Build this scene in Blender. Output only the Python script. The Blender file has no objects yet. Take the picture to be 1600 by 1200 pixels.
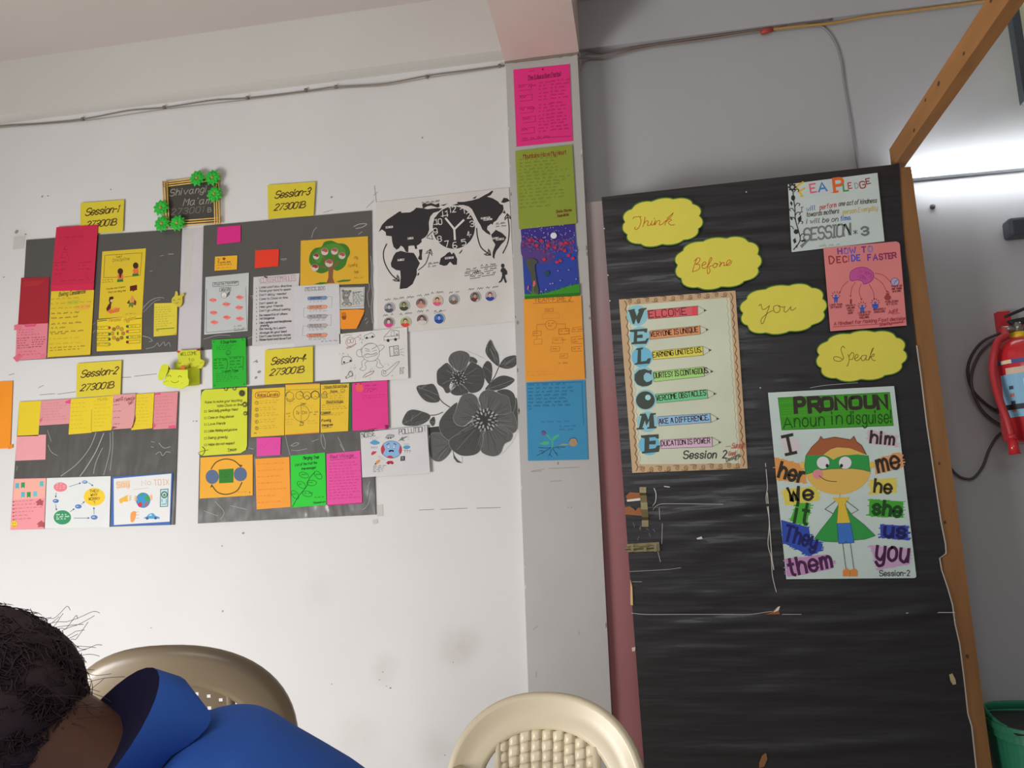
import bpy, bmesh, math, random
from math import sin, cos, pi, radians
from mathutils import Vector, Matrix
random.seed(7)
SC = bpy.context.scene
COL = SC.collection
# ---------------------------------------------------------------- camera
FPX, YAW, TILT, ROLL = 1272.0, 0.16073, 0.16743, -0.03634
CAMP = Vector((0, 0, 1.2))
_w = Vector((-sin(YAW)*cos(TILT), cos(YAW)*cos(TILT), sin(TILT)))
_r0 = Vector((cos(YAW), sin(YAW), 0)); _u0 = _r0.cross(_w)
_R = cos(ROLL)*_r0 + sin(ROLL)*_u0
_U = -sin(ROLL)*_r0 + cos(ROLL)*_u0
cam_data = bpy.data.cameras.new('camera'); cam_data.sensor_width = 36; cam_data.lens = FPX/1600*36
cam_data.clip_start = 0.02
cam = bpy.data.objects.new('camera', cam_data); COL.objects.link(cam)
M3 = Matrix((_R, _U, -_w)).transposed()
cam.matrix_world = Matrix.Translation(CAMP) @ M3.to_4x4()
SC.camera = cam
def P(px, py, Y):
    "the point of the plane y=Y that the photograph shows at (px,py)"
    d = _R*((px-800)/FPX) - _U*((py-600)/FPX) + _w
    return CAMP + d*(Y/d.y)
def PD(px, py, dep):
    return CAMP + (_R*((px-800)/FPX) - _U*((py-600)/FPX) + _w)*dep
# ---------------------------------------------------------------- light
SC.view_settings.view_transform = 'Standard'; SC.view_settings.look = 'None'
SC.view_settings.gamma = 1; SC.view_settings.exposure = 0.03; SC.view_settings.use_curve_mapping = False
world = bpy.data.worlds.new('world'); SC.world = world; world.use_nodes = True
bg = world.node_tree.nodes['Background']; bg.inputs[0].default_value = (0.93, 0.95, 1.0, 1); bg.inputs[1].default_value = 0.14
def area(name, loc, tgt, sx, sy, power, col):
    l = bpy.data.lights.new(name, 'AREA'); l.shape = 'RECTANGLE'; l.size = sx; l.size_y = sy; l.energy = power; l.color = col
    o = bpy.data.objects.new(name, l); COL.objects.link(o); o.location = loc
    o.rotation_euler = (Vector(tgt)-Vector(loc)).to_track_quat('-Z', 'Y').to_euler(); return o
area('window_daylight', (-2.9, 0.3, 0.5), (-0.5, 3.1, 0.5), 1.5, 1.1, 92, (1.0, 0.995, 0.99))
area('rear_fill', (-0.1, -1.6, 2.35), (0.9, 3.1, 0.3), 2.2, 0.8, 25, (1.0, 0.995, 0.99))  # added fill lamp behind the camera, also for sheen on the door
# ---------------------------------------------------------------- materials
def lin(c):
    c /= 255.0
    return c/12.92 if c <= 0.04045 else ((c+0.055)/1.055)**2.4
MATS = {}
def rgb(c, g=1.0):
    return tuple(min(0.93, lin(x)*g) for x in c) + (1,)
def mat(name, c, rough=0.6, g=1.0, spec=0.5, metal=0, bump=0, bscale=20, bdist=0.002, mottle=0, stretch=None, kind='FBM', emit=0, trans=0, coat=0, msc=6):
    if name in MATS: return MATS[name]
    m = bpy.data.materials.new(name); m.use_nodes = True; nt = m.node_tree; b = nt.nodes['Principled BSDF']
    b.inputs['Base Color'].default_value = rgb(c, g); b.inputs['Roughness'].default_value = rough
    b.inputs['Specular IOR Level'].default_value = spec; b.inputs['Metallic'].default_value = metal
    b.inputs['Coat Weight'].default_value = coat; b.inputs['Coat Roughness'].default_value = .1
    if emit: b.inputs['Emission Color'].default_value = rgb(c); b.inputs['Emission Strength'].default_value = emit
    if trans: b.inputs['Transmission Weight'].default_value = trans
    if bump or mottle:
        tc = nt.nodes.new('ShaderNodeTexCoord'); mp = nt.nodes.new('ShaderNodeMapping')
        nt.links.new(tc.outputs['Object'], mp.inputs[0])
        if stretch: mp.inputs['Scale'].default_value = stretch
    if bump:
        n = nt.nodes.new('ShaderNodeTexNoise'); n.noise_type = kind; n.inputs['Scale'].default_value = bscale; n.inputs['Detail'].default_value = 2.5 if coat else 5
        bp = nt.nodes.new('ShaderNodeBump'); bp.inputs['Strength'].default_value = bump; bp.inputs['Distance'].default_value = bdist
        nt.links.new(mp.outputs[0], n.inputs['Vector']); nt.links.new(n.outputs[0], bp.inputs['Height']); nt.links.new(bp.outputs[0], b.inputs['Normal'])
        if coat: nt.links.new(bp.outputs[0], b.inputs['Coat Normal'])
    if mottle:
        n2 = nt.nodes.new('ShaderNodeTexNoise'); n2.inputs['Scale'].default_value = msc; n2.inputs['Detail'].default_value = 6
        mx = nt.nodes.new('ShaderNodeMix'); mx.data_type = 'RGBA'
        rp = nt.nodes.new('ShaderNodeMapRange'); rp.inputs[1].default_value = .3; rp.inputs[2].default_value = .7
        k = rgb(c, g); mx.inputs[6].default_value = tuple(x*(1-mottle) for x in k[:3])+(1,); mx.inputs[7].default_value = tuple(min(.95, x*(1+mottle)) for x in k[:3])+(1,)
        nt.links.new(mp.outputs[0], n2.inputs['Vector']); nt.links.new(n2.outputs[0], rp.inputs[0]); nt.links.new(rp.outputs[0], mx.inputs[0]); nt.links.new(mx.outputs[2], b.inputs['Base Color'])
    MATS[name] = m; return m
def cmat(c, g=1.0, paper=False):
    n = ('paper' if paper else 'ink')+'_%02x%02x%02x_%d' % (c[0], c[1], c[2], g*100)
    if paper: return mat(n, c, 0.6, g, 0.35, bump=0.35, bscale=14, bdist=0.004, mottle=0.05)
    return mat(n, c, 0.65, g, 0.25)
# ---------------------------------------------------------------- object helpers
def link(name, me, mats, parent=None, loc=None, smooth=False):
    for m in (mats if isinstance(mats, (list, tuple)) else [mats]): me.materials.append(m)
    if smooth:
        for p in me.polygons: p.use_smooth = True
    o = bpy.data.objects.new(name, me); COL.objects.link(o)
    if loc is not None: o.location = loc
    if parent: o.parent = parent
    return o
def tag(o, label=None, cat=None, group=None, kind=None):
    if label: o['label'] = label
    if cat: o['category'] = cat
    if group: o['group'] = group
    if kind: o['kind'] = kind
    return o
def empty(name, loc, label, cat, group=None, rz=0):
    o = bpy.data.objects.new(name, None); COL.objects.link(o); o.location = loc; o.rotation_euler = (0, 0, rz); o.empty_display_size = .05
    return tag(o, label, cat, group)
class MB:
    "collects shapes into one mesh"
    def __init__(s): s.v = []; s.f = []; s.m = []
    def add(s, vs, fs, mi=0):
        k = len(s.v); s.v += [tuple(x) for x in vs]; s.f += [tuple(i+k for i in f) for f in fs]; s.m += [mi]*len(fs); return s
    def box(s, a, b, mi=0):
        x0, y0, z0 = a; x1, y1, z1 = b
        return s.add([(x0,y0,z0),(x1,y0,z0),(x1,y1,z0),(x0,y1,z0),(x0,y0,z1),(x1,y0,z1),(x1,y1,z1),(x0,y1,z1)], [(3,2,1,0),(4,5,6,7),(0,1,5,4),(1,2,6,5),(2,3,7,6),(3,0,4,7)], mi)
    def hexa(s, v8, mi=0):
        return s.add(v8, [(3,2,1,0),(4,5,6,7),(0,1,5,4),(1,2,6,5),(2,3,7,6),(3,0,4,7)], mi)
    def tube(s, pts, r, n=8, mi=0, cap=True, closed=False):
        pts = [Vector(p) for p in pts]; N = len(pts); rr = r if isinstance(r, (list, tuple)) else [r]*N
        vs = []; prev = None
        for i, p in enumerate(pts):
            a = pts[i-1] if (i > 0 or closed) else p; b = pts[(i+1) % N] if (i < N-1 or closed) else p
            t = (b-a); t = t.normalized() if t.length > 1e-9 else Vector((0,0,1))
            if prev is None:
                q = Vector((0,0,1)) if abs(t.z) < .9 else Vector((1,0,0)); u = t.cross(q).normalized()
            else:
                u = (prev - t*prev.dot(t)); u = u.normalized() if u.length > 1e-6 else t.orthogonal().normalized()
            prev = u; w = t.cross(u)
            for k in range(n):
                c = 2*pi*k/n; vs.append(p + (u*cos(c)+w*sin(c))*rr[i])
        fs = []
        for i in range(N if closed else N-1):
            j = (i+1) % N
            for k in range(n): fs.append((i*n+k, i*n+(k+1) % n, j*n+(k+1) % n, j*n+k))
        if cap and not closed: fs += [tuple(range(n))[::-1], tuple(range((N-1)*n, N*n))]
        return s.add(vs, fs, mi)
    def lathe(s, prof, n=32, mi=0, c=(0,0,0), ax=None):
        vs = []; fs = []; M = len(prof); c = Vector(c)
        Q = (ax.to_track_quat('Z', 'Y').to_matrix() if ax else Matrix.Identity(3))
        for (r, z) in prof:
            for k in range(n): vs.append(c + Q @ Vector((r*cos(2*pi*k/n), r*sin(2*pi*k/n), z)))
        for i in range(M-1):
            for k in range(n): fs.append((i*n+k, i*n+(k+1) % n, (i+1)*n+(k+1) % n, (i+1)*n+k))
        return s.add(vs, fs, mi)
    def grid(s, rows, mi=0, closed=False):
        vs = [p for r in rows for p in r]; n = len(rows[0]); fs = []
        for i in range(len(rows)-1):
            for k in range(n if closed else n-1): fs.append((i*n+k, i*n+(k+1) % n, (i+1)*n+(k+1) % n, (i+1)*n+k))
        return s.add(vs, fs, mi)
    def build(s, name, mats, parent=None, loc=None, smooth=False, bevel=0, solid=0, sub=0, world=False):
        "world: vertices are in world coordinates and loc becomes the origin"
        if world and loc is not None:
            L = Vector(loc); s.v = [tuple(Vector(p)-L) for p in s.v]
        me = bpy.data.meshes.new(name); me.from_pydata(s.v, [], s.f)
        o = link(name, me, mats, parent, loc, smooth)
        me.polygons.foreach_set('material_index', s.m); me.update()
        if solid: q = o.modifiers.new('solid', 'SOLIDIFY'); q.thickness = solid; q.offset = 0
        if bevel: q = o.modifiers.new('bevel', 'BEVEL'); q.width = bevel; q.segments = 2; q.limit_method = 'ANGLE'
        if sub: q = o.modifiers.new('sub', 'SUBSURF'); q.levels = sub; q.render_levels = sub
        return o
def catmull(p, n=5, closed=False):
    if len(p) < 3: return list(p)
    q = []; N = len(p); D = len(p[0])
    for i in range(N if closed else N-1):
        g = (lambda k: p[k % N]) if closed else (lambda k: p[max(0, min(N-1, k))])
        a, b, c, d = g(i-1), g(i), g(i+1), g(i+2)
        for j in range(n):
            t = j/n; q.append(tuple(.5*(2*b[x]+(c[x]-a[x])*t+(2*a[x]-5*b[x]+4*c[x]-d[x])*t*t+(3*b[x]-a[x]-3*c[x]+d[x])*t**3) for x in range(D)))
    if not closed: q.append(tuple(p[-1]))
    return q
# ---------------------------------------------------------------- hand lettering (single-stroke alphabet)
G = {}
for _l in '''A:!00 26 40/!12 32|B:!00 06/06 26 35 34 23 03/23 33 42 41 30 00|C:45 36 16 05 01 10 30 41|D:!00 06/06 26 44 42 20 00|E:!46 06 00 40/!03 33|F:!46 06 00/!03 33
G:45 36 16 05 01 10 30 41/!41 43 23|H:!00 06/!40 46/!03 43|I:!10 16/!06 26/!00 20|J:!06 46/36 31 20 10 01|K:!00 06/!46 03 40|L:!06 00 40|M:!00 06 23 46 40|N:!00 06 40 46
O:16 05 01 10 30 41 45 36 16|P:!00 06/06 36 45 44 33 03|Q:16 05 01 10 30 41 45 36 16/!22 4a|R:!00 06/06 36 45 44 33 03/!23 40|S:45 36 16 05 04 13 33 42 41 30 10 01|T:!06 46/!26 20|U:06 01 10 30 41 46
V:!06 20 46|W:!06 10 24 30 46|X:!00 46/!06 40|Y:!06 23 46/!23 20|Z:!06 46 00 40|0:16 05 01 10 20 31 35 26 16|1:!05 16 10|2:05 16 26 35 34 00/!00 30|3:05 16 26 35 34 23 13/23 32 31 20 10 01
4:!20 26 02 42|5:!36 06 04/04 24 33 31 20 00|6:36 16 03 01 10 20 31 32 23 13 02|7:!06 36 10|8:16 05 04 13 23 32 31 20 10 01 02 13 23 34 35 26 16|9:33 22 12 03 05 16 26 35 33 31 20 10
a:34 14 03 01 10 20 32/!34 31 40|b:!06 00/02 14 24 33 31 20 10 01|c:33 24 14 03 01 10 20 31|d:!36 30/33 24 14 03 01 10 20 31|e:02 32 33 24 14 03 01 10 20 31|f:36 26 15 10/!04 24|g:34 3a 2b 1b 0a/33 24 14 03 01 10 20 31
h:!06 00/02 14 24 33 30|i:!04 00/!05 06|j:14 1a 0b/!15 16|k:!06 00/!34 02/!13 30|l:06 01 10|m:!04 00/02 14 23 20/23 34 43 40|n:!04 00/02 14 24 33 30|o:14 03 01 10 20 31 33 24 14|p:!04 0b/02 14 24 33 31 20 10 01
q:!34 3b/33 24 14 03 01 10 20 31|r:!04 00/02 14 24|s:33 24 14 03 12 22 31 20 10 01|t:16 11 20/!04 24|u:04 01 10 20 32/!34 30|v:!04 20 44|w:!04 10 23 30 44|x:!00 34/!04 30|y:04 01 10 20 32/34 3a 2b 1b 0a|z:!04 34 00 30
-:!03 23|.:!00 01|!:!02 06/!00 01|':!05 06|*:!05 41/!45 01/!26 20|;:!03 04/!00 01|?:05 16 26 35 34 22/!20 21|/:!00 46'''.replace('\n', '|').split('|'):
    _k, _d = _l[0], _l[2:]; _s = []; _mx = 0
    for st in _d.split('/') if _k != '/' else [_d]:
        sharp = st[0] == '!'; pts = []
        for t in st.lstrip('!').split():
            y = {'a': -1, 'b': -2, 'c': -3}.get(t[1], None); pts.append((int(t[0]), int(t[1]) if y is None else y)); _mx = max(_mx, pts[-1][0])
        _s.append(pts if sharp else catmull(pts, 4))
    G[_k] = (_s, max(_mx, .6))
WALL_Y, PIL_Y, DOOR_Y = 3.1, 3.06, 2.95
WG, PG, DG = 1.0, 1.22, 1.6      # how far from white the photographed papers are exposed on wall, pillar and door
class Sheet:
    "a sheet on an upright plane: its outline, drawings and writing in one mesh, traced in photograph pixels"
    def __init__(s, name, outline, col, Y=WALL_Y, L=1, g=None, o=(0, 0, 1), thick=.0007, m=None):
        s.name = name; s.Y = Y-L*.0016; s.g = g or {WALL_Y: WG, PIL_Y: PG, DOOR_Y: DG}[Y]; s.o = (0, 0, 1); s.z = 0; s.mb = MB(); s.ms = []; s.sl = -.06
        s.poly(outline, col, m=m or cmat(col, s.g, True)); s.o = o
        f = s.mb.v[:]; n = len(f); back = [(p[0], p[1]+thick, p[2]) for p in f]
        s.mb.add(f+back, [tuple(range(n, 2*n))[::-1]]+[(i, (i+1) % n, n+(i+1) % n, n+i) for i in range(n)], 0)
        s.org = Vector((sum(p[0] for p in f)/n, s.Y+thick, min(p[2] for p in f)))
    def px(s, p): return P(s.o[0]+p[0]/s.o[2], s.o[1]+p[1]/s.o[2], s.Y-s.z)
    def mi(s, m):
        if m not in s.ms: s.ms.append(m)
        return s.ms.index(m)
    def poly(s, pts, col, smooth=False, m=None):
        if smooth: pts = catmull(pts, 4, True)
        s.mb.add([s.px(p) for p in pts], [tuple(range(len(pts)))], s.mi(m or cmat(col, s.g))); s.z += .00003; return s
    def ell(s, x, y, rx, ry, col, n=24, a=0):
        return s.poly([(x+rx*cos(2*pi*k/n)*cos(a)-ry*sin(2*pi*k/n)*sin(a), y+rx*cos(2*pi*k/n)*sin(a)+ry*sin(2*pi*k/n)*cos(a)) for k in range(n)], col)
    def ring(s, x, y, rx, ry, w, col, n=24): return s.line([(x+rx*cos(2*pi*k/n), y+ry*sin(2*pi*k/n)) for k in range(n)], w, col, closed=True)
    def rect(s, x0, y0, x1, y1, col, tilt=None):
        d = (x1-x0)*(s.sl if tilt is None else tilt); return s.poly([(x0, y0), (x1, y0+d), (x1, y1+d), (x0, y1)], col)
    def frame(s, x0, y0, x1, y1, w, col):
        d = (x1-x0)*s.sl; return s.line([(x0, y0), (x1, y0+d), (x1, y1+d), (x0, y1)], w, col, closed=True)
    def line(s, pts, w, col, smooth=False, closed=False):
        if smooth: pts = catmull(pts, 5, closed)
        q = [pts[0]]
        for p in pts[1:]:
            if abs(p[0]-q[-1][0])+abs(p[1]-q[-1][1]) > 1e-4: q.append(p)
        N = len(q)
        if N < 2: return s
        e = []
        for i in range(N if closed else N-1):
            a, b = q[i], q[(i+1) % N]; dx, dy = b[0]-a[0], b[1]-a[1]; l = math.hypot(dx, dy); e.append((dx/l, dy/l))
        vs = []
        for i in range(N):
            a = e[i-1] if (closed or i > 0) else e[0]; b = e[i % len(e)] if (closed or i < N-1) else e[-1]
            nx, ny = -(a[1]+b[1]), a[0]+b[0]; l = math.hypot(nx, ny)
            if l < .5: nx, ny, l = -b[1], b[0], 1.0
            k = min(1.6, 2/l)*w/2/l; x, y = q[i]
            if not closed and i == 0: x -= e[0][0]*w*.35; y -= e[0][1]*w*.35
            if not closed and i == N-1: x += e[-1][0]*w*.35; y += e[-1][1]*w*.35
            vs += [s.px((x+nx*k, y+ny*k)), s.px((x-nx*k, y-ny*k))]
        fs = [(2*i, 2*i+1, 2*((i+1) % N)+1, 2*((i+1) % N)) for i in range(N if closed else N-1)]
        s.mb.add(vs, fs, s.mi(cmat(col, s.g))); s.z += .000002; return s
    def text(s, t, a, b, h, col, w=None, slant=0, adv=1.6):
        "write t from a to b (baseline) with capitals h tall"
        w = w or h*.13; tot = 0; pos = []
        for ch in t:
            pos.append(tot); tot += (G[ch][1]+adv) if ch in G else 2.2
        tot -= adv; ux, uy = (b[0]-a[0])/tot, (b[1]-a[1])/tot; L = math.hypot(ux, uy); vx, vy = uy/L*h/6, -ux/L*h/6
        for ch, x0 in zip(t, pos):
            if ch not in G: continue
            for st in G[ch][0]:
                s.line([(a[0]+(x0+x+y*slant*h/6/L)*ux+y*vx, a[1]+(x0+x+y*slant*h/6/L)*uy+y*vy) for x, y in st], w, col)
        return s
    def scrib(s, x0, y0, x1, y1, rows, col, w=.35, fill=.9, h=None):
        "rows of small handwriting too small to read"
        H = h or (y1-y0)/max(1, rows)*.36
        for r in range(rows):
            y = y0+(y1-y0)*(r+.6)/rows; x = x0; end = x0+(x1-x0)*random.uniform(fill-.25, fill+.05)
            while x < end:
                n = random.randint(3, 7); st = H*.55; pts = []
                for k in range(n):
                    up = H*(random.uniform(.55, 1.0) if k % 2 else random.uniform(-.15, .15)); xx = x+k*st
                    pts.append((xx, y+(xx-x0)*s.sl-up))
                s.line(pts, w, col); x += n*st+H*.9
        return s
    def done(s, label, cat, group=None, parent=None):
        o = s.mb.build(s.name, s.ms, loc=s.org, world=True)
        if label: tag(o, label, cat, group)
        return o
# ================================================================ the room
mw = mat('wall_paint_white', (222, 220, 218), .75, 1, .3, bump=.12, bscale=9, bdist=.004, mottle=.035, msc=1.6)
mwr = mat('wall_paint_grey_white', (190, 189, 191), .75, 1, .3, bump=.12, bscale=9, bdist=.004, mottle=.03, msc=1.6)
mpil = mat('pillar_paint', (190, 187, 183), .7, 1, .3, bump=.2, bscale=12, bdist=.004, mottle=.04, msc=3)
mceil = mat('ceiling_paint', (206, 198, 192), .8, 1, .2, mottle=.03, msc=1.2)
mbeam = mat('beam_paint_pinkish', (222, 202, 194), .8, 1, .2, bump=.2, bscale=10, bdist=.003, mottle=.05, msc=2)
# brownish smudges low on the white wall
nt = mw.node_tree; bs = nt.nodes['Principled BSDF']; src = bs.inputs['Base Color'].links[0].from_socket
geo = nt.nodes.new('ShaderNodeNewGeometry'); nz = nt.nodes.new('ShaderNodeTexNoise'); nz.inputs['Scale'].default_value = 14; nz.inputs['Detail'].default_value = 6; nt.links.new(geo.outputs['Position'], nz.inputs['Vector'])
for (px_, py_, r_, k_) in [(714, 1015, .11, .55), (735, 1000, .07, .3), (600, 1045, .09, .35), (560, 1150, .12, .3), (680, 1170, .10, .35), (500, 930, .10, .2), (30, 370, .06, .4)]:
    q = P(px_, py_, 3.1); ds = nt.nodes.new('ShaderNodeVectorMath'); ds.operation = 'DISTANCE'; ds.inputs[1].default_value = q; nt.links.new(geo.outputs['Position'], ds.inputs[0])
    m1 = nt.nodes.new('ShaderNodeMapRange'); m1.interpolation_type = 'SMOOTHSTEP'; m1.inputs[1].default_value = r_; m1.inputs[2].default_value = 0; m1.inputs[3].default_value = 0; m1.inputs[4].default_value = k_; nt.links.new(ds.outputs['Value'], m1.inputs[0])
    m2 = nt.nodes.new('ShaderNodeMath'); m2.operation = 'MULTIPLY'; nt.links.new(m1.outputs[0], m2.inputs[0]); nt.links.new(nz.outputs[0], m2.inputs[1])
    mx_ = nt.nodes.new('ShaderNodeMix'); mx_.data_type = 'RGBA'; mx_.inputs[7].default_value = rgb((176, 160, 148)); nt.links.new(m2.outputs[0], mx_.inputs[0]); nt.links.new(src, mx_.inputs[6]); src = mx_.outputs[2]
nt.links.new(src, bs.inputs['Base Color'])
dark = (70, 66, 62); BLK = (38, 35, 36)
CZ, BZ = 3.375, 3.095
def struct(o): return tag(o, kind='structure')
b = MB().box((-4.2, -2.2, -.1), (3.4, 3.6, 0)); struct(b.build('floor', mat('floor_tile', (170, 160, 150), .35, mottle=.06, bump=.05), loc=(0, 0, 0)))
b = MB().box((-4.2, -.6, CZ), (3.4, 3.6, CZ+.1)); struct(b.build('ceiling', mceil))
# left wall with the scuffs and bits of tape left on it
wl = Sheet('wall_left', [(0, 0)], (0, 0, 0), L=0) if 0 else None
class WallMarks(Sheet):
    def __init__(s, Y): s.name = 'm'; s.Y = Y; s.g = 1.0; s.o = (0, 0, 1); s.z = .0002; s.mb = MB(); s.ms = []; s.sl = -.05
wm = WallMarks(WALL_Y); wm.ms = [mw]
wm.mb.box((-4.2, WALL_Y, 0), (-.4, WALL_Y+.25, CZ))
for a in [((190, 590), (205, 589)), ((210, 588), (245, 584)), ((62, 617), (86, 615)), ((90, 616), (118, 612)), ((655, 797), (678, 796)), ((688, 796), (730, 794)), ((745, 794), (782, 793)), ((396, 566), (402, 562)), ((14, 586), (22, 584)), ((60, 606), (68, 602))]:
    wm.line(a, .8, (120, 116, 112))
for x, y, r in [(405, 581, 2.2), (400, 590, 1.8), (401, 565, 1.6), (26, 362, 2.5), (40, 366, 1.2), (6, 433, 1), (348, 955, 1.2), (236, 981, .8), (347, 853, 1), (590, 815, .8), (585, 813, 1), (66, 307, 1.3), (75, 306, 1), (173, 296, 1), (660, 215, 1.2), (518, 308, 1.4), (598, 1050, .8), (604, 1072, .7), (593, 1062, .8), (610, 1075, 1.2), (518, 1069, .8), (695, 1180, .8), (708, 1035, .7), (380, 833, 1.5), (307, 658, 1), (302, 658, .8), (570, 680, .8)]:
    wm.ell(x, y, r*1.5, r, (150, 145, 138), 8, random.uniform(-1, 1))
tape = (203, 200, 194)
for q in [[(588, 789), (598, 788), (599, 806), (589, 807)], [(582, 812), (590, 811), (590, 818), (583, 819)], [(22, 370), (40, 368), (37, 388), (20, 390)], [(290, 362), (303, 361), (296, 470), (285, 471)]]: wm.poly(q, tape)
for a in [((585, 290), (588, 316)), ((572, 325), (584, 313)), ((584, 305), (590, 300)), ((512, 330), (520, 328)), ((505, 332), (513, 330))]: wm.line(a, .7, (150, 146, 140))
o = wm.mb.build('wall_left', wm.ms); struct(o)
# wall on the right behind the door
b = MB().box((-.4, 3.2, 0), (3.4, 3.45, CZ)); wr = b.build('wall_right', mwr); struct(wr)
for x, y, r in []: pass
# pillar
tl, tr, bl, br = P(790, 96, PIL_Y), P(902, 84, PIL_Y), P(825.5, 1080, PIL_Y), P(955, 1105, PIL_Y)
def ext(a, c, z): return a+(c-a)*((z-a.z)/(c.z-a.z))
p8 = []
for z in (0, 3.073):
    a, c = ext(tl, bl, z), ext(tr, br, z)
    p8 += [(a.x, PIL_Y, z), (c.x, PIL_Y, z), (c.x, 3.3, z), (a.x, 3.3, z)]
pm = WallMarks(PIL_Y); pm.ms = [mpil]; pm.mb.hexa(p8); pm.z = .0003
for a in [((831, 736), (850, 733)), ((858, 732), (905, 730)), ((860, 752), (878, 751)), ((830, 737), (846, 736)), ((833, 984), (840, 978)), ((838, 1050), (838, 1058)), ((904, 985), (905, 992))]: pm.line(a, 1.0, (158, 153, 148))
for k in range(26):     # chipped paint along the edges
    z = random.uniform(.7, 2.9); e = random.random() < .5; a = ext(tl, bl, z) if e else ext(tr, br, z); x = a.x+(.003 if e else -.003); r = random.uniform(.002, .006)
    pm.mb.add([(x-r*.5, PIL_Y-.0004, z-r*2), (x+r*.5, PIL_Y-.0004, z-r), (x+r*.6, PIL_Y-.0004, z+r), (x-r*.4, PIL_Y-.0004, z+r*2.2)], [(0, 1, 2, 3)], pm.mi(cmat((214, 211, 206) if random.random() < .6 else (140, 132, 126), 1)))
for x, y, r in [(809, 504, 2), (888, 793, .8), (893, 793, .7), (921, 497, 1.2), (872, 724, 1.5)]: pm.ell(x, y, r, r*1.6, (150, 144, 138), 8)
struct(pm.mb.build('wall_pillar', pm.ms))
# beams
struct(MB().box((-4.2, 3.025, BZ+.012), (-.4, 3.1, CZ)).build('ceiling_beam', mwr if 0 else mat('beam_paint', (214, 211, 205), .8, 1, .2, bump=.1, bscale=8, mottle=.03, msc=1.5)))
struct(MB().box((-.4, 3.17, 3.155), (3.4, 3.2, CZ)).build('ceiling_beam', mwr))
a, c = ext(tl, bl, 3.07), ext(tr, br, 3.07)
bm_ = MB().hexa([(a.x-.006, 3.3, 3.073), (c.x+.006, 3.3, 3.073), (-.15, -.6, 3.073), (-.42, -.6, 3.073), (a.x-.006, 3.3, CZ), (c.x+.006, 3.3, CZ), (-.15, -.6, CZ), (-.42, -.6, CZ)])
bm_.f = [f[::-1] for f in bm_.f]
struct(bm_.build('ceiling_beam', mbeam))
# mortar crack where pillar and beam meet
jm = WallMarks(PIL_Y-.001); jm.ms = [mat('mortar', (140, 124, 110), .9)]
jm.mb.tube([(a.x-.004, PIL_Y-.001, 3.071), ((a.x*.6+c.x*.4), PIL_Y-.003, 3.069), (c.x+.004, PIL_Y-.002, 3.070)], [.005, .0065, .005], 6)
for k in range(6): jm.mb.tube([(a.x+.03+.045*k, PIL_Y-.004, 3.066), (a.x+.05+.045*k, PIL_Y-.004, 3.064)], random.uniform(.002, .004), 5)
struct(jm.mb.build('trim_2', jm.ms))
# maroon-painted strip of wall beside the pillar, glare haze painted in as it pales toward the top
m = mat('maroon_glare_fade', (152, 98, 101), .5); nt = m.node_tree; bs = nt.nodes['Principled BSDF']
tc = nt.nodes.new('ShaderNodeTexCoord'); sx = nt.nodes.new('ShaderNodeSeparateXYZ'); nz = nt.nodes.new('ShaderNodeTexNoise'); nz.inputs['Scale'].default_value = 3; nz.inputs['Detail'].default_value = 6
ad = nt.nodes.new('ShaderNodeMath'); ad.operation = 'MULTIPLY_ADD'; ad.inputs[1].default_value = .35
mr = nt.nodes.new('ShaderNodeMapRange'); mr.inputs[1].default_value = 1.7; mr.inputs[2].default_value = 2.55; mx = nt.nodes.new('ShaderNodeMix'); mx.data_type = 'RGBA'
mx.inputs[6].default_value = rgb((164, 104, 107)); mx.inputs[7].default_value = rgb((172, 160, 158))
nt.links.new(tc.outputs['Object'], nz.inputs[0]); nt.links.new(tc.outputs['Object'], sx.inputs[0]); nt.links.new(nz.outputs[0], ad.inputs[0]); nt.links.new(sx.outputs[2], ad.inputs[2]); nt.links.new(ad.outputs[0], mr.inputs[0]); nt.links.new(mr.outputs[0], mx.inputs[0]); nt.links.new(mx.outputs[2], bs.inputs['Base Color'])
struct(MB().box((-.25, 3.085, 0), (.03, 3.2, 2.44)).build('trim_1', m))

# ================================================================ plastic-covered boards on the left wall
mboard = mat('black_chart_under_film', (88, 85, 81), .4, 1, .5, bump=.6, bscale=4, bdist=.03, stretch=(2.2, 1, .9), coat=.6)
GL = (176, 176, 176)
def board(outline, glints, label, L=1):
    s = Sheet('display_board', outline, BLK, L=L+3, m=mboard, thick=.006)
    for c in glints: s.line(c[1:], c[0]*.72, GL, smooth=True)  # glints on the film, painted as light grey strokes
    s.done(label, 'board', 'plastic-covered display boards')
board([(41, 375), (283, 358), (276, 549), (30, 563)], [(.9, (222, 484), (232, 472), (243, 466), (252, 465), (256, 466)), (.7, (224, 488), (240, 472), (250, 468)), (1.2, (223, 525), (231, 527)), (1, (232, 527), (238, 532), (233, 534)), (.8, (228, 545), (240, 542), (246, 536), (249, 541), (256, 534), (258, 540), (264, 535), (266, 541)), (1.2, (263, 397), (271, 397)), (.7, (250, 400), (256, 399)), (.8, (234, 424), (238, 423)), (.6, (144, 508), (149, 504)), (.6, (145, 520), (149, 516)), (.6, (225, 477), (222, 482))], 'black film-covered board at upper left holding the crimson and long yellow sheets')
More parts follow.
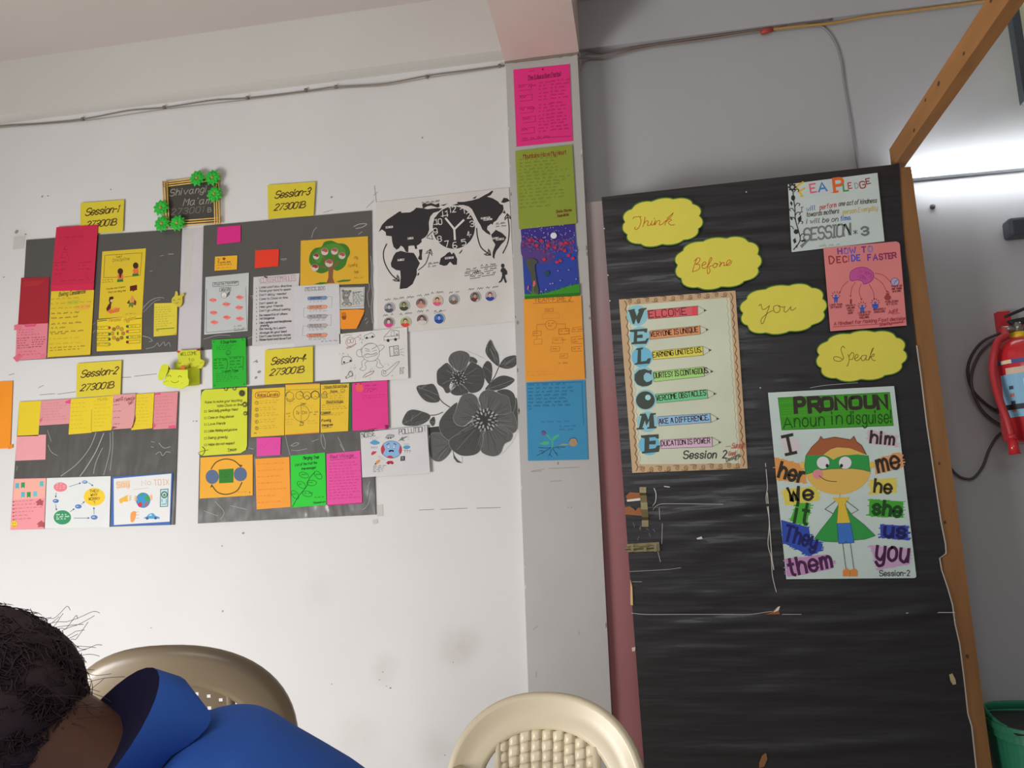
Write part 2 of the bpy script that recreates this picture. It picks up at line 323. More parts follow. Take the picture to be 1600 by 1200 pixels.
board([(318, 353), (580, 329), (581.5, 523), (313.5, 547)], [(1.6, (553, 354), (562, 350), (573, 350), (566, 355), (556, 357)), (1, (487, 371), (490, 361), (495, 355)), (.8, (438, 405), (447, 404), (446, 406), (440, 406)), (1.1, (560, 366), (566, 362)), (.8, (391, 463), (395, 462), (394, 466)), (.8, (318, 530), (340, 524), (360, 524)), (.8, (386, 530), (394, 526)), (.9, (570, 500), (573, 497)), (.9, (572, 506), (575, 502)), (1.1, (579, 400), (581, 420), (580, 440), (582, 460), (580, 480), (582, 505)), (.9, (576, 440), (577, 450), (574, 462), (577, 480)), (.8, (474, 375), (478, 378), (483, 376))], 'black film-covered board at upper right holding the tree drawing')
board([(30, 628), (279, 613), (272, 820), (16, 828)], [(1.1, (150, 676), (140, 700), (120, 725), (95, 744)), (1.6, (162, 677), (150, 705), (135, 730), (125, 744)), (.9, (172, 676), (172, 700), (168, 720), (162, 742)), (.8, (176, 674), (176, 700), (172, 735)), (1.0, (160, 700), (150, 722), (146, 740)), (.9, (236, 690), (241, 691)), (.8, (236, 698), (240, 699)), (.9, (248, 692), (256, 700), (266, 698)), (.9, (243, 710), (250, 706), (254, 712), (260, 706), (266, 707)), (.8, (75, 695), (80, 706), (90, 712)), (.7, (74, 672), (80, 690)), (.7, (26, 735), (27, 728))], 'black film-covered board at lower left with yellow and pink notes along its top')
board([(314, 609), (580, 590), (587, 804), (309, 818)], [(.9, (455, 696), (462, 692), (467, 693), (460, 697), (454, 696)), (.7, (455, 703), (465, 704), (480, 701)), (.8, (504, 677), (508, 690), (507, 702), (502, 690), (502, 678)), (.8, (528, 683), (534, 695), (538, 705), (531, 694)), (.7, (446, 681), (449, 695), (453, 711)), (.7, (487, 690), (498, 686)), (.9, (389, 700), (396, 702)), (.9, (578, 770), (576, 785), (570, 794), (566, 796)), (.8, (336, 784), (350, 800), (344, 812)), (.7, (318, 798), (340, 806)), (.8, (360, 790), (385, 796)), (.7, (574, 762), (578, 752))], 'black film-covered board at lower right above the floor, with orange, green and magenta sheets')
# strip of pale paper between the two upper boards
Sheet('paper_strip', [(284, 358), (317, 355), (313, 547), (277, 549)], (206, 200, 204), L=.6).done('long pale lilac paper strip hanging between the two upper boards', 'paper')

# ================================================================ sheets on the left wall
YE, YE2, LY, PK, HP = (232, 204, 42), (226, 196, 48), (222, 208, 72), (226, 148, 152), (232, 58, 148)
INK, GRY, RDI, BRN = (62, 55, 45), (140, 128, 90), (150, 40, 42), (96, 60, 44)
def quad(*c): return [(c[i], c[i+1]) for i in range(0, len(c), 2)]
def session(q, t1, y1, t2, y2, x1, x2, x3, x4, label, hid=None):
    s = Sheet('name_card', q, (224, 205, 58), L=6)
    if hid: s.poly(hid, (206, 188, 50))
    s.text(t1, (x1, y1), (x2, y1-(x2-x1)*.11), 10.5, (82, 58, 36), 1.7, .5, .9); s.text(t2, (x3, y2), (x4, y2-(x4-x3)*.1), 9.6, (82, 58, 36), 1.6, .5, 1.0)
    s.done(label, 'card', 'session name cards')
session(quad(126, 317, 194, 312, 192, 362, 125, 366), 'Session-1', 337, '273001B', 356, 133, 184, 134, 181, 'yellow card reading Session-1, above the upper left board')
session(quad(120, 568, 190, 563, 188, 617, 119, 621), 'Session-2', 590, '273001B', 611, 126, 182, 125, 177, 'creased yellow card reading Session-2, below the upper left board')
session(quad(418, 289, 493, 284, 490, 337, 419, 342), 'Session-3', 310, '273001B', 329, 429, 483, 428, 476, 'yellow card reading Session-3, above the upper right board')
session(quad(414, 547, 489, 541, 489, 597, 413, 601), 'Session-4', 570, '273001B', 587, 423, 477, 421, 474, 'yellow card reading Session-4, below the upper right board')
# --- upper left board
s = Sheet('paper_sheet', quad(33, 434, 77, 433, 75, 505, 28, 507), (168, 38, 50), L=6); s.poly(quad(36, 440, 70, 438, 60, 446, 38, 449), (178, 50, 54)); s.done('plain dark red sheet at the left edge of the upper left board', 'paper')
s = Sheet('paper_sheet', quad(88, 355, 153, 351, 146, 453, 79, 455), (205, 42, 76), L=9)
s.poly(quad(83, 446, 147, 443, 146, 453, 79, 455), (214, 46, 84)); D = (146, 28, 50)
s.scrib(90, 368, 145, 376, 1, D, .4); s.line(quad(85, 411, 106, 410), .5, D); s.line(quad(122, 411, 143, 409), .5, D); s.scrib(86, 412, 100, 432, 3, D, .45); s.scrib(122, 412, 142, 424, 2, D, .45); s.scrib(96, 400, 106, 412, 2, D, .4); s.scrib(96, 436, 128, 442, 1, D, .4); s.line(quad(95, 402, 98, 394, 104, 394, 108, 406), .4, D)
for k in range(4): s.ell(134+k*1.8, 426+k*4, .8, .8, D, 6)
s.line(quad(102, 384, 100, 390, 105, 390), .7, D); s.done('crimson sheet overlapping the card reading Session-1', 'paper')
s = Sheet('paper_sheet', quad(26, 508, 75, 504, 72, 560, 24, 563), (228, 132, 146), L=5)
s.poly(quad(22, 508, 36, 506, 33, 515, 22, 516), (226, 120, 136)); s.poly(quad(20, 559, 30, 552, 36, 556, 26, 566), (220, 110, 128)); s.poly(quad(37, 508, 58, 506, 55, 510, 40, 511), (226, 84, 130)); s.poly(quad(64, 553, 73, 552, 72, 560, 63, 561), (224, 120, 136))
s.scrib(29, 514, 66, 526, 3, (168, 70, 92), .4, .8); s.scrib(27, 527, 47, 546, 5, (112, 40, 60), .5, .95); s.scrib(50, 526, 70, 544, 5, (112, 40, 60), .5, .95); s.scrib(28, 548, 62, 557, 2, (180, 80, 100), .4); s.done('pink sheet covered in small writing below the dark red sheet', 'paper')
s = Sheet('paper_sheet', quad(80, 455, 147, 453, 141, 555, 74, 559), YE2, L=7)
s.poly(quad(105, 470, 125, 468, 122, 475, 106, 476), (196, 192, 52)); s.poly(quad(120, 477, 142, 474, 140, 483, 118, 484), (232, 176, 66))
s.text('Being', (92, 463), (106, 461), 6, INK, .8, .3); s.text('Considerate', (109, 461), (133, 458), 6, INK, .8, .3)
s.scrib(80, 464, 142, 486, 3, (170, 140, 40), .55, .9, 2.6); s.scrib(80, 487, 145, 501, 2, INK, .6, .85, 2.6); s.scrib(80, 502, 140, 511, 1, INK, .65, .95, 2.8); s.scrib(80, 510, 125, 516, 1, INK, .6, .7, 2.6); s.scrib(78, 515, 142, 524, 1, INK, .6, 1, 2.6); s.scrib(80, 520, 100, 525, 1, INK, .5, .9, 2.2); s.scrib(77, 526, 138, 542, 2, (186, 156, 42), .5, .9, 2.4); s.scrib(78, 542, 136, 550, 2, (110, 86, 36), .55, .9, 2)
s.line(quad(75, 558.5, 141, 554.5), .7, (70, 60, 40)); s.done('yellow sheet of handwritten lines headed Being Considerate, under the crimson sheet', 'paper')
s = Sheet('paper_sheet', quad(160, 393, 228, 388, 222, 493, 154, 498), YE2, L=5); DB = (88, 56, 30)
s.line(quad(164, 399, 222, 395, 219, 430, 194, 433), .6, DB); s.line(quad(164, 399, 162, 434, 184, 433), .6, DB)
s.text('Self', (182, 403), (191, 402), 3, DB, .45); s.text('Discipline', (176, 409), (202, 406), 4.5, (120, 96, 40), .5, .2)
for x, y, hc in [(188, 424, -1), (212, 415, 1)]:
    s.ell(x, y, 4.4, 5, (72, 40, 34), 14); s.poly([(x-4, y+5), (x+4, y+4), (x+5, y+12), (x-4, y+13)], (228, 120, 60)); s.poly([(x-5, y+13), (x+4, y+12), (x+5, y+16), (x-5, y+17)], (58, 122, 48)); s.line([(x-4, y+6), (x-6, y+10)], .8, (228, 150, 90)); s.line([(x+4, y+5), (x+6, y+2 if hc > 0 else y+9)], .8, (228, 150, 90))
s.poly(quad(186, 428, 190, 428, 189, 434, 187, 434), (72, 40, 34)); s.scrib(160, 436, 186, 443, 2, DB, .4, .8); s.text('Made me clear', (166, 453), (196, 449), 2.6, DB, .4, .2); s.text('that do day me', (169, 458), (196, 455), 2.6, DB, .4, .2)
s.poly(quad(203, 447, 214, 445, 214, 453, 210, 454, 208, 456, 207, 454, 203, 455), (98, 34, 26))
s.poly(quad(170, 470, 171, 464, 176, 463, 178, 466, 175, 468, 175, 473, 172, 475), (70, 36, 30)); s.poly(quad(170, 475, 174, 472, 173, 482, 167, 487, 166, 482), (92, 34, 30)); s.ell(174, 470, 2, 2.2, (226, 190, 150), 10); s.poly(quad(167, 486, 176, 482, 187, 481, 186, 487, 172, 490), (222, 120, 60)); s.poly(quad(174, 482, 182, 480, 181, 483, 175, 485), (226, 150, 70))
s.poly(quad(204, 467, 206, 461, 208, 464, 210, 466, 210, 472, 203, 472), (224, 150, 80)); s.poly(quad(198, 474, 202, 468, 203, 475), (110, 60, 40)); s.poly(quad(210, 468, 213, 471, 212, 477, 209, 476), (110, 60, 40)); s.poly(quad(202, 473, 210, 472, 207, 481, 204, 478, 201, 481), (110, 130, 50)); s.scrib(196, 489, 216, 493, 1, (170, 140, 40), .35)
s.done('long yellow sheet with drawings of small figures, headed Self Discipline', 'paper')
s = Sheet('paper_sheet', quad(152, 500, 222, 492, 221, 546, 151, 549), (234, 206, 46), L=6); DG_ = (48, 108, 40)
s.line(quad(153, 502, 167, 500), 1.3, DG_); s.line(quad(212, 498, 221, 497), 1.3, DG_); s.text('Personal', (170, 503), (189, 501), 5, (180, 120, 40), .6, .25); s.text('Hygiene', (194, 503), (212, 499), 6.5, (180, 120, 40), .6, .25)
for i, (y, c) in enumerate([(512, (150, 70, 40)), (522, DG_), (530, DG_), (538, (160, 150, 50))]):
    s.line(quad(152, y-2, 170, y-2.6, 173, y, 170, y+2.5, 152, y+2.5), .5, DB, closed=True); s.ell(171, y, 2.3, 2.3, c, 10); s.scrib(153, y-2, 167, y+2, 1, DB, .4, .9)
for i, (y, c) in enumerate([(510, DG_), (518, (170, 100, 50)), (527, DG_), (534.5, (130, 36, 26))]):
    s.line(quad(219, y-3.4, 200, y-2, 197, y, 200, y+2.3, 219, y+1), .5, DB, closed=True); s.ell(199, y, 2.3, 2.3, c, 10)
    if i % 2 == 0: s.scrib(204, y-2, 218, y+2, 1, DB, .4, .9)
for k in range(8):
    x, y = 184+8.5*cos(k*pi/4), 521+9.5*sin(k*pi/4); s.ell(x, y, 2.8, 2.8, random.choice([(190, 130, 60), (206, 150, 70), (150, 120, 50), (200, 160, 60)]), 10); s.ring(x, y, 2.8, 2.8, .4, DB, 12)
s.ell(184, 521, 1.3, 3, DG_, 10); s.done('yellow sheet with a ring of circles and labels, lower half of the long yellow pair', 'paper')
s = Sheet('paper_sheet', quad(241, 474, 277, 473, 276, 523, 240, 526), (224, 206, 62), L=5)
s.scrib(243, 479, 274, 512, 9, (150, 140, 60), .35, .85); s.line(quad(244, 514.5, 272, 512.5), 1.1, (62, 110, 40)); s.line(quad(244, 517, 248, 516.6), .7, INK); s.poly(quad(267, 524, 276, 519, 276, 523), (206, 186, 50)); s.done('small yellow note under the rabbit-shaped paper clip', 'note')
s = Sheet('paper_sheet', quad(-32, 598, 20, 595, 16, 700, -36, 704), (246, 150, 36), L=3); s.poly(quad(12, 696, 20, 694, 20, 700, 13, 702), (236, 140, 40)); s.done('plain orange sheet cut off by the left edge of the photo', 'paper')
# --- lower left board, top row
def note(q, col, label, rows=5, ink=None, extra=None, L=5, name='paper_note', grp='notes along the top of the lower left board', w=.3):
    s = Sheet(name, q, col, L=L); xs = [p[0] for p in q]; ys = [p[1] for p in q]
    if rows: s.scrib(min(xs)+4, min(ys)+6, max(xs)-5, max(ys)-6, rows, ink or tuple(int(c*.78) for c in col), w, .85, 1.6)
    if extra: extra(s)
    return s.done(label, 'note', grp)
note(quad(30, 628, 64, 626, 60, 681, 27, 682), YE, 'plain yellow note at the left end of the lower left board', 0)
note(quad(64, 626, 111, 623, 108, 662, 61, 665), (226, 152, 156), 'wide pink note second from the left in the top row of the lower left board', 7, extra=lambda s: (s.poly(quad(101, 628, 111, 623, 110, 631, 103, 630), (228, 82, 128)), s.poly(quad(62, 656, 66, 652, 66, 656, 63, 661), (224, 96, 132))))
note(quad(111, 623, 145, 621, 143, 676, 107, 679), YE, 'yellow note just right of the wide pink note on the lower left board', 7)
note(quad(145, 621, 178, 618, 174, 672, 143, 675), YE, 'yellow note with a short capital heading, left of the pink note with bullets', 8, extra=lambda s: (s.text('PEARL', (153, 626), (169, 624), 3.4, (168, 140, 40), .45), s.line(quad(143.2, 640, 142.6, 674), .5, (120, 100, 30))))
def _lean(s):
    R = (128, 30, 40); s.text('Lean13', (178, 628), (192, 625), 5, R, .7, .2); s.text('female', (194, 627), (210, 624), 5.5, R, .7, .35); s.text('Self', (201, 633), (209, 629), 4.5, R, .7, .3)
    for y in (633, 643, 653, 663): s.ell(177.6, y, .6, .6, R, 6); s.scrib(179, y-2, 188, y+1.2, 1, R, .45, .9)
    s.poly(quad(205, 669, 211, 656, 210.5, 648, 207, 668), (130, 66, 60)); s.poly(quad(174, 671, 184, 667.5, 176, 666), (150, 80, 74))
note(quad(177, 617, 212, 615, 210, 655, 206, 669, 174, 671), (224, 158, 156), 'pink note with red handwritten heading and curled bottom edge', 0, extra=_lean, L=7)
note(quad(212, 616, 241, 614, 238, 669, 205, 672), YE, 'narrow yellow note between the curled pink note and the pink note at the right end', 9)
note(quad(242, 614, 278, 612, 275, 669, 239, 671), (226, 140, 148), 'pink note at the right end of the top row on the lower left board', 9, extra=lambda s: (s.poly(quad(242, 614, 252, 613.5, 250, 617, 242, 617), (228, 90, 128)), s.poly(quad(264, 665, 274, 664, 274, 669, 263, 669), (228, 90, 128)), s.poly(quad(239, 671, 240, 660, 244, 665), (228, 90, 128))))
note(quad(26, 681, 72, 679, 71, 718, 24, 720), (236, 162, 166), 'blank pink note alone below the plain yellow note on the lower left board', 0, grp=None)
s = Sheet('paper_sheet', quad(22, 748, 72, 747, 69, 826, 16, 828), (238, 152, 158), L=5); s.poly(quad(23, 749, 72, 748, 70, 778, 21, 781), (242, 176, 160))
for x, y, c in [(24, 755, (88, 176, 190)), (33, 754, (60, 150, 96)), (62, 752, (90, 190, 196)), (33, 769, (88, 180, 200)), (42, 769, (60, 150, 80)), (52, 768, (100, 196, 210))]: s.poly([(x, y), (x+6, y-.4), (x+5.6, y+9), (x+3, y+7), (x, y+9)], c)
for k in range(6): s.ell(21, 784+k*5.6, 1.4, .9, (150, 40, 60), 8); s.scrib(23, 781+k*5.6, 66-(k > 3)*12, 786+k*5.6, 1, (176, 90, 104), .4, .9, 1.7)
for x, y in [(62, 785), (64, 819)]: s.poly([(x-7, y), (x-2, y-4), (x+1, y-6), (x+3, y-3), (x+6, y-3), (x+5, y+1), (x+5, y+5), (x, y+4), (x-5, y+5), (x-4, y+1)], (176, 88, 92))
s.ell(22, 819, 5, 5.4, (236, 200, 60), 16); s.line(quad(19.5, 821, 22, 823, 24.5, 821), .6, INK, smooth=True); s.ell(20.4, 817.5, .5, .8, INK, 6); s.ell(23.6, 817.5, .5, .8, INK, 6)
s.done('pink sheet with small blue and green flags and a smiley face', 'paper')
s = Sheet('poster', quad(73, 747, 173, 744, 171, 824, 70, 826), (224, 226, 224), L=6, o=(0, 610, 5)); NB = (64, 86, 130); s.sl = -.04
s.ell(472, 755, 53, 37, (232, 128, 140)); s.ell(663, 716, 22, 13, (90, 140, 190)); s.ell(436, 864, 24, 15, (80, 120, 180)); s.ell(612, 907, 26, 17, (90, 130, 190)); s.ell(736, 992, 27, 18, (90, 130, 190)); s.ell(487, 992, 68, 56, (58, 148, 100)); s.ell(737, 832, 83, 70, (240, 204, 56))
for x, y in [(663, 716), (436, 864), (612, 907), (736, 992)]: s.scrib(x-14, y-8, x+14, y+8, 1, (230, 236, 244), 3, .9, 8)
def arrow(s, a, b, w, col, hd):
    dx, dy = b[0]-a[0], b[1]-a[1]; l = math.hypot(dx, dy); dx /= l; dy /= l; s.line([a, (b[0]-dx*hd*.6, b[1]-dy*hd*.6)], w, col); s.poly([b, (b[0]-dx*hd-dy*hd*.5, b[1]-dy*hd+dx*hd*.5), (b[0]-dx*hd+dy*hd*.5, b[1]-dy*hd-dx*hd*.5)], col)
for a, c in [((540, 752), (635, 722)), ((693, 722), (730, 748)), ((440, 800), (434, 840)), ((434, 890), (442, 940)), ((548, 948), (584, 922)), ((636, 890), (662, 866)), ((578, 997), (702, 997)), ((735, 965), (733, 910))]: arrow(s, a, c, 3.5, NB, 16)
for t, y, x0, x1 in [('THEN', 797, 702, 770), ('WHY', 827, 708, 762), ('WORRY', 858, 692, 780), ('?', 886, 732, 744)]: s.text(t, (x0, y), (x1, y-3), 20, (120, 90, 40), 3.5)
for y in (735, 752, 768): s.scrib(440, y-8, 505, y+6, 1, (250, 200, 205), 3, .9, 9)
for y in (975, 992, 1008): s.scrib(440, y-8, 530, y+6, 1, (220, 240, 224), 4, 1, 10)
s.done('white sheet with a flow chart of red, green and yellow circles joined by arrows', 'poster')
s = Sheet('poster', quad(175, 745, 270, 739, 266, 820, 173, 822), (62, 104, 176), L=6, o=(0, 610, 5))
s.poly(quad(888, 690, 1338, 650, 1325, 1025, 890, 1052), (228, 228, 226)); s.poly(quad(905, 715, 1015, 700, 1018, 755, 912, 770), (232, 206, 176))
s.text('Say', (915, 760), (1010, 750), 45, (222, 170, 130), 4); s.text('No', (1110, 745), (1180, 735), 40, (210, 180, 150), 4); s.text('TO', (1205, 742), (1260, 738), 42, (222, 160, 110), 4); s.text('IX', (1275, 738), (1320, 735), 42, (222, 160, 110), 4); s.line(quad(1040, 775, 1160, 762), 3, (226, 170, 120))
s.poly(quad(930, 850, 990, 820, 1010, 815, 1015, 865, 985, 870, 960, 868, 955, 882, 935, 880), (236, 184, 70)); s.ell(1006, 840, 10, 28, (240, 220, 190)); s.ell(1118, 858, 54, 58, (60, 150, 200)); s.poly(quad(1075, 890, 1100, 870, 1112, 900, 1090, 912), (206, 60, 70), True); s.poly(quad(1130, 830, 1160, 820, 1168, 850, 1145, 870), (70, 160, 90), True); s.poly(quad(1095, 812, 1120, 806, 1110, 825), (70, 160, 90), True); s.poly(quad(1130, 880, 1158, 872, 1150, 898, 1132, 906), (180, 100, 120), True); s.ell(1060, 845, 12, 24, (236, 190, 150)); s.ell(1180, 838, 12, 24, (236, 190, 150)); s.ring(1118, 858, 54, 58, 3, NB)
s.poly(quad(1255, 775, 1312, 770, 1310, 905, 1252, 908), (190, 224, 226)); s.line(quad(1255, 775, 1312, 770, 1310, 905, 1252, 908), 5, (40, 80, 100), closed=True); s.ell(1284, 815, 26, 28, (60, 110, 110)); s.ell(1284, 815, 17, 18, (200, 220, 200)); s.ell(1284, 817, 10, 11, (90, 130, 90)); s.line(quad(1265, 850, 1265, 870), 4, INK); s.line(quad(1300, 850, 1300, 880), 4, INK); s.line(quad(1262, 890, 1300, 888), 4, INK)
s.poly(quad(1125, 1000, 1145, 985, 1165, 965, 1195, 960, 1215, 980, 1240, 988, 1240, 1002), (80, 160, 210), True); s.ell(1150, 1000, 10, 10, NB); s.ell(1215, 998, 10, 10, NB); s.poly(quad(1160, 980, 1170, 968, 1185, 966, 1185, 980), (200, 214, 236)); s.poly(quad(1020, 965, 1040, 945, 1062, 950, 1060, 985, 1045, 1025, 1022, 1025), (238, 160, 90), True)
for y in (952, 975, 1000): s.line([(1065, y), (1085, y-4)], 3, (200, 150, 120))
for k in range(3): s.line([(1012, 830+k*14), (1026, 822+k*14)], 2.5, (80, 80, 90))
s.done('white sheet bordered in blue, with a globe, a megaphone and a car', 'poster')
# --- upper right board
def sticky(q, col, label, rows=0, ink=None, L=6, extra=None):
    s = Sheet('sticky_note', q, col, L=L)
    if rows: s.scrib(q[0][0]+3, q[0][1]+2, q[1][0]-3, q[2][1]-2, rows, ink, .35, .9)
    if extra: extra(s)
    s.done(label, 'note')
sticky(quad(340, 355, 376, 352, 376, 378, 339, 382), (222, 44, 134), 'blank magenta sticky note at the top left of the upper right board')
def _oj(s):
    s.text('J', (340, 408), (343, 407.7), 3.5, INK, .7); s.poly(quad(347, 404, 350, 402, 353, 404, 350, 407), (150, 60, 30)); s.text('FamiLies', (341, 412), (360, 410), 3, INK, .5); s.line(quad(341, 414, 362, 412), .4, INK); s.scrib(339, 413, 368, 421, 2, (150, 110, 30), .4, .95, 1.5)
sticky(quad(336, 401, 371, 399, 370, 421, 335, 423), (240, 180, 44), 'small amber sticky note with handwriting below the magenta one', extra=_oj)
sticky(quad(399, 391, 436, 389, 435, 416, 398, 419), (236, 62, 36), 'blank red-orange sticky note on the upper right board')
O4 = (290, 260, 5)
s = Sheet('poster', quad(470, 376, 575, 369, 576, 443, 469, 447), (226, 176, 48), L=6, o=O4); GN = (66, 124, 44)
s.poly(quad(965, 740, 975, 680, 1010, 640, 1060, 628, 1085, 590, 1140, 580, 1190, 600, 1240, 605, 1275, 635, 1285, 680, 1265, 720, 1250, 770, 1220, 800, 1180, 815, 1140, 800, 1100, 825, 1050, 835, 1000, 810, 985, 780), GN, True)
s.poly(quad(1000, 700, 1050, 640, 1150, 600, 1230, 630, 1250, 690, 1200, 720, 1150, 640, 1080, 700, 1040, 760), (84, 142, 50), True)
BR = (136, 92, 66); s.poly(quad(1100, 912, 1115, 870, 1116, 800, 1085, 750, 1095, 745, 1130, 780, 1150, 780, 1190, 735, 1200, 745, 1155, 800, 1150, 870, 1165, 912), BR)
s.line(quad(1040, 780, 1095, 790), 12, BR); s.line(quad(1075, 690, 1090, 760), 12, BR); s.line(quad(1160, 690, 1150, 760), 12, BR)
for x, y, r in [(1020, 703, 24), (1087, 666, 28), (1163, 663, 27), (1222, 697, 27), (1010, 790, 28), (1120, 756, 30)]:
    s.ell(x, y, r, r, (214, 196, 190)); s.poly([(x-r*.9, y-4), (x-r*.6, y-r*.8), (x, y-r), (x+r*.7, y-r*.7), (x+r*.9, y), (x+r*.2, y+6), (x-r*.3, y-2)], random.choice([(160, 70, 64), (176, 90, 80), (150, 60, 56)]))
s.poly(quad(1000, 922, 1050, 905, 1095, 905, 1120, 912, 1060, 922), GN); s.poly(quad(1175, 900, 1230, 885, 1295, 885, 1280, 897, 1200, 905), GN)
s.text('My', (1318, 725), (1345, 720), 22, (150, 116, 40), 2.5, .2); s.text('family', (1270, 790), (1340, 775), 24, (150, 116, 40), 2.5, .2); s.text('Tree', (1315, 838), (1350, 832), 22, (150, 116, 40), 2.5, .2); s.scrib(1315, 855, 1400, 890, 1, (160, 126, 50), 2.5, .9, 12)
s.done('amber drawing of a green tree with round portraits among its leaves', 'poster')
s = Sheet('paper_sheet', quad(321, 433, 389, 426, 387, 517, 319, 523), (196, 200, 198), L=6, o=(290, 420, 5))
s.line(quad(163, 160, 160, 498, 480, 470, 470, 140), 3, (90, 92, 90)); s.frame(213, 108, 412, 140, 3, INK); s.text('Polite Manner', (225, 132), (405, 113), 20, INK, 3, .2); s.frame(266, 150, 352, 176, 3, INK); s.text('Words', (278, 172), (345, 164), 18, INK, 3, .2)
s.poly(quad(325, 190, 350, 172, 345, 200, 320, 225), (110, 112, 108)); s.ell(300, 205, 22, 24, (226, 222, 212)); s.ring(300, 205, 22, 24, 2.5, INK); s.line(quad(290, 212, 300, 218, 308, 210), 2, INK, smooth=True)
for x, y in [(213, 245), (318, 277), (422, 222), (218, 343), (417, 303), (322, 380), (225, 418), (423, 390)]:
    s.poly([(x-32+6*k+random.uniform(-2, 2), y-(10+14*(k % 2 == 0))*(1-abs(k-5)/7)) for k in range(11)]+[(x+32-6*k, y+(10+14*(k % 2 == 0))*(1-abs(k-5)/7)) for k in range(11)], (240, 124, 118)); s.scrib(x-18, y-10, x+18, y+8, 1, (170, 60, 66), 2, .9, 9)
s.scrib(378, 440, 468, 480, 2, INK, 2, .95, 10); s.line(quad(378, 484, 450, 476), 2.5, INK); s.done('grey-white sheet with eight red scribbled ovals and a small face', 'paper')
s = Sheet('paper_sheet', quad(396, 433, 468, 427, 460, 535, 394, 540), (206, 202, 202), L=5, o=(386, 420, 10.345))
s.text('CLASSROOM RULES', (230, 225), (790, 185), 75, (190, 150, 156), 9, 0, .8); s.line(quad(230, 150, 780, 95), 3, (150, 120, 126)); s.line(quad(235, 236, 790, 195), 3, (150, 120, 126)); s.poly(quad(270, 118, 340, 130, 320, 150, 285, 142), INK); s.line(quad(185, 160, 215, 180, 195, 205, 230, 225, 205, 250), 4, (120, 100, 100))
for i, (t, x1, y) in enumerate([('Listen and Follow directions', 720, 318), ('Raise your hand to speak', 705, 375), ("Don't delay  needed", 630, 440), ('Come to Class on time', 655, 505), ("Don't speak up", 485, 575), ('Help your friends', 580, 632), ("Don't go without asking", 695, 695), ('Be respectful of others', 650, 768), ('Not Dangerous', 440, 822), ('Use Laptops and Headphones', 715, 888), ('properly', 350, 935), ('Be ready to Learn', 620, 990), ('Always do your best', 640, 1052), ("Don't use hand in class", 700, 1110), ('Raise hand and Have Fun!', 705, 1165)]):
    s.text(t, (200 if t != 'properly' else 215, y), (x1, y-(x1-200)*.06), 33, (66, 62, 60), 5.5, .15, 1.0)
    if t != 'properly': s.ell(152, y-2, 7, 9, INK, 8)
s.done('white handwritten list of class rules with a banner heading, beside the ovals sheet', 'paper')
s = Sheet('paper_sheet', quad(460, 447, 530, 443, 532, 537, 459, 540), (208, 207, 208), L=7, o=(386, 420, 10.345))
s.frame(935, 305, 1258, 360, 4, INK); s.text('PENCIL BOX', (950, 350), (1240, 332), 42, INK, 5, .2)
for y, col, t, x0 in [(475, (116, 146, 190), 'SHARPENER', 990), (620, (232, 158, 118), 'ERASER', 990), (770, (176, 172, 170), 'RULER', 985), (920, (184, 174, 170), 'PENCILS', 985), (1075, (232, 150, 116), 'SCISSOR', 978)]:
    s.poly([(x0, y-22), (1275, y-34), (1300, y-12), (1275, y+22), (x0, y+32), (x0-14, y+5)], col); s.line([(x0, y-22), (1275, y-34), (1300, y-12), (1275, y+22), (x0, y+32), (x0-14, y+5)], 4, (90, 80, 86), closed=True); s.text(t, (x0+30, y+18), (1200, y+8), 32, (70, 66, 80), 5); s.scrib(x0+20, y+38, 1320, y+88, 2 if y > 500 else 1, (110, 108, 110), 3.5, .8, 18)
for a in [quad(1300, 450, 1375, 448, 1365, 620, 1310, 625), quad(985, 632, 915, 635, 912, 780, 980, 780), quad(1290, 748, 1365, 745, 1355, 912, 1290, 915), quad(980, 922, 905, 925, 895, 1080, 975, 1080)]: s.line(a, 3.5, (130, 124, 124))
s.scrib(1200, 1160, 1460, 1195, 1, INK, 4, .9, 20); s.done('pale sheet with five coloured pencil-shaped labels in a column, below the tree drawing', 'paper')
s = Sheet('card', quad(531, 449, 570, 448, 569, 482, 531, 483), (202, 202, 196), L=6, o=(290, 420, 5)); BG_ = (120, 118, 112)
s.frame(1212, 152, 1392, 300, 2.5, (110, 108, 104)); s.ell(1250, 215, 26, 38, BG_); s.ell(1255, 195, 32, 28, (140, 138, 132)); s.ell(1230, 172, 11, 11, BG_); s.ell(1285, 176, 11, 11, BG_); s.ell(1257, 205, 12, 9, (186, 184, 178)); s.ell(1243, 190, 3, 4, BLK, 8); s.ell(1268, 190, 3, 4, BLK, 8); s.ell(1258, 200, 4, 3, BLK, 8); s.ell(1240, 275, 20, 15, BG_); s.ell(1280, 275, 20, 15, BG_); s.ell(1240, 277, 11, 9, (186, 184, 178)); s.ell(1280, 277, 11, 9, (186, 184, 178)); s.ell(1258, 250, 24, 20, (150, 148, 142))
s.scrib(1305, 178, 1375, 285, 9, (90, 88, 84), 2.5, .95, 7); s.line(quad(1305, 190, 1378, 178), 3, INK); s.done('small white card with a grey teddy bear drawing', 'card')
s = Sheet('card', [(x/5+290, y/5+420) for x, y in quad(1203, 322, 1340, 316, 1398, 320, 1390, 350, 1335, 468, 1215, 472, 1198, 440)], (246, 150, 40), L=6, o=(290, 420, 5)); s.line(quad(1345, 455, 1395, 352), 5, BRN)
for k in range(4): s.line([(1222+9*k, 338+abs(k-1.5)*4), (1222+9*k, 385)], 5, (150, 80, 20))
s.poly(quad(1218, 372, 1258, 368, 1250, 396, 1228, 398), (150, 80, 20)); s.done('small orange card cut into a slanted shape below the teddy bear card', 'card')
s = Sheet('paper_sheet', quad(331, 531, 384, 528, 385, 603, 332, 607), (38, 178, 42), L=9, o=(290, 420, 5)); DGN = (14, 84, 24)
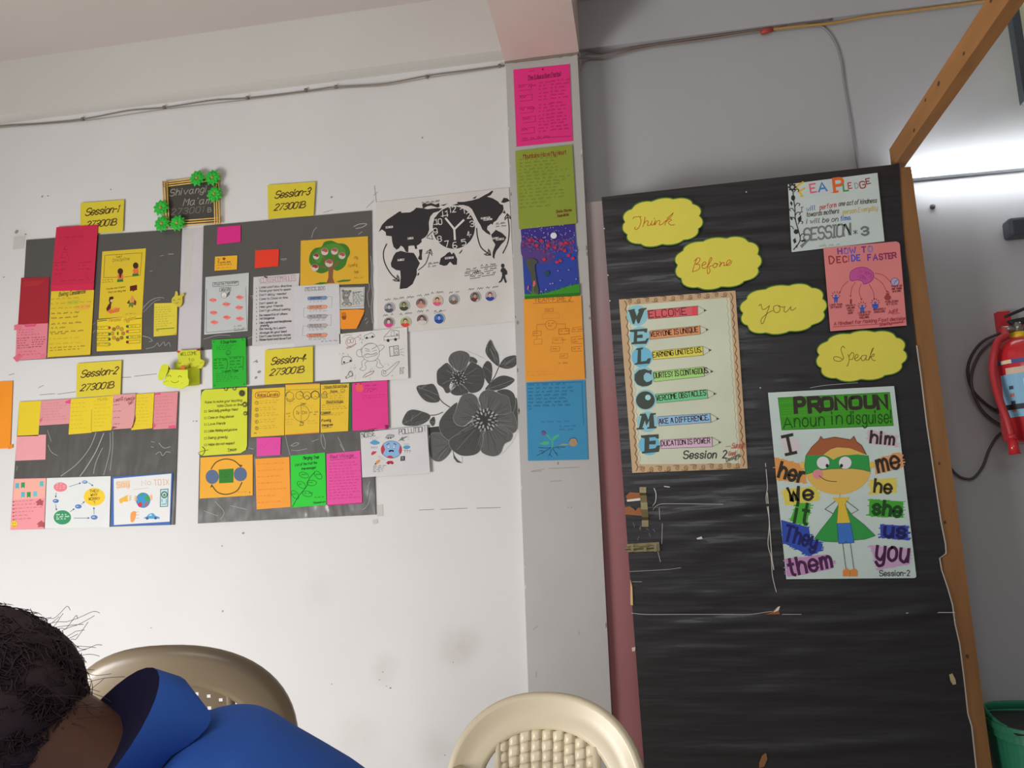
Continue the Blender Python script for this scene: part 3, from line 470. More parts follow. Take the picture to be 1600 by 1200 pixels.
for x, y in [(216, 566), (450, 550), (222, 915), (462, 905)]: s.poly([(x, y), (x+12*(1 if x < 300 else -1), y), (x, y+12*(1 if y < 700 else -1))], DGN)
s.text('E Days Rules', (278, 584), (395, 574), 20, DGN, 3.5); s.ring(333, 655, 18, 18, 3, DGN); s.line(quad(322, 660, 332, 668, 343, 659), 3, DGN, smooth=True); s.ell(327, 650, 2.5, 3, DGN, 6); s.ell(340, 649, 2.5, 3, DGN, 6); s.scrib(240, 598, 430, 640, 3, (26, 120, 32), 2, .8, 8)
s.line(quad(222, 705, 318, 700, 330, 745, 318, 785), 3, DGN); s.line(quad(335, 690, 452, 685, 448, 790), 3, DGN); s.scrib(220, 708, 318, 790, 4, DGN, 3, .95, 11); s.scrib(345, 690, 440, 785, 4, DGN, 3, .95, 11); s.text('Lunch Time', (290, 810), (410, 802), 18, DGN, 3.5); s.scrib(240, 815, 420, 890, 5, (26, 120, 32), 2, .9, 8)
s.done('bright green sheet with a smiley and dark writing, between upper and lower right boards', 'paper')
s = Sheet('poster', quad(530, 522, 636, 511, 638, 592, 532, 598), (222, 219, 214), L=7, o=(500, 500, 5)); LNE = (96, 92, 90)
s.ring(395, 252, 70, 72, 3, LNE, 30); s.line(quad(345, 205, 372, 190, 420, 185, 450, 210), 2.5, LNE, smooth=True); s.line(quad(350, 220, 385, 232), 3.5, LNE); s.line(quad(405, 228, 440, 208), 3.5, LNE); s.line(quad(355, 240, 390, 245), 3, LNE); s.line(quad(410, 245, 445, 235), 3, LNE); s.line(quad(345, 275, 370, 262, 400, 270, 440, 255, 445, 270, 400, 285, 360, 292, 345, 275), 3, LNE, smooth=True); s.line(quad(355, 272, 440, 265), 2, LNE)
s.line(quad(330, 228, 295, 235, 285, 260, 300, 285, 340, 285), 3, LNE, smooth=True); s.line(quad(325, 215, 318, 240, 330, 255), 3, LNE, smooth=True); s.line(quad(455, 200, 480, 195, 503, 205, 490, 225, 460, 250), 3, LNE, smooth=True); s.line(quad(348, 305, 325, 330, 330, 365, 310, 385, 345, 395, 360, 370, 350, 340, 378, 318), 3, LNE, smooth=True); s.line(quad(425, 318, 450, 325, 440, 360, 465, 375, 495, 365, 470, 340, 465, 315, 445, 300), 3, LNE, smooth=True)
RD = (150, 70, 66); s.ring(240, 172, 38, 38, 3, RD); s.ring(225, 168, 12, 17, 3, RD); s.ring(250, 162, 12, 17, 3, RD); s.line(quad(270, 145, 300, 125, 318, 112, 320, 150, 295, 130), 3, RD); s.line(quad(205, 218, 285, 185), 4, RD); s.line(quad(210, 225, 260, 205), 4, RD); s.line(quad(180, 135, 200, 118, 250, 120), 2.5, LNE, smooth=True)
s.line(quad(345, 140, 350, 120, 380, 110, 405, 100, 425, 118, 422, 132, 350, 145), 3, INK, smooth=True); s.ell(365, 140, 9, 9, INK, 12); s.ell(410, 131, 9, 9, INK, 12)
s.line(quad(500, 160, 500, 130, 530, 100, 550, 75, 615, 85, 620, 145, 500, 160), 3, INK); s.line(quad(505, 132, 618, 122), 3, INK); s.frame(555, 90, 580, 125, 3, (120, 130, 130)); s.ell(532, 160, 12, 12, INK, 14); s.ell(590, 152, 12, 12, INK, 14); s.poly(quad(595, 108, 600, 104, 604, 110, 612, 112, 604, 118, 598, 124), (150, 60, 60))
s.line(quad(542, 210, 610, 200, 618, 275, 548, 283, 542, 210), 4, INK); s.line(quad(575, 208, 580, 280), 4, INK); s.ring(596, 225, 8, 8, 3, INK); s.ring(598, 258, 10, 12, 3, INK)
for y in (235, 250, 265): s.line([(625, y), (655, y+(y-250)*.8)], 2.5, LNE)
s.line(quad(170, 345, 172, 300, 195, 285, 235, 290, 250, 320, 225, 330, 170, 348), 3.5, INK, smooth=True); s.ell(188, 330, 8, 8, INK, 10); s.ell(238, 318, 8, 8, INK, 10); s.line(quad(200, 455, 235, 400, 258, 430, 205, 458, 200, 440), 3.5, INK); s.ring(240, 420, 16, 22, 3, INK); s.line(quad(335, 450, 360, 420, 420, 398, 405, 420, 350, 448), 4, (140, 66, 62), smooth=True); s.line(quad(480, 420, 490, 390, 520, 395, 600, 330, 615, 335, 540, 420, 500, 440, 480, 420), 3, LNE, smooth=True); s.ring(505, 410, 10, 12, 3, LNE)
for k in range(34):
    x, y = random.choice([(170, 270), (260, 360), (400, 385), (520, 350), (180, 375), (265, 440), (410, 450), (330, 160), (480, 130), (175, 180), (560, 430), (225, 260)]); x += random.uniform(-22, 22); y += random.uniform(-14, 14); s.line([(x, y), (x+random.uniform(-12, 12), y+random.uniform(4, 14))], 2, LNE)
for k in range(5): s.scrib(622, 372+k*11, 665, 380+k*11, 1, INK, 2.5, .9, 5)
s.done('white line drawing of a grimacing globe among noisy vehicles, uncoloured', 'poster')
# --- lower right board
s = Sheet('paper_sheet', [(x/5+290, y/5+580) for x, y in quad(122, 190, 128, 165, 150, 145, 300, 136, 482, 125, 480, 580, 470, 615, 430, 640, 120, 662, 108, 640, 114, 300)], (212, 218, 52), L=7, o=(290, 580, 5))
for i, (t, x0, x1, y) in enumerate([('Rules to make your teaching', 150, 440, 252), ('table Class on time', 245, 440, 280), ('Send daily greetings friend', 175, 405, 320), ('Come on they please', 175, 375, 372), ('Love friends', 175, 310, 422), ('Listen thinking and you love', 175, 400, 476), ('Being greedy', 175, 325, 530), ('Helps don not respect', 175, 380, 582)]):
    s.text(t, (x0, y), (x1, y-(x1-x0)*.06), 18, (74, 74, 34), 3, .25, .9)
    if i > 1: s.frame(147, y-12, 163, y+2, 2.5, (74, 74, 34))
s.text('Team', (325, 622), (395, 616), 16, INK, 3.5, .3); s.line(quad(330, 628, 395, 620), 3, INK)
for x, y, r, n in [(316, 138, 19, 8), (382, 135, 19, 8), (440, 172, 28, 12), (462, 260, 24, 9), (466, 330, 19, 8)]:
    for k in range(n): s.ell(x+r*.65*cos(2*pi*k/n), y+r*.65*sin(2*pi*k/n), r*.34, r*.17, (70, 70, 44), 8, 2*pi*k/n)
    s.ell(x, y, r*.33, r*.33, (210, 212, 60) if n < 12 else (80, 80, 40), 10)
s.line(quad(130, 590, 150, 620, 125, 660, 100, 640, 130, 625, 175, 615), 4, (90, 92, 40), smooth=True); s.done('lime yellow list with rounded corners and small black flowers in its corner', 'paper')
Y4 = (232, 192, 46)
s = Sheet('paper_sheet', quad(394, 608, 445, 605, 444, 680, 392, 683), Y4, L=6, o=(290, 580, 5))
s.line(quad(560, 165, 640, 160, 650, 170, 660, 158, 720, 158, 735, 180, 715, 203, 640, 200, 560, 210, 545, 188), 5, (170, 84, 44), smooth=True, closed=True); s.text('Voice Levels', (558, 200), (722, 193), 26, (140, 50, 40), 4.5, .15)
for k, y in enumerate([247, 300, 345, 395, 445]): s.ring(556, y, 13, 13, 3, INK); s.text('12345'[k], (551, y+6), (560, y+6), 13, INK, 2.5); s.scrib(580, y-22, 750, y+14, 2, (176, 146, 52), 2.2, .85, 9)
s.scrib(535, 480, 570, 492, 1, INK, 3, .9, 8); s.done('amber sheet headed Voice Levels with five numbered circles', 'paper')
s = Sheet('paper_sheet', quad(446, 602, 500, 599, 499, 676, 445, 679), Y4, L=6, o=(440, 600, 10)); s.line(quad(62, 95, 598, 78), 4, INK); s.poly(quad(52, 790, 590, 750, 595, 765, 55, 800), (226, 128, 50)); s.poly(quad(62, 8, 600, -12, 600, 4, 62, 22), (226, 140, 60))
for x, y, a in [(130, 185, 0), (280, 178, 1), (398, 180, 2), (525, 175, 3)]: s.ring(x, y, 58, 60, 6, INK)
s.line(quad(75, 230, 100, 265, 160, 265, 200, 225), 9, BRN, smooth=True); s.line(quad(62, 190, 80, 135, 130, 110), 7, BRN, smooth=True); s.line(quad(280, 160, 300, 190, 325, 180), 5, INK); s.line(quad(290, 108, 330, 140, 335, 190), 8, INK, smooth=True); s.line(quad(345, 215, 398, 175, 440, 215, 395, 245, 345, 215), 7, INK); s.line(quad(468, 220, 460, 150, 520, 105, 580, 140, 588, 210), 9, BRN, smooth=True); s.line(quad(505, 210, 530, 190, 560, 215), 5, INK)
s.ring(308, 458, 125, 126, 6, INK, 36); s.line(quad(305, 335, 308, 585), 5, INK); s.text('To', (225, 475), (270, 472), 48, INK, 6, .2); s.text('Do', (322, 472), (395, 462), 48, INK, 6, .2); s.text('Clear', (300, 325), (380, 318), 28, INK, 5, .2); s.scrib(70, 445, 175, 490, 1, INK, 5, .9, 24); s.scrib(105, 495, 135, 520, 1, INK, 5, .9, 14); s.scrib(440, 430, 600, 465, 1, INK, 5, .9, 24); s.scrib(500, 470, 560, 492, 1, INK, 5, .9, 16); s.text('Day', (292, 612), (345, 608), 22, INK, 5); s.text('but', (285, 655), (345, 648), 26, INK, 5)
s.scrib(70, 280, 190, 330, 2, (186, 158, 56), 4, .9, 16); s.scrib(330, 330, 560, 400, 2, (186, 158, 56), 4, .8, 16); s.scrib(70, 540, 190, 660, 3, (186, 158, 56), 4, .8, 16); s.scrib(400, 560, 560, 640, 2, (186, 158, 56), 4, .8, 16)
s.done('amber sheet with a large halved circle and four small ones above it', 'paper')
Sheet('paper_sheet', quad(503, 600, 549, 598, 548.5, 672, 504, 676), (44, 110, 40), L=5).done('dark green backing sheet peeking out behind the sheet with a little house', 'paper')
s = Sheet('paper_sheet', quad(501, 601, 545.5, 599, 544, 673.5, 501, 676), Y4, L=6.5, o=(440, 600, 10))
s.text('House Advantage', (670, 68), (1020, 42), 42, INK, 6, .1); s.line(quad(640, 78, 1040, 44), 6, INK); s.text('Rules', (765, 132), (870, 125), 34, INK, 6, .1); s.line(quad(750, 138, 880, 128), 4, INK); s.ring(955, 105, 32, 32, 5, INK); s.line(quad(940, 108, 955, 122, 970, 100), 5, INK, smooth=True)
s.line(quad(620, 168, 678, 110, 728, 160, 700, 160, 715, 215, 630, 220, 625, 170), 7, INK); s.line(quad(640, 165, 712, 160), 4, INK); s.line(quad(632, 192, 715, 188), 4, INK); s.line(quad(660, 130, 662, 215), 4, INK); s.line(quad(690, 130, 692, 215), 4, INK)
s.scrib(745, 140, 1020, 245, 3, (150, 126, 46), 4, .9, 18); s.text('Disadvantages', (700, 300), (960, 288), 34, INK, 6, .1); s.line(quad(690, 308, 970, 294), 4, INK); s.line(quad(700, 262, 960, 250), 4, INK); s.scrib(630, 320, 1040, 420, 3, (150, 126, 46), 4, .9, 16); s.text('Common', (620, 475), (765, 462), 36, INK, 7); s.line(quad(620, 488, 780, 476), 6, INK); s.line(quad(620, 440, 770, 430), 5, INK); s.scrib(780, 450, 1000, 500, 2, (170, 144, 50), 4, .9, 14); s.text('Family', (625, 590), (765, 580), 34, INK, 7, .2); s.line(quad(620, 570, 640, 550), 6, INK); s.line(quad(755, 550, 770, 600), 8, INK); s.text('Energy use', (630, 665), (795, 650), 34, INK, 6, .2); s.line(quad(630, 640, 795, 624), 4, INK); s.line(quad(630, 690, 780, 676), 5, INK)
s.done('amber sheet with a little black house drawn at its top left', 'paper')
s = Sheet('paper_sheet', quad(550, 599, 605, 594, 607, 670, 551, 673), (230, 56, 142), L=7, o=(440, 600, 10)); DP = (140, 24, 80)
s.ell(1215, 60, 62, 66, (240, 96, 88)); s.ell(1160, 2, 9, 9, BLK, 8); s.ell(1232, -2, 9, 9, BLK, 8); s.line(quad(1300, 68, 1490, 72), 5, DP); s.scrib(1300, 5, 1480, 60, 1, DP, 5, .7, 24); s.scrib(1285, 90, 1480, 140, 2, DP, 4, .8, 16); s.scrib(1260, 170, 1600, 240, 2, (190, 40, 112), 4, .9, 14); s.line(quad(1120, 410, 1200, 410), 4, (206, 50, 80)); s.poly(quad(1350, 708, 1490, 690, 1490, 700, 1350, 716), DP); s.poly(quad(1610, 640, 1668, 640, 1668, 700, 1625, 700), DP)
s.done('magenta sheet with an orange spot in its corner, right of the house sheet', 'paper')
sticky(quad(401, 684, 439, 683, 438, 711, 401, 713), (226, 70, 160), 'small pink sticky note under the sheet headed Voice Levels', 1, (190, 50, 130))
s = Sheet('paper_sheet', quad(313, 715, 395, 710, 395, 774, 312, 779), (240, 172, 44), L=6, o=(290, 580, 5)); CY = (92, 110, 140); s.sl = 0
s.ell(208, 825, 52, 56, CY); s.ell(428, 805, 52, 55, CY); s.poly(quad(258, 768, 375, 760, 374, 870, 262, 876), (52, 128, 46)); s.scrib(275, 785, 330, 835, 3, (34, 92, 34), 2.5, .9, 9)
s.line(quad(200, 762, 240, 710, 310, 686, 380, 700, 430, 745), 9, (96, 78, 44), smooth=True); s.poly(quad(430, 752, 420, 728, 446, 735), (96, 78, 44)); s.line(quad(440, 870, 400, 935, 320, 962, 250, 945, 205, 890), 9, (96, 78, 44), smooth=True); s.poly(quad(202, 882, 192, 910, 218, 900), (96, 78, 44)); s.scrib(405, 938, 480, 952, 1, (190, 130, 40), 2.5, .9, 8); s.text('4', (497, 953), (508, 952), 14, (130, 90, 40), 3)
s.done('amber sheet with two grey-blue circles and a green square in a cycle of arrows', 'paper')
note(quad(399, 717, 452, 714, 454, 792, 401, 796), (246, 158, 44), 'orange sheet of faint writing at the bottom of the lower right board', 7, (206, 120, 40), name='paper_sheet', grp=None, w=.45)
s = Sheet('paper_sheet', quad(454, 712, 508, 707, 510, 789, 456, 793), (34, 206, 48), L=6, o=(290, 580, 5)); DGR = (18, 84, 30)
s.text('Merging Tree', (918, 690), (1040, 682), 24, DGR, 4.5, .2); s.text('List of the fruit the', (855, 742), (1025, 722), 18, DGR, 3.5, .2); s.text('tree managed', (905, 770), (1015, 760), 17, DGR, 3.5, .2); s.line(quad(836, 1058, 880, 980, 945, 900, 965, 840, 1010, 790), 5, DGR, smooth=True)
for x, y, a in [(925, 812, .3), (1035, 812, .8), (905, 888, .6), (985, 873, 0), (855, 965, .9), (950, 958, .2)]:
    s.line([(x+38*cos(t)*cos(a)-22*sin(t)*sin(a), y+38*cos(t)*sin(a)+22*sin(t)*cos(a)) for t in [k*pi/8 for k in range(16)]], 3.5, DGR, closed=True); s.scrib(x-20, y-10, x+20, y+8, 1, DGR, 3, .9, 12)
s.text('Session', (1000, 1035), (1092, 1026), 14, DGR, 3.5); s.scrib(1005, 980, 1090, 996, 1, DGR, 2.5, .9, 8); s.done('bright green sheet with a branch of six leaves drawn on it', 'paper')
s = Sheet('paper_sheet', quad(510, 709, 563, 704, 566, 786, 511, 790), (230, 78, 158), L=6, o=(290, 580, 5)); s.text('Red Village', (1130, 682), (1310, 668), 24, (150, 40, 100), 4, .1); s.line(quad(1130, 694, 1335, 676), 3, (150, 40, 100)); s.scrib(1120, 710, 1360, 1010, 13, (190, 50, 120), 2.5, .95, 9); s.poly(quad(1105, 1045, 1378, 1026, 1378, 1032, 1105, 1052), (190, 40, 110)); s.done('magenta sheet with a two-word heading at the bottom right of the lower right board', 'paper')
s = Sheet('poster', quad(563, 676, 667, 665, 672, 739, 566, 746), (214, 212, 212), L=9, o=(560, 660, 13.333)); s.sl = -.08
s.text('NOISE', (75, 325), (350, 275), 100, INK, 11, .1); s.text('POLLUTION', (850, 250), (1390, 185), 100, INK, 11, .05, .7); s.line(quad(60, 345, 480, 290), 3, (190, 120, 120)); s.line(quad(850, 268, 1400, 205), 3, (190, 120, 120))
s.ell(688, 565, 215, 180, (140, 184, 224), 30); s.poly(quad(520, 470, 540, 520, 555, 570, 530, 620, 500, 670, 475, 610, 475, 540), (206, 56, 74), True); s.poly(quad(880, 480, 905, 540, 900, 620, 870, 660, 840, 610, 850, 560, 860, 510), (206, 56, 74), True); s.poly(quad(585, 728, 620, 700, 665, 690, 710, 712, 725, 740, 650, 745), (206, 56, 74), True); s.ring(688, 565, 215, 180, 8, (40, 50, 90), 36)
for x in (628, 738): s.ell(x, 502, 26, 36, (236, 236, 236)); s.ring(x, 502, 26, 36, 6, (40, 50, 90)); s.ell(x, 495, 9, 12, BLK, 10)
s.line(quad(590, 465, 640, 432), 14, (40, 50, 90)); s.line(quad(735, 432, 785, 465), 14, (40, 50, 90)); s.poly(quad(628, 588, 660, 572, 715, 572, 740, 590, 735, 618, 690, 604, 640, 622), (36, 40, 74)); BLU = (96, 158, 196)
s.poly(quad(240, 420, 285, 385, 330, 365, 390, 385, 440, 415, 440, 440, 380, 462, 320, 466, 260, 445), BLU, True); s.poly(quad(930, 515, 970, 485, 1020, 480, 1080, 500, 1060, 540, 1000, 560, 950, 545), BLU, True)
for k in range(4): s.line([(275+k*38, 505), (268+k*38, 540)], 9, (90, 100, 120)); s.line([(255+k*45, 350-abs(k-1.5)*20), (262+k*45, 375-abs(k-1.5)*20)], 6, (90, 100, 120))
for k in range(3): s.line([(945+k*55, 585), (985+k*50, 580), (965+k*50, 625)], 9, (130, 70, 80)); s.line([(960+k*40, 440), (965+k*40, 470)], 6, (90, 100, 120))
s.poly(quad(265, 640, 300, 600, 385, 605, 350, 650, 275, 690), (200, 70, 84)); s.poly(quad(340, 865, 370, 810, 430, 770, 465, 800, 400, 865, 355, 880), (226, 150, 80)); s.poly(quad(335, 870, 365, 840, 375, 868, 350, 882), (90, 40, 40))
for k in range(5): s.line([(420+k*28, 740+k*10), (430+k*32, 690+k*22)], 5, (120, 130, 110))
s.poly(quad(572, 850, 615, 805, 700, 800, 745, 850, 700, 862, 600, 862), (190, 36, 64)); s.ell(625, 860, 17, 15, BLK, 12); s.ell(705, 858, 17, 15, BLK, 12); s.poly(quad(880, 708, 970, 700, 968, 795, 875, 805), (44, 44, 52)); s.line(quad(900, 730, 945, 725), 8, (200, 200, 200)); s.line(quad(905, 790, 908, 745, 935, 745, 938, 785), 8, (190, 190, 190))
s.poly(quad(560, 320, 600, 265, 650, 250, 745, 262, 740, 305, 690, 325, 580, 332), (170, 168, 166)); s.line(quad(560, 320, 600, 265, 650, 250, 745, 262, 740, 305, 690, 325, 580, 332), 6, INK, closed=True); s.ell(620, 330, 15, 15, BLK, 12); s.ell(672, 328, 15, 15, BLK, 12); s.poly(quad(820, 400, 880, 335, 930, 285, 920, 320, 1010, 285, 1020, 300, 930, 350, 965, 390, 890, 370), (120, 124, 124))
for k in range(3): s.line([(1025, 275+k*38), (1060, 265+k*42)], 5, (120, 124, 124))
s.scrib(310, 900, 540, 1050, 4, (100, 100, 100), 5, .9, 22); s.done('white poster reading Noise Pollution with a worried blue and red globe', 'poster')
# --- world map with clock
s = Sheet('wall_chart', quad(588, 316, 795, 293, 806, 502, 590, 523), (218, 213, 207), L=3, o=(570, 270, 6.154)); K = (56, 52, 54); s.sl = -.1
s.poly(quad(133, 570, 165, 500, 215, 450, 290, 400, 335, 370, 350, 385, 435, 380, 470, 360, 495, 335, 560, 340, 600, 350, 640, 345, 700, 340, 755, 345, 740, 362, 660, 385, 630, 420, 615, 480, 620, 545, 605, 590, 580, 620, 545, 640, 548, 665, 520, 690, 500, 700, 505, 730, 485, 735, 475, 700, 450, 700, 420, 705, 418, 765, 395, 760, 370, 715, 345, 700, 330, 725, 305, 740, 275, 710, 262, 660, 258, 610, 205, 605, 200, 570, 165, 545), K)
for q in [quad(550, 305, 570, 292, 600, 300, 640, 290, 680, 305, 715, 290, 720, 325, 700, 335, 640, 315, 600, 322, 560, 345), quad(725, 312, 800, 295, 760, 318), quad(840, 312, 890, 295, 905, 318, 860, 322), quad(300, 765, 345, 750, 400, 765, 470, 770, 490, 800, 530, 870, 500, 930, 500, 980, 460, 1070, 405, 1110, 335, 1118, 345, 1000, 340, 940, 300, 935, 255, 905, 250, 870, 275, 800), quad(510, 965, 525, 960, 520, 985, 503, 990), quad(715, 880, 730, 820, 770, 795, 795, 770, 820, 760, 835, 785, 855, 765, 870, 790, 888, 830, 885, 885, 850, 885, 820, 855, 790, 890, 760, 895), quad(905, 775, 940, 730, 935, 755, 915, 778),
          quad(885, 280, 950, 280, 1030, 265, 1100, 245, 1150, 215, 1190, 195, 1225, 170, 1235, 180, 1210, 215, 1175, 230, 1230, 245, 1280, 275, 1300, 300, 1330, 310, 1335, 350, 1325, 380, 1290, 420, 1270, 455, 1235, 480, 1230, 500, 1215, 490, 1180, 515, 1175, 545, 1200, 570, 1210, 600, 1170, 580, 1130, 545, 1110, 500, 1090, 470, 1070, 430, 1050, 390, 1030, 350, 1000, 325, 950, 310, 900, 310),
          quad(1310, 285, 1335, 240, 1370, 245, 1395, 270, 1340, 290), quad(1325, 385, 1345, 358, 1355, 395), quad(1215, 595, 1260, 548, 1320, 580, 1362, 620, 1345, 655, 1310, 690, 1290, 720, 1265, 750, 1250, 790, 1245, 830, 1228, 810, 1230, 760, 1255, 690, 1230, 650), quad(520, 740, 555, 735, 548, 800, 552, 835, 530, 840, 510, 825, 525, 790), quad(1035, 245, 1080, 220, 1060, 250), quad(310, 385, 345, 370, 355, 380, 320, 398)]: s.poly(q, K)
s.ell(858, 526, 214, 214, (222, 218, 212), 48); s.ell(856, 527, 203, 204, K, 48)
for t, x, y in [('12', 845, 352), ('1', 942, 365), ('2', 1003, 410), ('3', 1035, 490), ('4', 1008, 588), ('5', 955, 668), ('6', 868, 697), ('7', 793, 682), ('8', 722, 635), ('9', 682, 560), ('10', 712, 471), ('11', 765, 395)]: w = 18 if len(t) == 1 else 30; s.text(t, (x-w, y+30), (x+w, y+24), 54, (226, 222, 216), 8)
s.line(quad(665, 498, 715, 490), 7, (226, 222, 216)); s.line(quad(735, 418, 800, 405), 7, (226, 222, 216))
for a in [quad(778, 438, 860, 540), quad(950, 455, 858, 545), quad(860, 535, 866, 640)]: s.line(a, 19, (226, 222, 216))
def swoop(p, tip, w=11):
    s.line(p, w, K, smooth=True); x, y = tip; a = math.atan2(y-p[-2][1], x-p[-2][0])
    for d in (2.5, -2.5): s.line([(x, y), (x+48*cos(a+d), y+48*sin(a+d))], w*.9, K)
    for d in (2.2, -2.2): s.line([(x-30*cos(a), y-30*sin(a)), (x-30*cos(a)+40*cos(a+d), y-30*sin(a)+40*sin(a+d))], w*.8, K)
swoop(quad(210, 685, 180, 760, 190, 860, 250, 970, 330, 1040), (332, 1042)); swoop(quad(515, 935, 580, 880, 608, 815, 630, 740), (632, 735), 8); swoop(quad(1075, 535, 1085, 620, 1120, 720, 1205, 788), (1210, 792)); swoop(quad(1328, 772, 1375, 670, 1388, 540, 1372, 400), (1370, 395)); s.line(quad(598, 615, 655, 560), 8, K); s.line(quad(595, 625, 655, 640, 640, 600), 6, K); s.line(quad(670, 440, 740, 370), 10, K)
for x, y, w, h in [(200, 512, 70, 20), (412, 618, 55, 20), (315, 826, 65, 20), (770, 808, 85, 20), (1115, 425, 90, 18), (1140, 440, 85, 18), (1228, 618, 60, 18), (1260, 628, 80, 20)]: s.rect(x, y+4, x+w, y+h+4, (216, 212, 206)); s.scrib(x+5, y+5, x+w-4, y+h+4, 1, K, 4, .98, 11)
for x, y, w, n in [(550, 280, 160, 1), (610, 870, 70, 2), (1262, 485, 90, 2)]: s.scrib(x, y-10, x+w, y+n*24, n, (90, 86, 86), 4, .95, 14); s.line([(x, y+14), (x+w, y-2)], 3, (90, 86, 86))
for x0, x1, y in [(975, 1085, 945), (1115, 1268, 908), (960, 1040, 985), (1055, 1135, 968), (1150, 1232, 945), (1012, 1108, 1014), (1125, 1245, 990)]: s.scrib(x0, y-26, x1, y, 1, K, 4, 1, 18); s.line([(x0, y+6), (x1, y-(x1-x0)*.1)], 5, K)
s.ell(1326, 893, 17, 20, K); s.poly(quad(1310, 925, 1322, 910, 1345, 915, 1368, 945, 1370, 975, 1348, 985, 1352, 1010, 1366, 1048, 1355, 1062, 1345, 1050, 1333, 1012, 1318, 1045, 1290, 1060, 1285, 1052, 1308, 1030, 1320, 990, 1318, 960, 1303, 945), K)
s.o = (580, 400, 6.154)
for x, y, w in [(130, 435, 105), (270, 420, 105), (440, 395, 75), (575, 370, 100), (750, 365, 135), (935, 335, 140), (1105, 320, 140), (115, 585, 110), (275, 572, 95), (445, 548, 135), (605, 545, 105)]: s.scrib(x, y-22, x+w, y+4, 1, (90, 86, 90) if y != 545 else K, 3.5 if y != 545 else 5, 1, 20)
s.line(quad(605, 552, 715, 520), 3, K); s.done('white chart of a black world map with a clock face in its middle', 'chart')
for i, (x, y, bgc, hair, skin, shirt, lab) in enumerate([(172, 498, (150, 150, 160), (60, 56, 60), (190, 186, 190), (90, 88, 96), 'grey round photo badge at the left end of the upper badge row'), (315, 480, (150, 160, 130), (50, 40, 34), (206, 176, 130), (70, 74, 60), 'round photo badge of a person in glasses on a green ground'), (478, 455, (130, 110, 106), (52, 36, 34), (190, 140, 124), (206, 150, 130), 'brownish round photo badge third from the left in the upper row'), (635, 433, (206, 184, 150), (60, 40, 34), (214, 176, 150), (224, 96, 140), 'round photo badge of a person in pink on a cream ground'), (792, 418, (140, 146, 150), (150, 150, 150), (190, 180, 176), (130, 100, 84), 'grey round photo badge with a brown top, beside the wide gap in the row'), (998, 393, (130, 128, 116), (60, 44, 40), (190, 150, 132), (120, 60, 66), 'round photo badge second from the right, with a white lower corner'), (1143, 385, (180, 168, 170), (90, 40, 36), (220, 180, 168), (60, 70, 150), 'round photo badge at the right end, showing a blue jacket'), (168, 640, (130, 120, 110), (60, 44, 40), (206, 190, 180), (220, 70, 140), 'round photo badge with a bright pink corner, leftmost of the lower row'), (328, 637, (170, 180, 120), (60, 50, 40), (220, 180, 150), (220, 74, 60), 'round photo badge of a person in red, second in the lower row'), (487, 612, (124, 100, 96), (70, 48, 48), (196, 170, 164), (214, 204, 200), 'brown round photo badge of a person in white, lower row'), (652, 602, (70, 120, 190), (36, 44, 80), (150, 170, 210), (40, 80, 150), 'all-blue round photo badge at the right end of the lower row')]):
    X, Y = 580+x/6.154, 400+y/6.154; r = 8.7
    t = Sheet('photo_badge', [(X+r*cos(k*pi/14), Y+r*sin(k*pi/14)) for k in range(28)], (222, 220, 216), L=5, thick=.0022); r = 7.9
    t.ell(X, Y, r, r, bgc); t.poly([(X+r*.98*cos(a), Y+r*.98*sin(a)) for a in [pi*(.12+.76*k/10) for k in range(11)]]+[(X-r*.35, Y+r*.12), (X+r*.35, Y+r*.1)], shirt); t.ell(X, Y-r*.3, r*.42, r*.46, hair, 14); t.ell(X, Y-r*.13, r*.32, r*.4, skin, 14)
    if i == 5: t.poly([(X+r*.1, Y+r*.9), (X+r*.75, Y+r*.2), (X+r*.6, Y+r*.7)], (230, 230, 226))
    if i == 1: t.line([(X-r*.3, Y-r*.18), (X+r*.3, Y-r*.2)], .8, BLK)
    t.done(lab, 'badge', 'round photo badges on the world map chart')
# --- black-and-white flower sticker
s = Sheet('wall_sticker', [(500+x/5, 500+y/5) for x, y in quad(640, 820, 670, 730, 720, 700, 760, 510, 890, 500, 990, 240, 1150, 240, 1280, 300, 1330, 150, 1400, 280, 1536, 275, 1548, 860, 1500, 960, 1420, 1050, 1350, 1068, 1110, 1064, 1112, 1118, 1060, 1080, 940, 1108, 855, 1040, 845, 840)], (226, 222, 217), L=1, o=(500, 500, 5), thick=.0003, m=mw)
F1, F2, F3, LT = (98, 98, 96), (82, 82, 80), (64, 63, 62), (140, 140, 138)
def petal(q, c, ctr, n=26, edge=True):
    q = quad(*q); s.poly(q, c, True); pp = catmull(q, 4, True)
    for k in range(n):
        p = pp[int(len(pp)*(k+.5)/n)]; a, b_ = random.uniform(.12, .35), random.uniform(.6, .95); s.line([(ctr[0]+(p[0]-ctr[0])*t_, ctr[1]+(p[1]-ctr[1])*t_+6*sin(t_*5+k)) for t_ in (a, (a+b_)/2, b_)], 2.2, random.choice([F3, F3, LT, (112, 112, 110), (60, 60, 58)]), smooth=True)
    if edge: s.line(pp, 2.2, (160, 160, 158), closed=True)
for q in [(1510, 640, 1540, 620, 1545, 850, 1530, 780, 1495, 730), (1380, 560, 1450, 540, 1510, 570, 1530, 640, 1510, 720, 1490, 730, 1485, 650, 1460, 600)]: petal(q, F2, (1400, 700), 14)
C1, C2 = (1080, 455), (1290, 780)
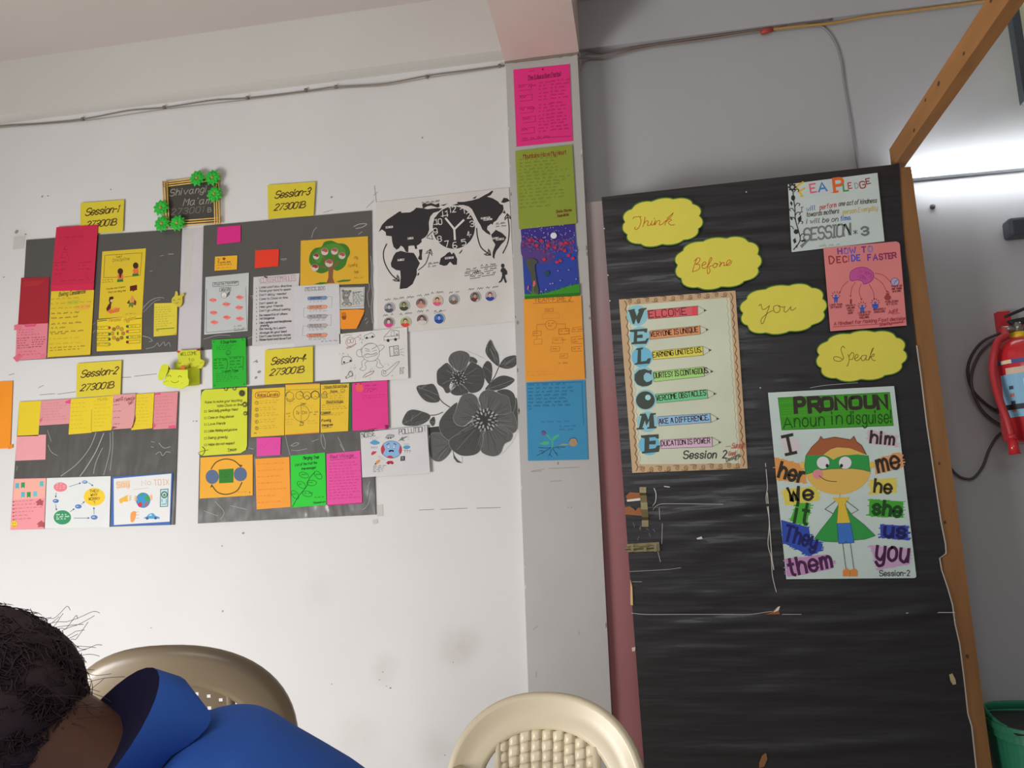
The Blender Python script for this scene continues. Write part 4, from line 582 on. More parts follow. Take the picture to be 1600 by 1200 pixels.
for q in [(1170, 330, 1160, 290, 1200, 292, 1230, 320, 1215, 345, 1180, 350), (915, 400, 940, 370, 990, 335, 1030, 370, 1060, 410, 1030, 470, 1010, 520, 1020, 560, 985, 570, 960, 530, 920, 500, 912, 450), (1130, 400, 1180, 330, 1215, 340, 1265, 375, 1285, 430, 1280, 500, 1250, 550, 1200, 570, 1160, 560, 1120, 510, 1100, 460), (1020, 560, 1050, 530, 1080, 500, 1130, 520, 1160, 565, 1120, 585, 1070, 590, 1035, 580), (1005, 300, 1030, 260, 1090, 240, 1150, 255, 1172, 290, 1160, 330, 1130, 380, 1090, 400, 1040, 370, 1010, 335)]: petal(q, random.choice([F1, F2]), C1)
for q in [(1330, 155, 1360, 210, 1395, 280, 1398, 360, 1350, 330, 1300, 270, 1295, 220), (1400, 360, 1440, 300, 1500, 278, 1535, 285, 1533, 350, 1480, 380, 1430, 375), (1275, 360, 1305, 320, 1340, 345, 1345, 420, 1325, 500, 1290, 460, 1265, 400), (1290, 545, 1330, 490, 1390, 445, 1450, 435, 1520, 465, 1480, 510, 1400, 545, 1350, 550), (755, 520, 830, 505, 890, 505, 930, 590, 925, 640, 840, 640, 780, 590), (645, 815, 670, 730, 720, 700, 800, 715, 860, 745, 840, 790, 760, 825), (855, 790, 890, 755, 900, 800, 880, 830)]:
    petal(q, F2, (q[-2]*.5+q[0]*.5, q[-1]*.5+q[1]*.5), 16, False); n = len(q)//4*2; s.line([(q[0], q[1]), ((q[0]+q[n])/2+6, (q[1]+q[n+1])/2), (q[n], q[n+1])], 2.5, LT, smooth=True)
for a in [quad(925, 600, 960, 645, 1020, 685), quad(860, 745, 910, 740, 960, 720), quad(1397, 365, 1365, 440, 1340, 475), quad(1400, 360, 1420, 355)]: s.line(a, 6, F3, smooth=True)
s.poly(quad(1035, 1005, 1050, 1060, 1075, 1095, 1112, 1118, 1070, 1112, 1045, 1080), F2); s.poly(quad(845, 840, 930, 830, 960, 890, 1010, 930, 1030, 1000, 900, 900, 850, 905), F3); petal((860, 900, 920, 880, 1000, 900, 1035, 990, 1000, 1060, 940, 1105, 880, 1090, 855, 1030), F1, (1030, 960), 22)
for q in [(930, 820, 950, 760, 1010, 690, 1070, 645, 1060, 710, 1040, 770, 1070, 820, 1130, 830, 1180, 800, 1200, 850, 1100, 930, 1010, 940, 950, 890), (1390, 740, 1490, 715, 1530, 770, 1540, 850, 1500, 885, 1420, 850, 1360, 820, 1340, 770), (1080, 650, 1110, 590, 1170, 572, 1220, 600, 1240, 650, 1250, 700, 1200, 760, 1150, 810, 1110, 830, 1060, 810, 1040, 760, 1060, 710), (1240, 610, 1270, 560, 1330, 545, 1400, 575, 1470, 600, 1485, 650, 1490, 720, 1400, 740, 1330, 730, 1270, 700, 1250, 650), (1010, 940, 1060, 900, 1150, 840, 1230, 820, 1280, 880, 1275, 950, 1250, 1020, 1200, 1055, 1110, 1060, 1050, 1030, 1015, 990), (1280, 880, 1340, 840, 1400, 820, 1500, 880, 1490, 940, 1440, 970, 1410, 1040, 1360, 1065, 1290, 1050, 1255, 1015, 1270, 950)]: petal(q, random.choice([F1, F1, F2]), C2, 34)
for c, r, n in [(C1, 62, 22), (C2, 100, 30)]:
    s.ell(c[0], c[1], r*.95, r*.85, F3, 24)
    for k in range(n): a = 2.399*k; q = r*(.25+.75*math.sqrt((k+.5)/n)); s.ell(c[0]+q*cos(a), c[1]+q*.9*sin(a), r*.15, r*.07, random.choice([(170, 170, 168), (150, 150, 148), (184, 184, 182)]), 10, a)
s.done('large grey flower wall sticker beside the pillar', 'sticker')
# --- the five sheets on the pillar
s = Sheet('paper_sheet', quad(802, 109, 890, 100, 895, 220, 807, 229), (222, 46, 124), Y=PIL_Y, L=2, o=(760, 60, 6.667)); s.sl = -.1; DM = (150, 22, 84)
s.text('The Education Portal', (430, 428), (775, 385), 38, (110, 18, 60), 6, .15); s.line(quad(430, 436, 770, 392), 5, (110, 18, 60)); s.scrib(440, 330, 500, 360, 1, DM, 4, .9, 18); s.ell(588, 322, 8, 12, (110, 18, 60), 8)
for x, y in [(330, 480), (338, 590), (348, 715), (370, 815), (360, 930)]: s.line([(x, y+10), (x+140, y-5), (x+140, y+52), (x+10, y+66)], 4, DM); s.scrib(x+6, y+14, x+110, y+48, 1, DM, 5, .95, 24)
for y in (450, 560, 680, 790, 890): s.scrib(545, y, 670, y+100, 3, DM, 3.5, .8, 16); s.scrib(670, y-20, 850, y+85, 3, DM, 4, .95, 17)
s.line(quad(370, 1068, 650, 1030, 880, 1018), 5, DM); s.scrib(380, 1040, 700, 1065, 1, DM, 5, .9, 22); s.done('hot pink handwritten sheet at the top of the pillar', 'paper')
s = Sheet('paper_sheet', quad(805, 236, 894, 226, 901, 349, 811, 358), (136, 150, 52), Y=PIL_Y, L=4, o=(760, 220, 6.667)); s.sl = -.09; OL = (96, 108, 44)
s.text('Mountains Have My Heart', (385, 186), (830, 138), 44, (130, 54, 30), 6, .1, .8); s.scrib(345, 185, 880, 640, 13, OL, 4, .9, 19); s.scrib(350, 640, 700, 720, 2, OL, 4, .9, 19); s.text('Shake Sharma', (725, 752), (888, 732), 28, (110, 56, 30), 5, .2); s.text('Team Writer', (735, 796), (860, 780), 28, (110, 56, 30), 5, .2); s.done('olive green handwritten sheet second from the top of the pillar', 'paper')
s = Sheet('painting', quad(814, 359, 898, 350, 906, 461, 820, 467), (44, 64, 150), Y=PIL_Y, L=2.5, o=(760, 340, 6.667)); s.sl = -.06
s.poly(quad(357, 125, 920, 65, 925, 200, 700, 250, 370, 260), (60, 48, 128)); s.poly(quad(370, 230, 500, 300, 640, 320, 700, 440, 560, 480, 380, 420), (84, 62, 124), True); s.poly(quad(800, 330, 930, 280, 940, 420, 850, 480), (46, 70, 160), True)
for k in range(150):
    a = random.random(); x = 380+a*540; y = 215+70*sin(a*3)+random.gauss(0, 1)*45+a*40
    if 360 < x < 925 and 190 < y < 500 - 0*a: s.ell(x, y, random.uniform(6, 16), random.uniform(6, 15), random.choice([(140, 56, 96), (116, 66, 122), (156, 58, 86), (104, 80, 138), (92, 84, 146), (128, 62, 104)]), 8)
for x, y in [(450, 235), (525, 290), (570, 240), (640, 290), (600, 435), (735, 465), (770, 450), (815, 345), (855, 395), (780, 270), (825, 265), (715, 315), (900, 425)]: s.ell(x, y, 19, 17, (190, 50, 70), 10)
s.poly(quad(405, 460, 440, 430, 500, 430, 530, 470, 505, 500, 520, 640, 545, 790, 470, 800, 475, 700, 450, 560, 420, 500), (76, 80, 66), True); s.ell(630, 580, 26, 26, (44, 74, 84))
s.poly(quad(397, 795, 560, 800, 720, 760, 850, 715, 968, 690, 973, 808, 398, 850), (60, 140, 40)); s.poly(quad(397, 820, 700, 800, 973, 780, 973, 808, 398, 850), (44, 110, 34))
for k in range(40): x = random.uniform(405, 965); y = 800-(x-560)*.27 if x > 560 else 800; s.line([(x, y+10), (x+random.uniform(-5, 5), y-random.uniform(5, 28))], 3, random.choice([(84, 160, 50), (56, 126, 40)]))
s.ell(700, 188, 33, 32, (214, 220, 226)); s.poly(quad(483, 715, 490, 660, 505, 655, 512, 690, 500, 718), (226, 90, 120)); s.line(quad(492, 715, 485, 760, 500, 800), 5, (110, 150, 70)); s.poly(quad(424, 750, 430, 715, 442, 708, 440, 745), (210, 110, 140)); s.line(quad(432, 750, 480, 790), 4, (110, 150, 70))
for k in range(46): x = random.uniform(370, 920); y = random.uniform(100, 260); s.ell(x, y-(x-370)*.06, random.uniform(2, 5), random.uniform(2, 6), (206, 210, 230), 6)
for x, y in [(858, 545), (770, 655), (665, 690), (690, 685), (570, 770), (620, 750), (745, 555), (935, 345), (935, 640)]: s.ell(x, y, 9, 8, (150, 130, 190), 6)
s.done('blue night painting of a red-leaved tree under a white moon', 'painting')
s = Sheet('paper_sheet', quad(818, 467, 908, 462, 914, 592, 821, 596), (238, 148, 46), Y=PIL_Y, L=3.5, o=(760, 440, 6.667)); OB = (156, 90, 30)
s.text('TEAM-FIRE 2', (500, 212), (878, 198), 46, (150, 80, 30), 6, .1); s.line(quad(485, 228, 910, 208), 5, OB); s.frame(612, 284, 695, 315, 4, OB); s.frame(585, 335, 760, 388, 3, (196, 116, 36)); s.ring(672, 452, 58, 50, 4, OB); s.line(quad(615, 440, 525, 448, 525, 515), 4, OB); s.line(quad(730, 440, 822, 440, 824, 490), 4, OB); s.frame(485, 520, 570, 565, 4, OB); s.frame(755, 495, 862, 550, 6, OB); s.line(quad(527, 568, 527, 598), 3, OB); s.frame(495, 602, 578, 655, 3, OB); s.line(quad(990, 470, 900, 482, 890, 522, 990, 518), 4, OB); s.line(quad(990, 570, 885, 580, 890, 640, 995, 645), 4, OB); s.frame(690, 590, 798, 645, 3, OB); s.frame(672, 680, 762, 728, 3, OB); s.line(quad(995, 672, 888, 684, 892, 728, 995, 722), 4, OB); s.frame(765, 755, 845, 800, 3, OB)
for x, y, w in [(622, 288, 60), (640, 425, 70), (640, 450, 60), (495, 528, 60), (770, 505, 80), (905, 488, 80), (900, 590, 80), (900, 615, 70), (710, 600, 70), (690, 690, 60), (905, 690, 80), (775, 765, 55), (755, 840, 80)]: s.scrib(x, y, x+w, y+28, 1, OB, 4, .95, 15)
s.scrib(420, 930, 980, 1000, 2, (206, 126, 40), 3, .5, 16); s.done('orange sheet with a flow chart headed Team-Fire 2, on the pillar', 'paper')
s = Sheet('paper_sheet', quad(822, 598, 914, 594, 919, 718, 825, 720), (54, 132, 172), Y=PIL_Y, L=2, o=(760, 580, 6.667)); s.sl = -.03; DBL = (26, 66, 104)
s.line(quad(420, 128, 997, 112, 1000, 300, 1015, 560), 4, DBL); s.scrib(432, 130, 960, 385, 7, DBL, 4.5, .95, 20); s.scrib(440, 385, 490, 415, 1, DBL, 4, .9, 18); s.scrib(570, 520, 850, 550, 1, (34, 90, 134), 4, .9, 22); s.scrib(760, 560, 950, 630, 2, (34, 90, 134), 4, .9, 18)
PGN = (70, 170, 120); s.line(quad(680, 800, 690, 740, 640, 670), 12, PGN, smooth=True); s.poly(quad(680, 720, 700, 680, 765, 655, 740, 690, 700, 720), PGN); s.poly(quad(660, 740, 610, 730, 545, 755, 600, 770, 640, 765), PGN); s.poly(quad(575, 625, 600, 625, 625, 645, 610, 670, 580, 660), (110, 80, 130)); s.poly(quad(610, 650, 650, 670, 675, 720, 640, 690), PGN); s.ell(905, 742, 45, 42, (160, 136, 106)); s.poly(quad(860, 760, 800, 755, 755, 775, 850, 768), (150, 150, 100))
for a in [quad(680, 795, 610, 800, 545, 795), quad(670, 800, 600, 840, 525, 878), quad(600, 830, 550, 830), quad(640, 815, 575, 860), quad(680, 810, 660, 860, 645, 885), quad(662, 865, 680, 890), quad(690, 805, 720, 850, 745, 880), quad(715, 850, 740, 855), quad(690, 800, 750, 790, 820, 790), quad(740, 795, 760, 812), quad(575, 630, 600, 622, 625, 650), quad(860, 735, 880, 700, 930, 700, 950, 740)]: s.line(a, 5, (28, 52, 70), smooth=True)
s.done('blue sheet with a sprouting plant and roots drawn on it, lowest on the pillar', 'paper')
# ================================================================ the door wrapped in black plastic sheet
mdoor = mat('black_plastic_sheet', (38, 35, 38), .45, 1, .6, bump=.35, bscale=3.5, bdist=.016, stretch=(.7, 1, 6), coat=.15)
mwood = mat('raw_pine', (156, 110, 68), .6, 1, .3, bump=.2, bscale=9, mottle=.14, stretch=(3, 3, .5), msc=7)
def dz(px, py): return P(px, py, DOOR_Y)
A, B, Cc, Dd = dz(940, 308), dz(1405, 256), dz(1000, 1110), dz(1524, 1200)
def dl(z): return A+(Cc-A)*((A.z-z)/(A.z-Cc.z))
# right edge of the plastic, ragged where it is torn off the wood
redge = [dz(1405, 256), dz(1409, 330), dz(1414, 400), dz(1420, 430), dz(1424, 480), dz(1431, 540), dz(1438, 590), dz(1443, 632), dz(1447, 665), dz(1453, 705), dz(1461, 760), dz(1469, 815), dz(1476, 850), dz(1477, 865), dz(1467, 872), dz(1470, 890), dz(1480, 920), dz(1487, 945), dz(1491, 975), dz(1498, 1005), dz(1505, 1060), dz(1511, 1115), dz(1517, 1135), dz(1524, 1200)]
r2 = redge[-1]; rb = Vector((r2.x+.03, DOOR_Y, .01)); lb = Vector((dl(.01).x, DOOR_Y, .01))
outline = [A]+redge+[rb, lb]
db = MB(); n = len(outline)
# flat wooden leaf behind, plastic skin in front
x0, x1 = A.x+.004, redge[0].x
db.hexa([(lb.x+.004, DOOR_Y+.006, .01), (rb.x-.01, DOOR_Y+.006, .01), (rb.x-.01, DOOR_Y+.04, .01), (lb.x+.004, DOOR_Y+.04, .01), (x0, DOOR_Y+.006, A.z-.003), (x1, DOOR_Y+.006, redge[0].z-.003), (x1, DOOR_Y+.04, redge[0].z-.003), (x0, DOOR_Y+.04, A.z-.003)], 0)
door = db.build('door_1', [mat('door_ply', (128, 84, 58), .6, mottle=.1, bump=.1)], loc=(.5, DOOR_Y, 0), world=True); struct(door)
def part(s, name, parent, label=None):
    o = s.mb.build(name, s.ms, loc=s.org, world=True); o.parent = parent; o.location = Vector(s.org)-Vector(parent.location)
    if label: o['label'] = label
    return o
class Skin(Sheet):
    def __init__(s, pts, L=0, Y=DOOR_Y): s.name = 's'; s.Y = Y-L*.0016; s.g = 1.3; s.o = (0, 0, 1); s.z = 0; s.mb = MB(); s.ms = []; s.sl = -.05; s.org = Vector((.5, DOOR_Y, 1))
sk = Skin(None); sk.ms = [mdoor]
# skin as a fine lattice with hand-pulled horizontal wrinkles
NR, NC = 150, 40
def edge_r(z):
    q = redge+[rb]
    for i in range(len(q)-1):
        a, c = q[i], q[i+1]
        if a.z >= z >= c.z and a.z != c.z: return a.x+(c.x-a.x)*(a.z-z)/(a.z-c.z)
    return q[0].x if z > q[0].z else rb.x
wr_ = [(random.uniform(.3, 2.4), random.uniform(-.05, .3), random.uniform(.35, 1.1), random.uniform(-.06, .06), random.uniform(.004, .012), random.choice([-1, 1])*random.uniform(.002, .006)) for k in range(110)]
def wrink(x, z):
    h = 0
    for (zc, xs, xl, tl_, w_, a_) in wr_:
        if xs-.15 < x < xs+xl+.15:
            d = (z-zc-tl_*(x-xs)-.01*sin(7*(x-xs)+zc*9))/w_
            if abs(d) < 3: h += a_*math.exp(-d*d)*min(1, max(0, (x-xs+.15)/.15))*min(1, max(0, (xs+xl+.15-x)/.15))
    return h
rows = []
zt = lambda u: A.z+(redge[0].z-A.z)*u
for i in range(NR+1):
    row = []
    for j in range(NC+1):
        u = j/NC; t = i/NR; z = zt(u)*(1-t)+.01*t; xl, xr = dl(z).x, edge_r(z)
        x = xl+(xr-xl)*u; e = min(1, 12*u, 12*(1-u), 12*t, 12*(1-t)); row.append((x, DOOR_Y-.0005-abs(wrink(x, z))*e, z))
    rows.append(row)
sk.mb.grid(rows); sk.z = .0062
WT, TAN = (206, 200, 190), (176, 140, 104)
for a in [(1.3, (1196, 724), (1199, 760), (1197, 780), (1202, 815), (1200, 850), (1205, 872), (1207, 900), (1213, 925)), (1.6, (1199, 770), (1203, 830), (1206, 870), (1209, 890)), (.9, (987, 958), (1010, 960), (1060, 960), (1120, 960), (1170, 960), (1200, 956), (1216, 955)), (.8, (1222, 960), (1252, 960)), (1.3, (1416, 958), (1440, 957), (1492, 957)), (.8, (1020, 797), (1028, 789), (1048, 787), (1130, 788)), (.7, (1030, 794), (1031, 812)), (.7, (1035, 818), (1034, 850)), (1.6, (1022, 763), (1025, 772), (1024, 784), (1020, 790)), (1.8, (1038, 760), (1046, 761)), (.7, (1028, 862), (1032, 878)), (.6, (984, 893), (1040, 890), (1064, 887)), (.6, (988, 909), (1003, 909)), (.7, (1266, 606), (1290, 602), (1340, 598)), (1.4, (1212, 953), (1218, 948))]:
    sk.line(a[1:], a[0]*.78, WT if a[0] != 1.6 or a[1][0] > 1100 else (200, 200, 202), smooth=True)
sk.poly(quad(1205, 957, 1216, 947, 1219, 948, 1217, 956, 1219, 960, 1195, 960), (150, 92, 60)); sk.poly(quad(1208, 957, 1215, 949, 1219, 947, 1216, 954), (226, 222, 216)); sk.poly(quad(985, 905, 988, 918, 989, 946, 985, 945), (214, 178, 128)); sk.poly(quad(1483, 1054, 1488, 1052, 1493, 1062, 1494, 1069, 1489, 1070, 1485, 1064), (190, 168, 130)); sk.poly(quad(1186, 1192, 1191, 1180, 1197, 1176, 1199, 1186, 1194, 1198, 1186, 1200), (136, 92, 60)); sk.poly(quad(1088, 841, 1096, 838, 1098, 842, 1090, 843), (206, 206, 206)); sk.poly(quad(987, 1012, 993, 1011, 992, 1017, 988, 1018), (206, 190, 170))
for pt in [(1188, 606), (1186, 425), (944, 357), (950, 430), (953, 470), (1166, 300)]: sk.ell(pt[0], pt[1], 1.2, 1.2, (190, 190, 190), 8)
for i in range(len(redge)-1):     # white torn lip of the sheet along its right edge
    if 4 < i: sk.mb.add([redge[i]+Vector((-.0005, -.003, 0)), redge[i]+Vector((.0035, -.003, 0)), redge[i+1]+Vector((.0035, -.003, 0)), redge[i+1]+Vector((-.0005, -.003, 0))], [(0, 1, 2, 3)], sk.mi(cmat(WT, 1)))
# torn hole beside the handle where the ply shows
sk.poly(quad(978, 775, 984, 769, 1000, 770, 1001, 778, 980, 781), (150, 96, 62)); sk.poly(quad(976, 793, 984, 791, 990, 795, 993, 798, 996, 794, 1003, 792, 1003, 806, 977, 804), (150, 96, 62)); sk.poly(quad(979, 781, 1001, 778, 1001, 782, 980, 784), (220, 212, 200))
for k in range(9): x = random.uniform(978, 1028); y = random.uniform(812, 845); sk.line([(x, y), (x+random.uniform(-3, 4), y+random.uniform(2, 8))], .6, (120, 124, 134))
o = part(sk, 'plastic_sheet', door); [setattr(p, 'use_smooth', True) for p in o.data.polygons if p.material_index == 0]
brass = mat('worn_brass', (150, 138, 104), .38, 1.2, .5, .8, bump=.1, bscale=60)
def pv(px, py, off): return P(px, py, DOOR_Y-off)
# pull handle: two foot plates and a raised strap
hb = MB(); pth = [(1004.5, 761, .004), (1004.5, 770, .004), (1005, 774, .02), (1006, 785, .03), (1007, 796, .03), (1008, 808, .022), (1008, 813, .004), (1008, 823, .004)]
L_, R_ = [], []
for (x, y, o_) in pth:
    w_ = 5.2; L_.append(pv(x-w_, y, o_)); R_.append(pv(x+w_, y, o_))
for i in range(len(pth)-1):
    a, b_, c, d = L_[i], R_[i], R_[i+1], L_[i+1]; t = Vector((0, .004, 0)); hb.hexa([a, b_, b_+t, a+t, d, c, c+t, d+t])
for (x, y) in [(1003, 764), (1006, 819)]: hb.tube([pv(x, y, .004), pv(x, y, .0065)], .003, 8)
hd = hb.build('handle', [brass], loc=pv(1006, 792, 0), world=True); hd.parent = door; hd.location = pv(1006, 792, 0)-Vector(door.location)
tbm = MB(); 
def plate(q, o0, o1, mb):
    f = [pv(x, y, o1) for x, y in q]; k = [pv(x, y, o0) for x, y in q]; mb.hexa([k[3], k[2], k[1], k[0], f[3], f[2], f[1], f[0]] if 0 else [k[0], k[1], f[1], f[0], k[3], k[2], f[2], f[3]])
plate(quad(979, 850, 1030, 847, 1031, 861, 980, 863), .003, .009, tbm); tbm.tube([pv(976, 857, .016), pv(1024, 854.5, .016)], .0055, 10); tbm.tube([pv(999, 855, .016), pv(999, 854, .026), pv(1012, 853, .026), pv(1013, 854.5, .016)], .0022, 8)
for x, y in [(983, 853), (983, 861), (1025, 850), (1026, 858)]: tbm.tube([pv(x, y, .009), pv(x, y, .0115)], .0028, 8)
for x in (986, 1006, 1022): plate(quad(x, 850, x+4, 850, x+4, 862, x, 862), .009, .022, tbm)
tb = tbm.build('tower_bolt', [brass], loc=pv(1003, 856, 0), world=True); tb.parent = door; tb.location = pv(1003, 856, 0)-Vector(door.location)
# raw wood frame: post on the right and the rail running toward the camera
wf = empty('wooden_frame', (1.0, DOOR_Y+.05, 0), 'raw pine frame of a post beside the black door and a rail overhead', 'frame')
t0, t1, u0, u1 = dz(1400, 262), dz(1424, 258), dz(1512, 1200), dz(1551, 1200)
pb = MB(); z1 = t0.z; sl0 = (u0.x-t0.x)/(u0.z-t0.z); sl1 = (u1.x-t1.x)/(u1.z-t1.z)
pb.hexa([(t0.x+sl0*(0-z1), DOOR_Y+.004, 0), (t1.x+sl1*(0-z1), DOOR_Y+.004, 0), (t1.x+sl1*(0-z1), DOOR_Y+.07, 0), (t0.x+sl0*(0-z1), DOOR_Y+.07, 0), (t0.x, DOOR_Y+.004, z1), (t1.x, DOOR_Y+.004, z1), (t1.x, DOOR_Y+.07, z1), (t0.x, DOOR_Y+.07, z1)])
km = mat('pine_knot', (96, 60, 36), .7)
for px_, py_, r in [(1468, 724, 1.7), (1477, 816, 1.8), (1512, 1026, 2.2), (1428, 560, 1.6)]:
    c = dz(px_, py_); pb.add([(c.x+r*.0023*cos(k*pi/5), DOOR_Y+.0035, c.z+r*.0034*sin(k*pi/5)) for k in range(10)], [tuple(range(10))], 1)
o = pb.build('post', [mwood, km], loc=(1.0, DOOR_Y+.05, 0), world=True); o.parent = wf; o.location = (0, 0, 0)
rb0, rb1 = dz(1402, 252), dz(1421, 250); hz = .078; rl = MB()
rl.hexa([(rb0.x, .4, rb0.z), (rb1.x, .4, rb0.z), (rb1.x, DOOR_Y+.07, rb0.z), (rb0.x, DOOR_Y+.07, rb0.z), (rb0.x, .4, rb0.z+hz), (rb1.x, .4, rb0.z+hz), (rb1.x, DOOR_Y+.07, rb0.z+hz), (rb0.x, DOOR_Y+.07, rb0.z+hz)])
for y_, z_, r in [(2.75, .02, .006), (2.5, .05, .007), (2.3, .03, .005), (2.1, .06, .006), (2.62, .06, .005)]: rl.add([(rb0.x-.0006, y_+r*1.6*cos(k*pi/5), rb0.z+z_+r*sin(k*pi/5)) for k in range(10)], [tuple(range(10))[::-1]], 1)
mwood2 = mat('raw_pine_rail', (176, 124, 72), .6, 1, .3, bump=.2, bscale=9, mottle=.14, stretch=(3, .5, 3), msc=7)
o = rl.build('rail', [mwood2, km], loc=(1.0, DOOR_Y+.05, 0), world=True); o.parent = wf; o.location = (0, 0, 0)

# ================================================================ posters on the door
def cloud(x, y, rx, ry, label, a=-.13, nb=11, ph=0.3):
    def out(k, g): 
        q = []
        for i in range(nb*8):
            t = 2*pi*i/(nb*8); c, s_ = cos(t), sin(t); r = (abs(c)**2.6+abs(s_)**2.6)**(-1/2.6); bump_ = .9+.1*abs(sin((t*nb/2)+ph))**.55
            X, Y = rx*r*bump_*c+g*c, ry*r*bump_*s_+g*s_; q.append((x+X*cos(a)-Y*sin(a), y+X*sin(a)+Y*cos(a)))
        return q
    s = Sheet('thought_cloud', out(1, 1.2), (72, 112, 40), Y=DOOR_Y, L=9); s.poly(out(1, -.6), (204, 190, 74), m=cmat((204, 190, 74), DG, True)); return s
RO, BO = (176, 74, 34), (120, 70, 34)
s = cloud(1035, 347, 63, 37, ''); s.o = (920, 260, 5)
for st in [quad(345, 410, 352, 398, 385, 392, 410, 393), quad(398, 393, 408, 425, 395, 470, 375, 492, 358, 488, 362, 475), quad(440, 395, 432, 440, 422, 470), quad(428, 452, 450, 425, 464, 432, 458, 460, 478, 458, 490, 440), quad(495, 425, 488, 455, 505, 455, 518, 430), quad(522, 420, 514, 458, 538, 425, 556, 428, 550, 455, 575, 450, 600, 425), quad(612, 405, 650, 372, 658, 365, 640, 395, 608, 420, 595, 458), quad(605, 432, 632, 412, 645, 420, 622, 438, 640, 458, 668, 455)]: s.line(st, 5.5, RO, smooth=True)
s.ell(512, 408, 5, 4, RO, 8); s.done('yellow cloud cut-out reading Think on the black door', 'cloud cut-out', 'Think Before You Speak clouds')
s = cloud(1122, 411, 68, 40, '', ph=.9); s.o = (920, 260, 5)
for st in [quad(845, 720, 825, 770, 810, 825), quad(825, 740, 850, 715, 868, 720, 862, 745, 835, 765, 862, 765, 866, 795, 840, 815, 812, 822), quad(885, 775, 915, 760, 905, 745, 885, 765, 890, 795, 915, 792, 935, 765), quad(935, 770, 960, 725, 955, 712, 940, 740, 925, 810, 932, 840, 948, 815, 940, 785, 965, 775), quad(985, 755, 970, 775, 980, 792, 1000, 780, 1000, 760, 985, 757, 1015, 765), quad(1020, 745, 1032, 755, 1020, 785, 1040, 755, 1058, 752, 1055, 780), quad(1060, 775, 1085, 765, 1108, 740, 1095, 730, 1078, 750, 1080, 775, 1105, 765, 1118, 740)]: s.line(st, 5.5, RO, smooth=True)
s.done('yellow cloud cut-out reading Before on the black door', 'cloud cut-out', 'Think Before You Speak clouds')
s = cloud(1224, 483, 68, 38, '', ph=1.3); s.o = (940, 440, 5)
for st in [quad(1228, 190, 1245, 178, 1255, 215, 1275, 215, 1310, 190), quad(1312, 188, 1290, 250, 1265, 320, 1248, 325, 1250, 290, 1300, 245, 1340, 225), quad(1375, 185, 1345, 195, 1350, 235, 1380, 240, 1395, 210, 1380, 187, 1410, 200, 1430, 195), quad(1432, 195, 1425, 230, 1445, 235, 1480, 195), quad(1480, 195, 1478, 220, 1495, 222, 1518, 205)]: s.line(st, 5, BO, smooth=True)
s.done('yellow cloud cut-out reading You on the black door', 'cloud cut-out', 'Think Before You Speak clouds')
s = cloud(1346, 556, 71, 39, '', a=-.09, ph=.5); s.o = (1200, 370, 5)
for st in [quad(600, 870, 585, 855, 570, 880, 580, 915, 590, 950, 560, 972, 520, 965, 515, 940, 545, 938, 580, 955), quad(625, 920, 635, 950, 625, 1000, 615, 1010), quad(630, 940, 655, 905, 672, 920, 660, 955, 640, 960), quad(675, 955, 705, 935, 695, 918, 680, 935, 682, 965, 705, 965, 725, 945), quad(765, 925, 735, 930, 728, 955, 745, 968, 765, 945, 770, 925, 765, 960, 785, 962), quad(785, 960, 815, 890, 825, 868, 810, 890, 790, 960), quad(795, 945, 825, 915, 828, 930, 805, 942, 822, 965, 840, 965)]: s.line(st, 5, (110, 74, 30), smooth=True)
s.done('yellow cloud cut-out reading Speak on the black door', 'cloud cut-out', 'Think Before You Speak clouds')
# welcome poster
WP = (186, 190, 168)
s = Sheet('poster', quad(967, 468, 1149, 454, 1168, 732, 988, 739), (178, 152, 118), Y=DOOR_Y, L=7, o=(940, 440, 5)); s.sl = -.08
s.poly(quad(195, 185, 1000, 125, 1085, 1420, 290, 1428), WP, m=cmat(WP, DG, True)); BD = (104, 66, 42)
def curls(x0, y0, x1, y1, n, r):
    for i in range(n):
        t = (i+.5)/n; x, y = x0+(x1-x0)*t, y0+(y1-y0)*t; f = 1 if i % 2 else -1
        s.line([(x+r*(1-k/14)*cos(k*.8+1)*.9, y+f*r*(1-k/14)*sin(k*.8+1)) for k in range(13)], 4, BD); s.line([(x-r*1.6, y+f*r*.8), (x-r*.4, y+f*r), (x+r*.6, y+f*r*.5)], 4, BD, smooth=True)
curls(190, 158, 1000, 96, 12, 20); curls(290, 1470, 1100, 1435, 12, 22)
for i in range(20):
    for (xa, ya, xb, yb, d) in [(180, 150, 270, 1480, -1), (1008, 90, 1105, 1440, 1)]:
        t0_, t1_ = i/20, (i+1)/20; p0 = (xa+(xb-xa)*t0_, ya+(yb-ya)*t0_); p1 = (xa+(xb-xa)*t1_, ya+(yb-ya)*t1_); m_ = ((p0[0]+p1[0])/2+14, (p0[1]+p1[1])/2); s.line([p0, m_, p1], 6, BD, smooth=True); s.line([(p0[0]+26*(-d), p0[1]), (m_[0]+26*(-d)-24*(d > 0), m_[1]), (p1[0]+26*(-d), p1[1])], 2.5, (150, 110, 80), smooth=True)
cy1, cy2 = (130, 178, 186), (104, 168, 192); LK = (66, 72, 66)
for x, y, c in [(278, 265, cy1), (298, 432, cy1), (315, 590, cy2), (328, 745, cy1), (345, 925, cy1), (358, 1095, cy1), (372, 1275, cy2)]: s.ell(x, y, 82, 82, c, 28)
s.poly(quad(200, 225, 262, 212, 258, 222, 275, 270, 290, 235, 285, 222, 300, 210, 352, 205, 350, 216, 335, 222, 295, 325, 282, 328, 268, 290, 256, 332, 243, 330, 215, 235), LK)
s.poly(quad(218, 378, 358, 366, 352, 400, 335, 396, 330, 388, 280, 390, 278, 418, 318, 412, 322, 424, 320, 440, 278, 440, 276, 468, 340, 462, 352, 445, 372, 440, 350, 486, 232, 490, 234, 478, 250, 472, 254, 395, 220, 392), LK)
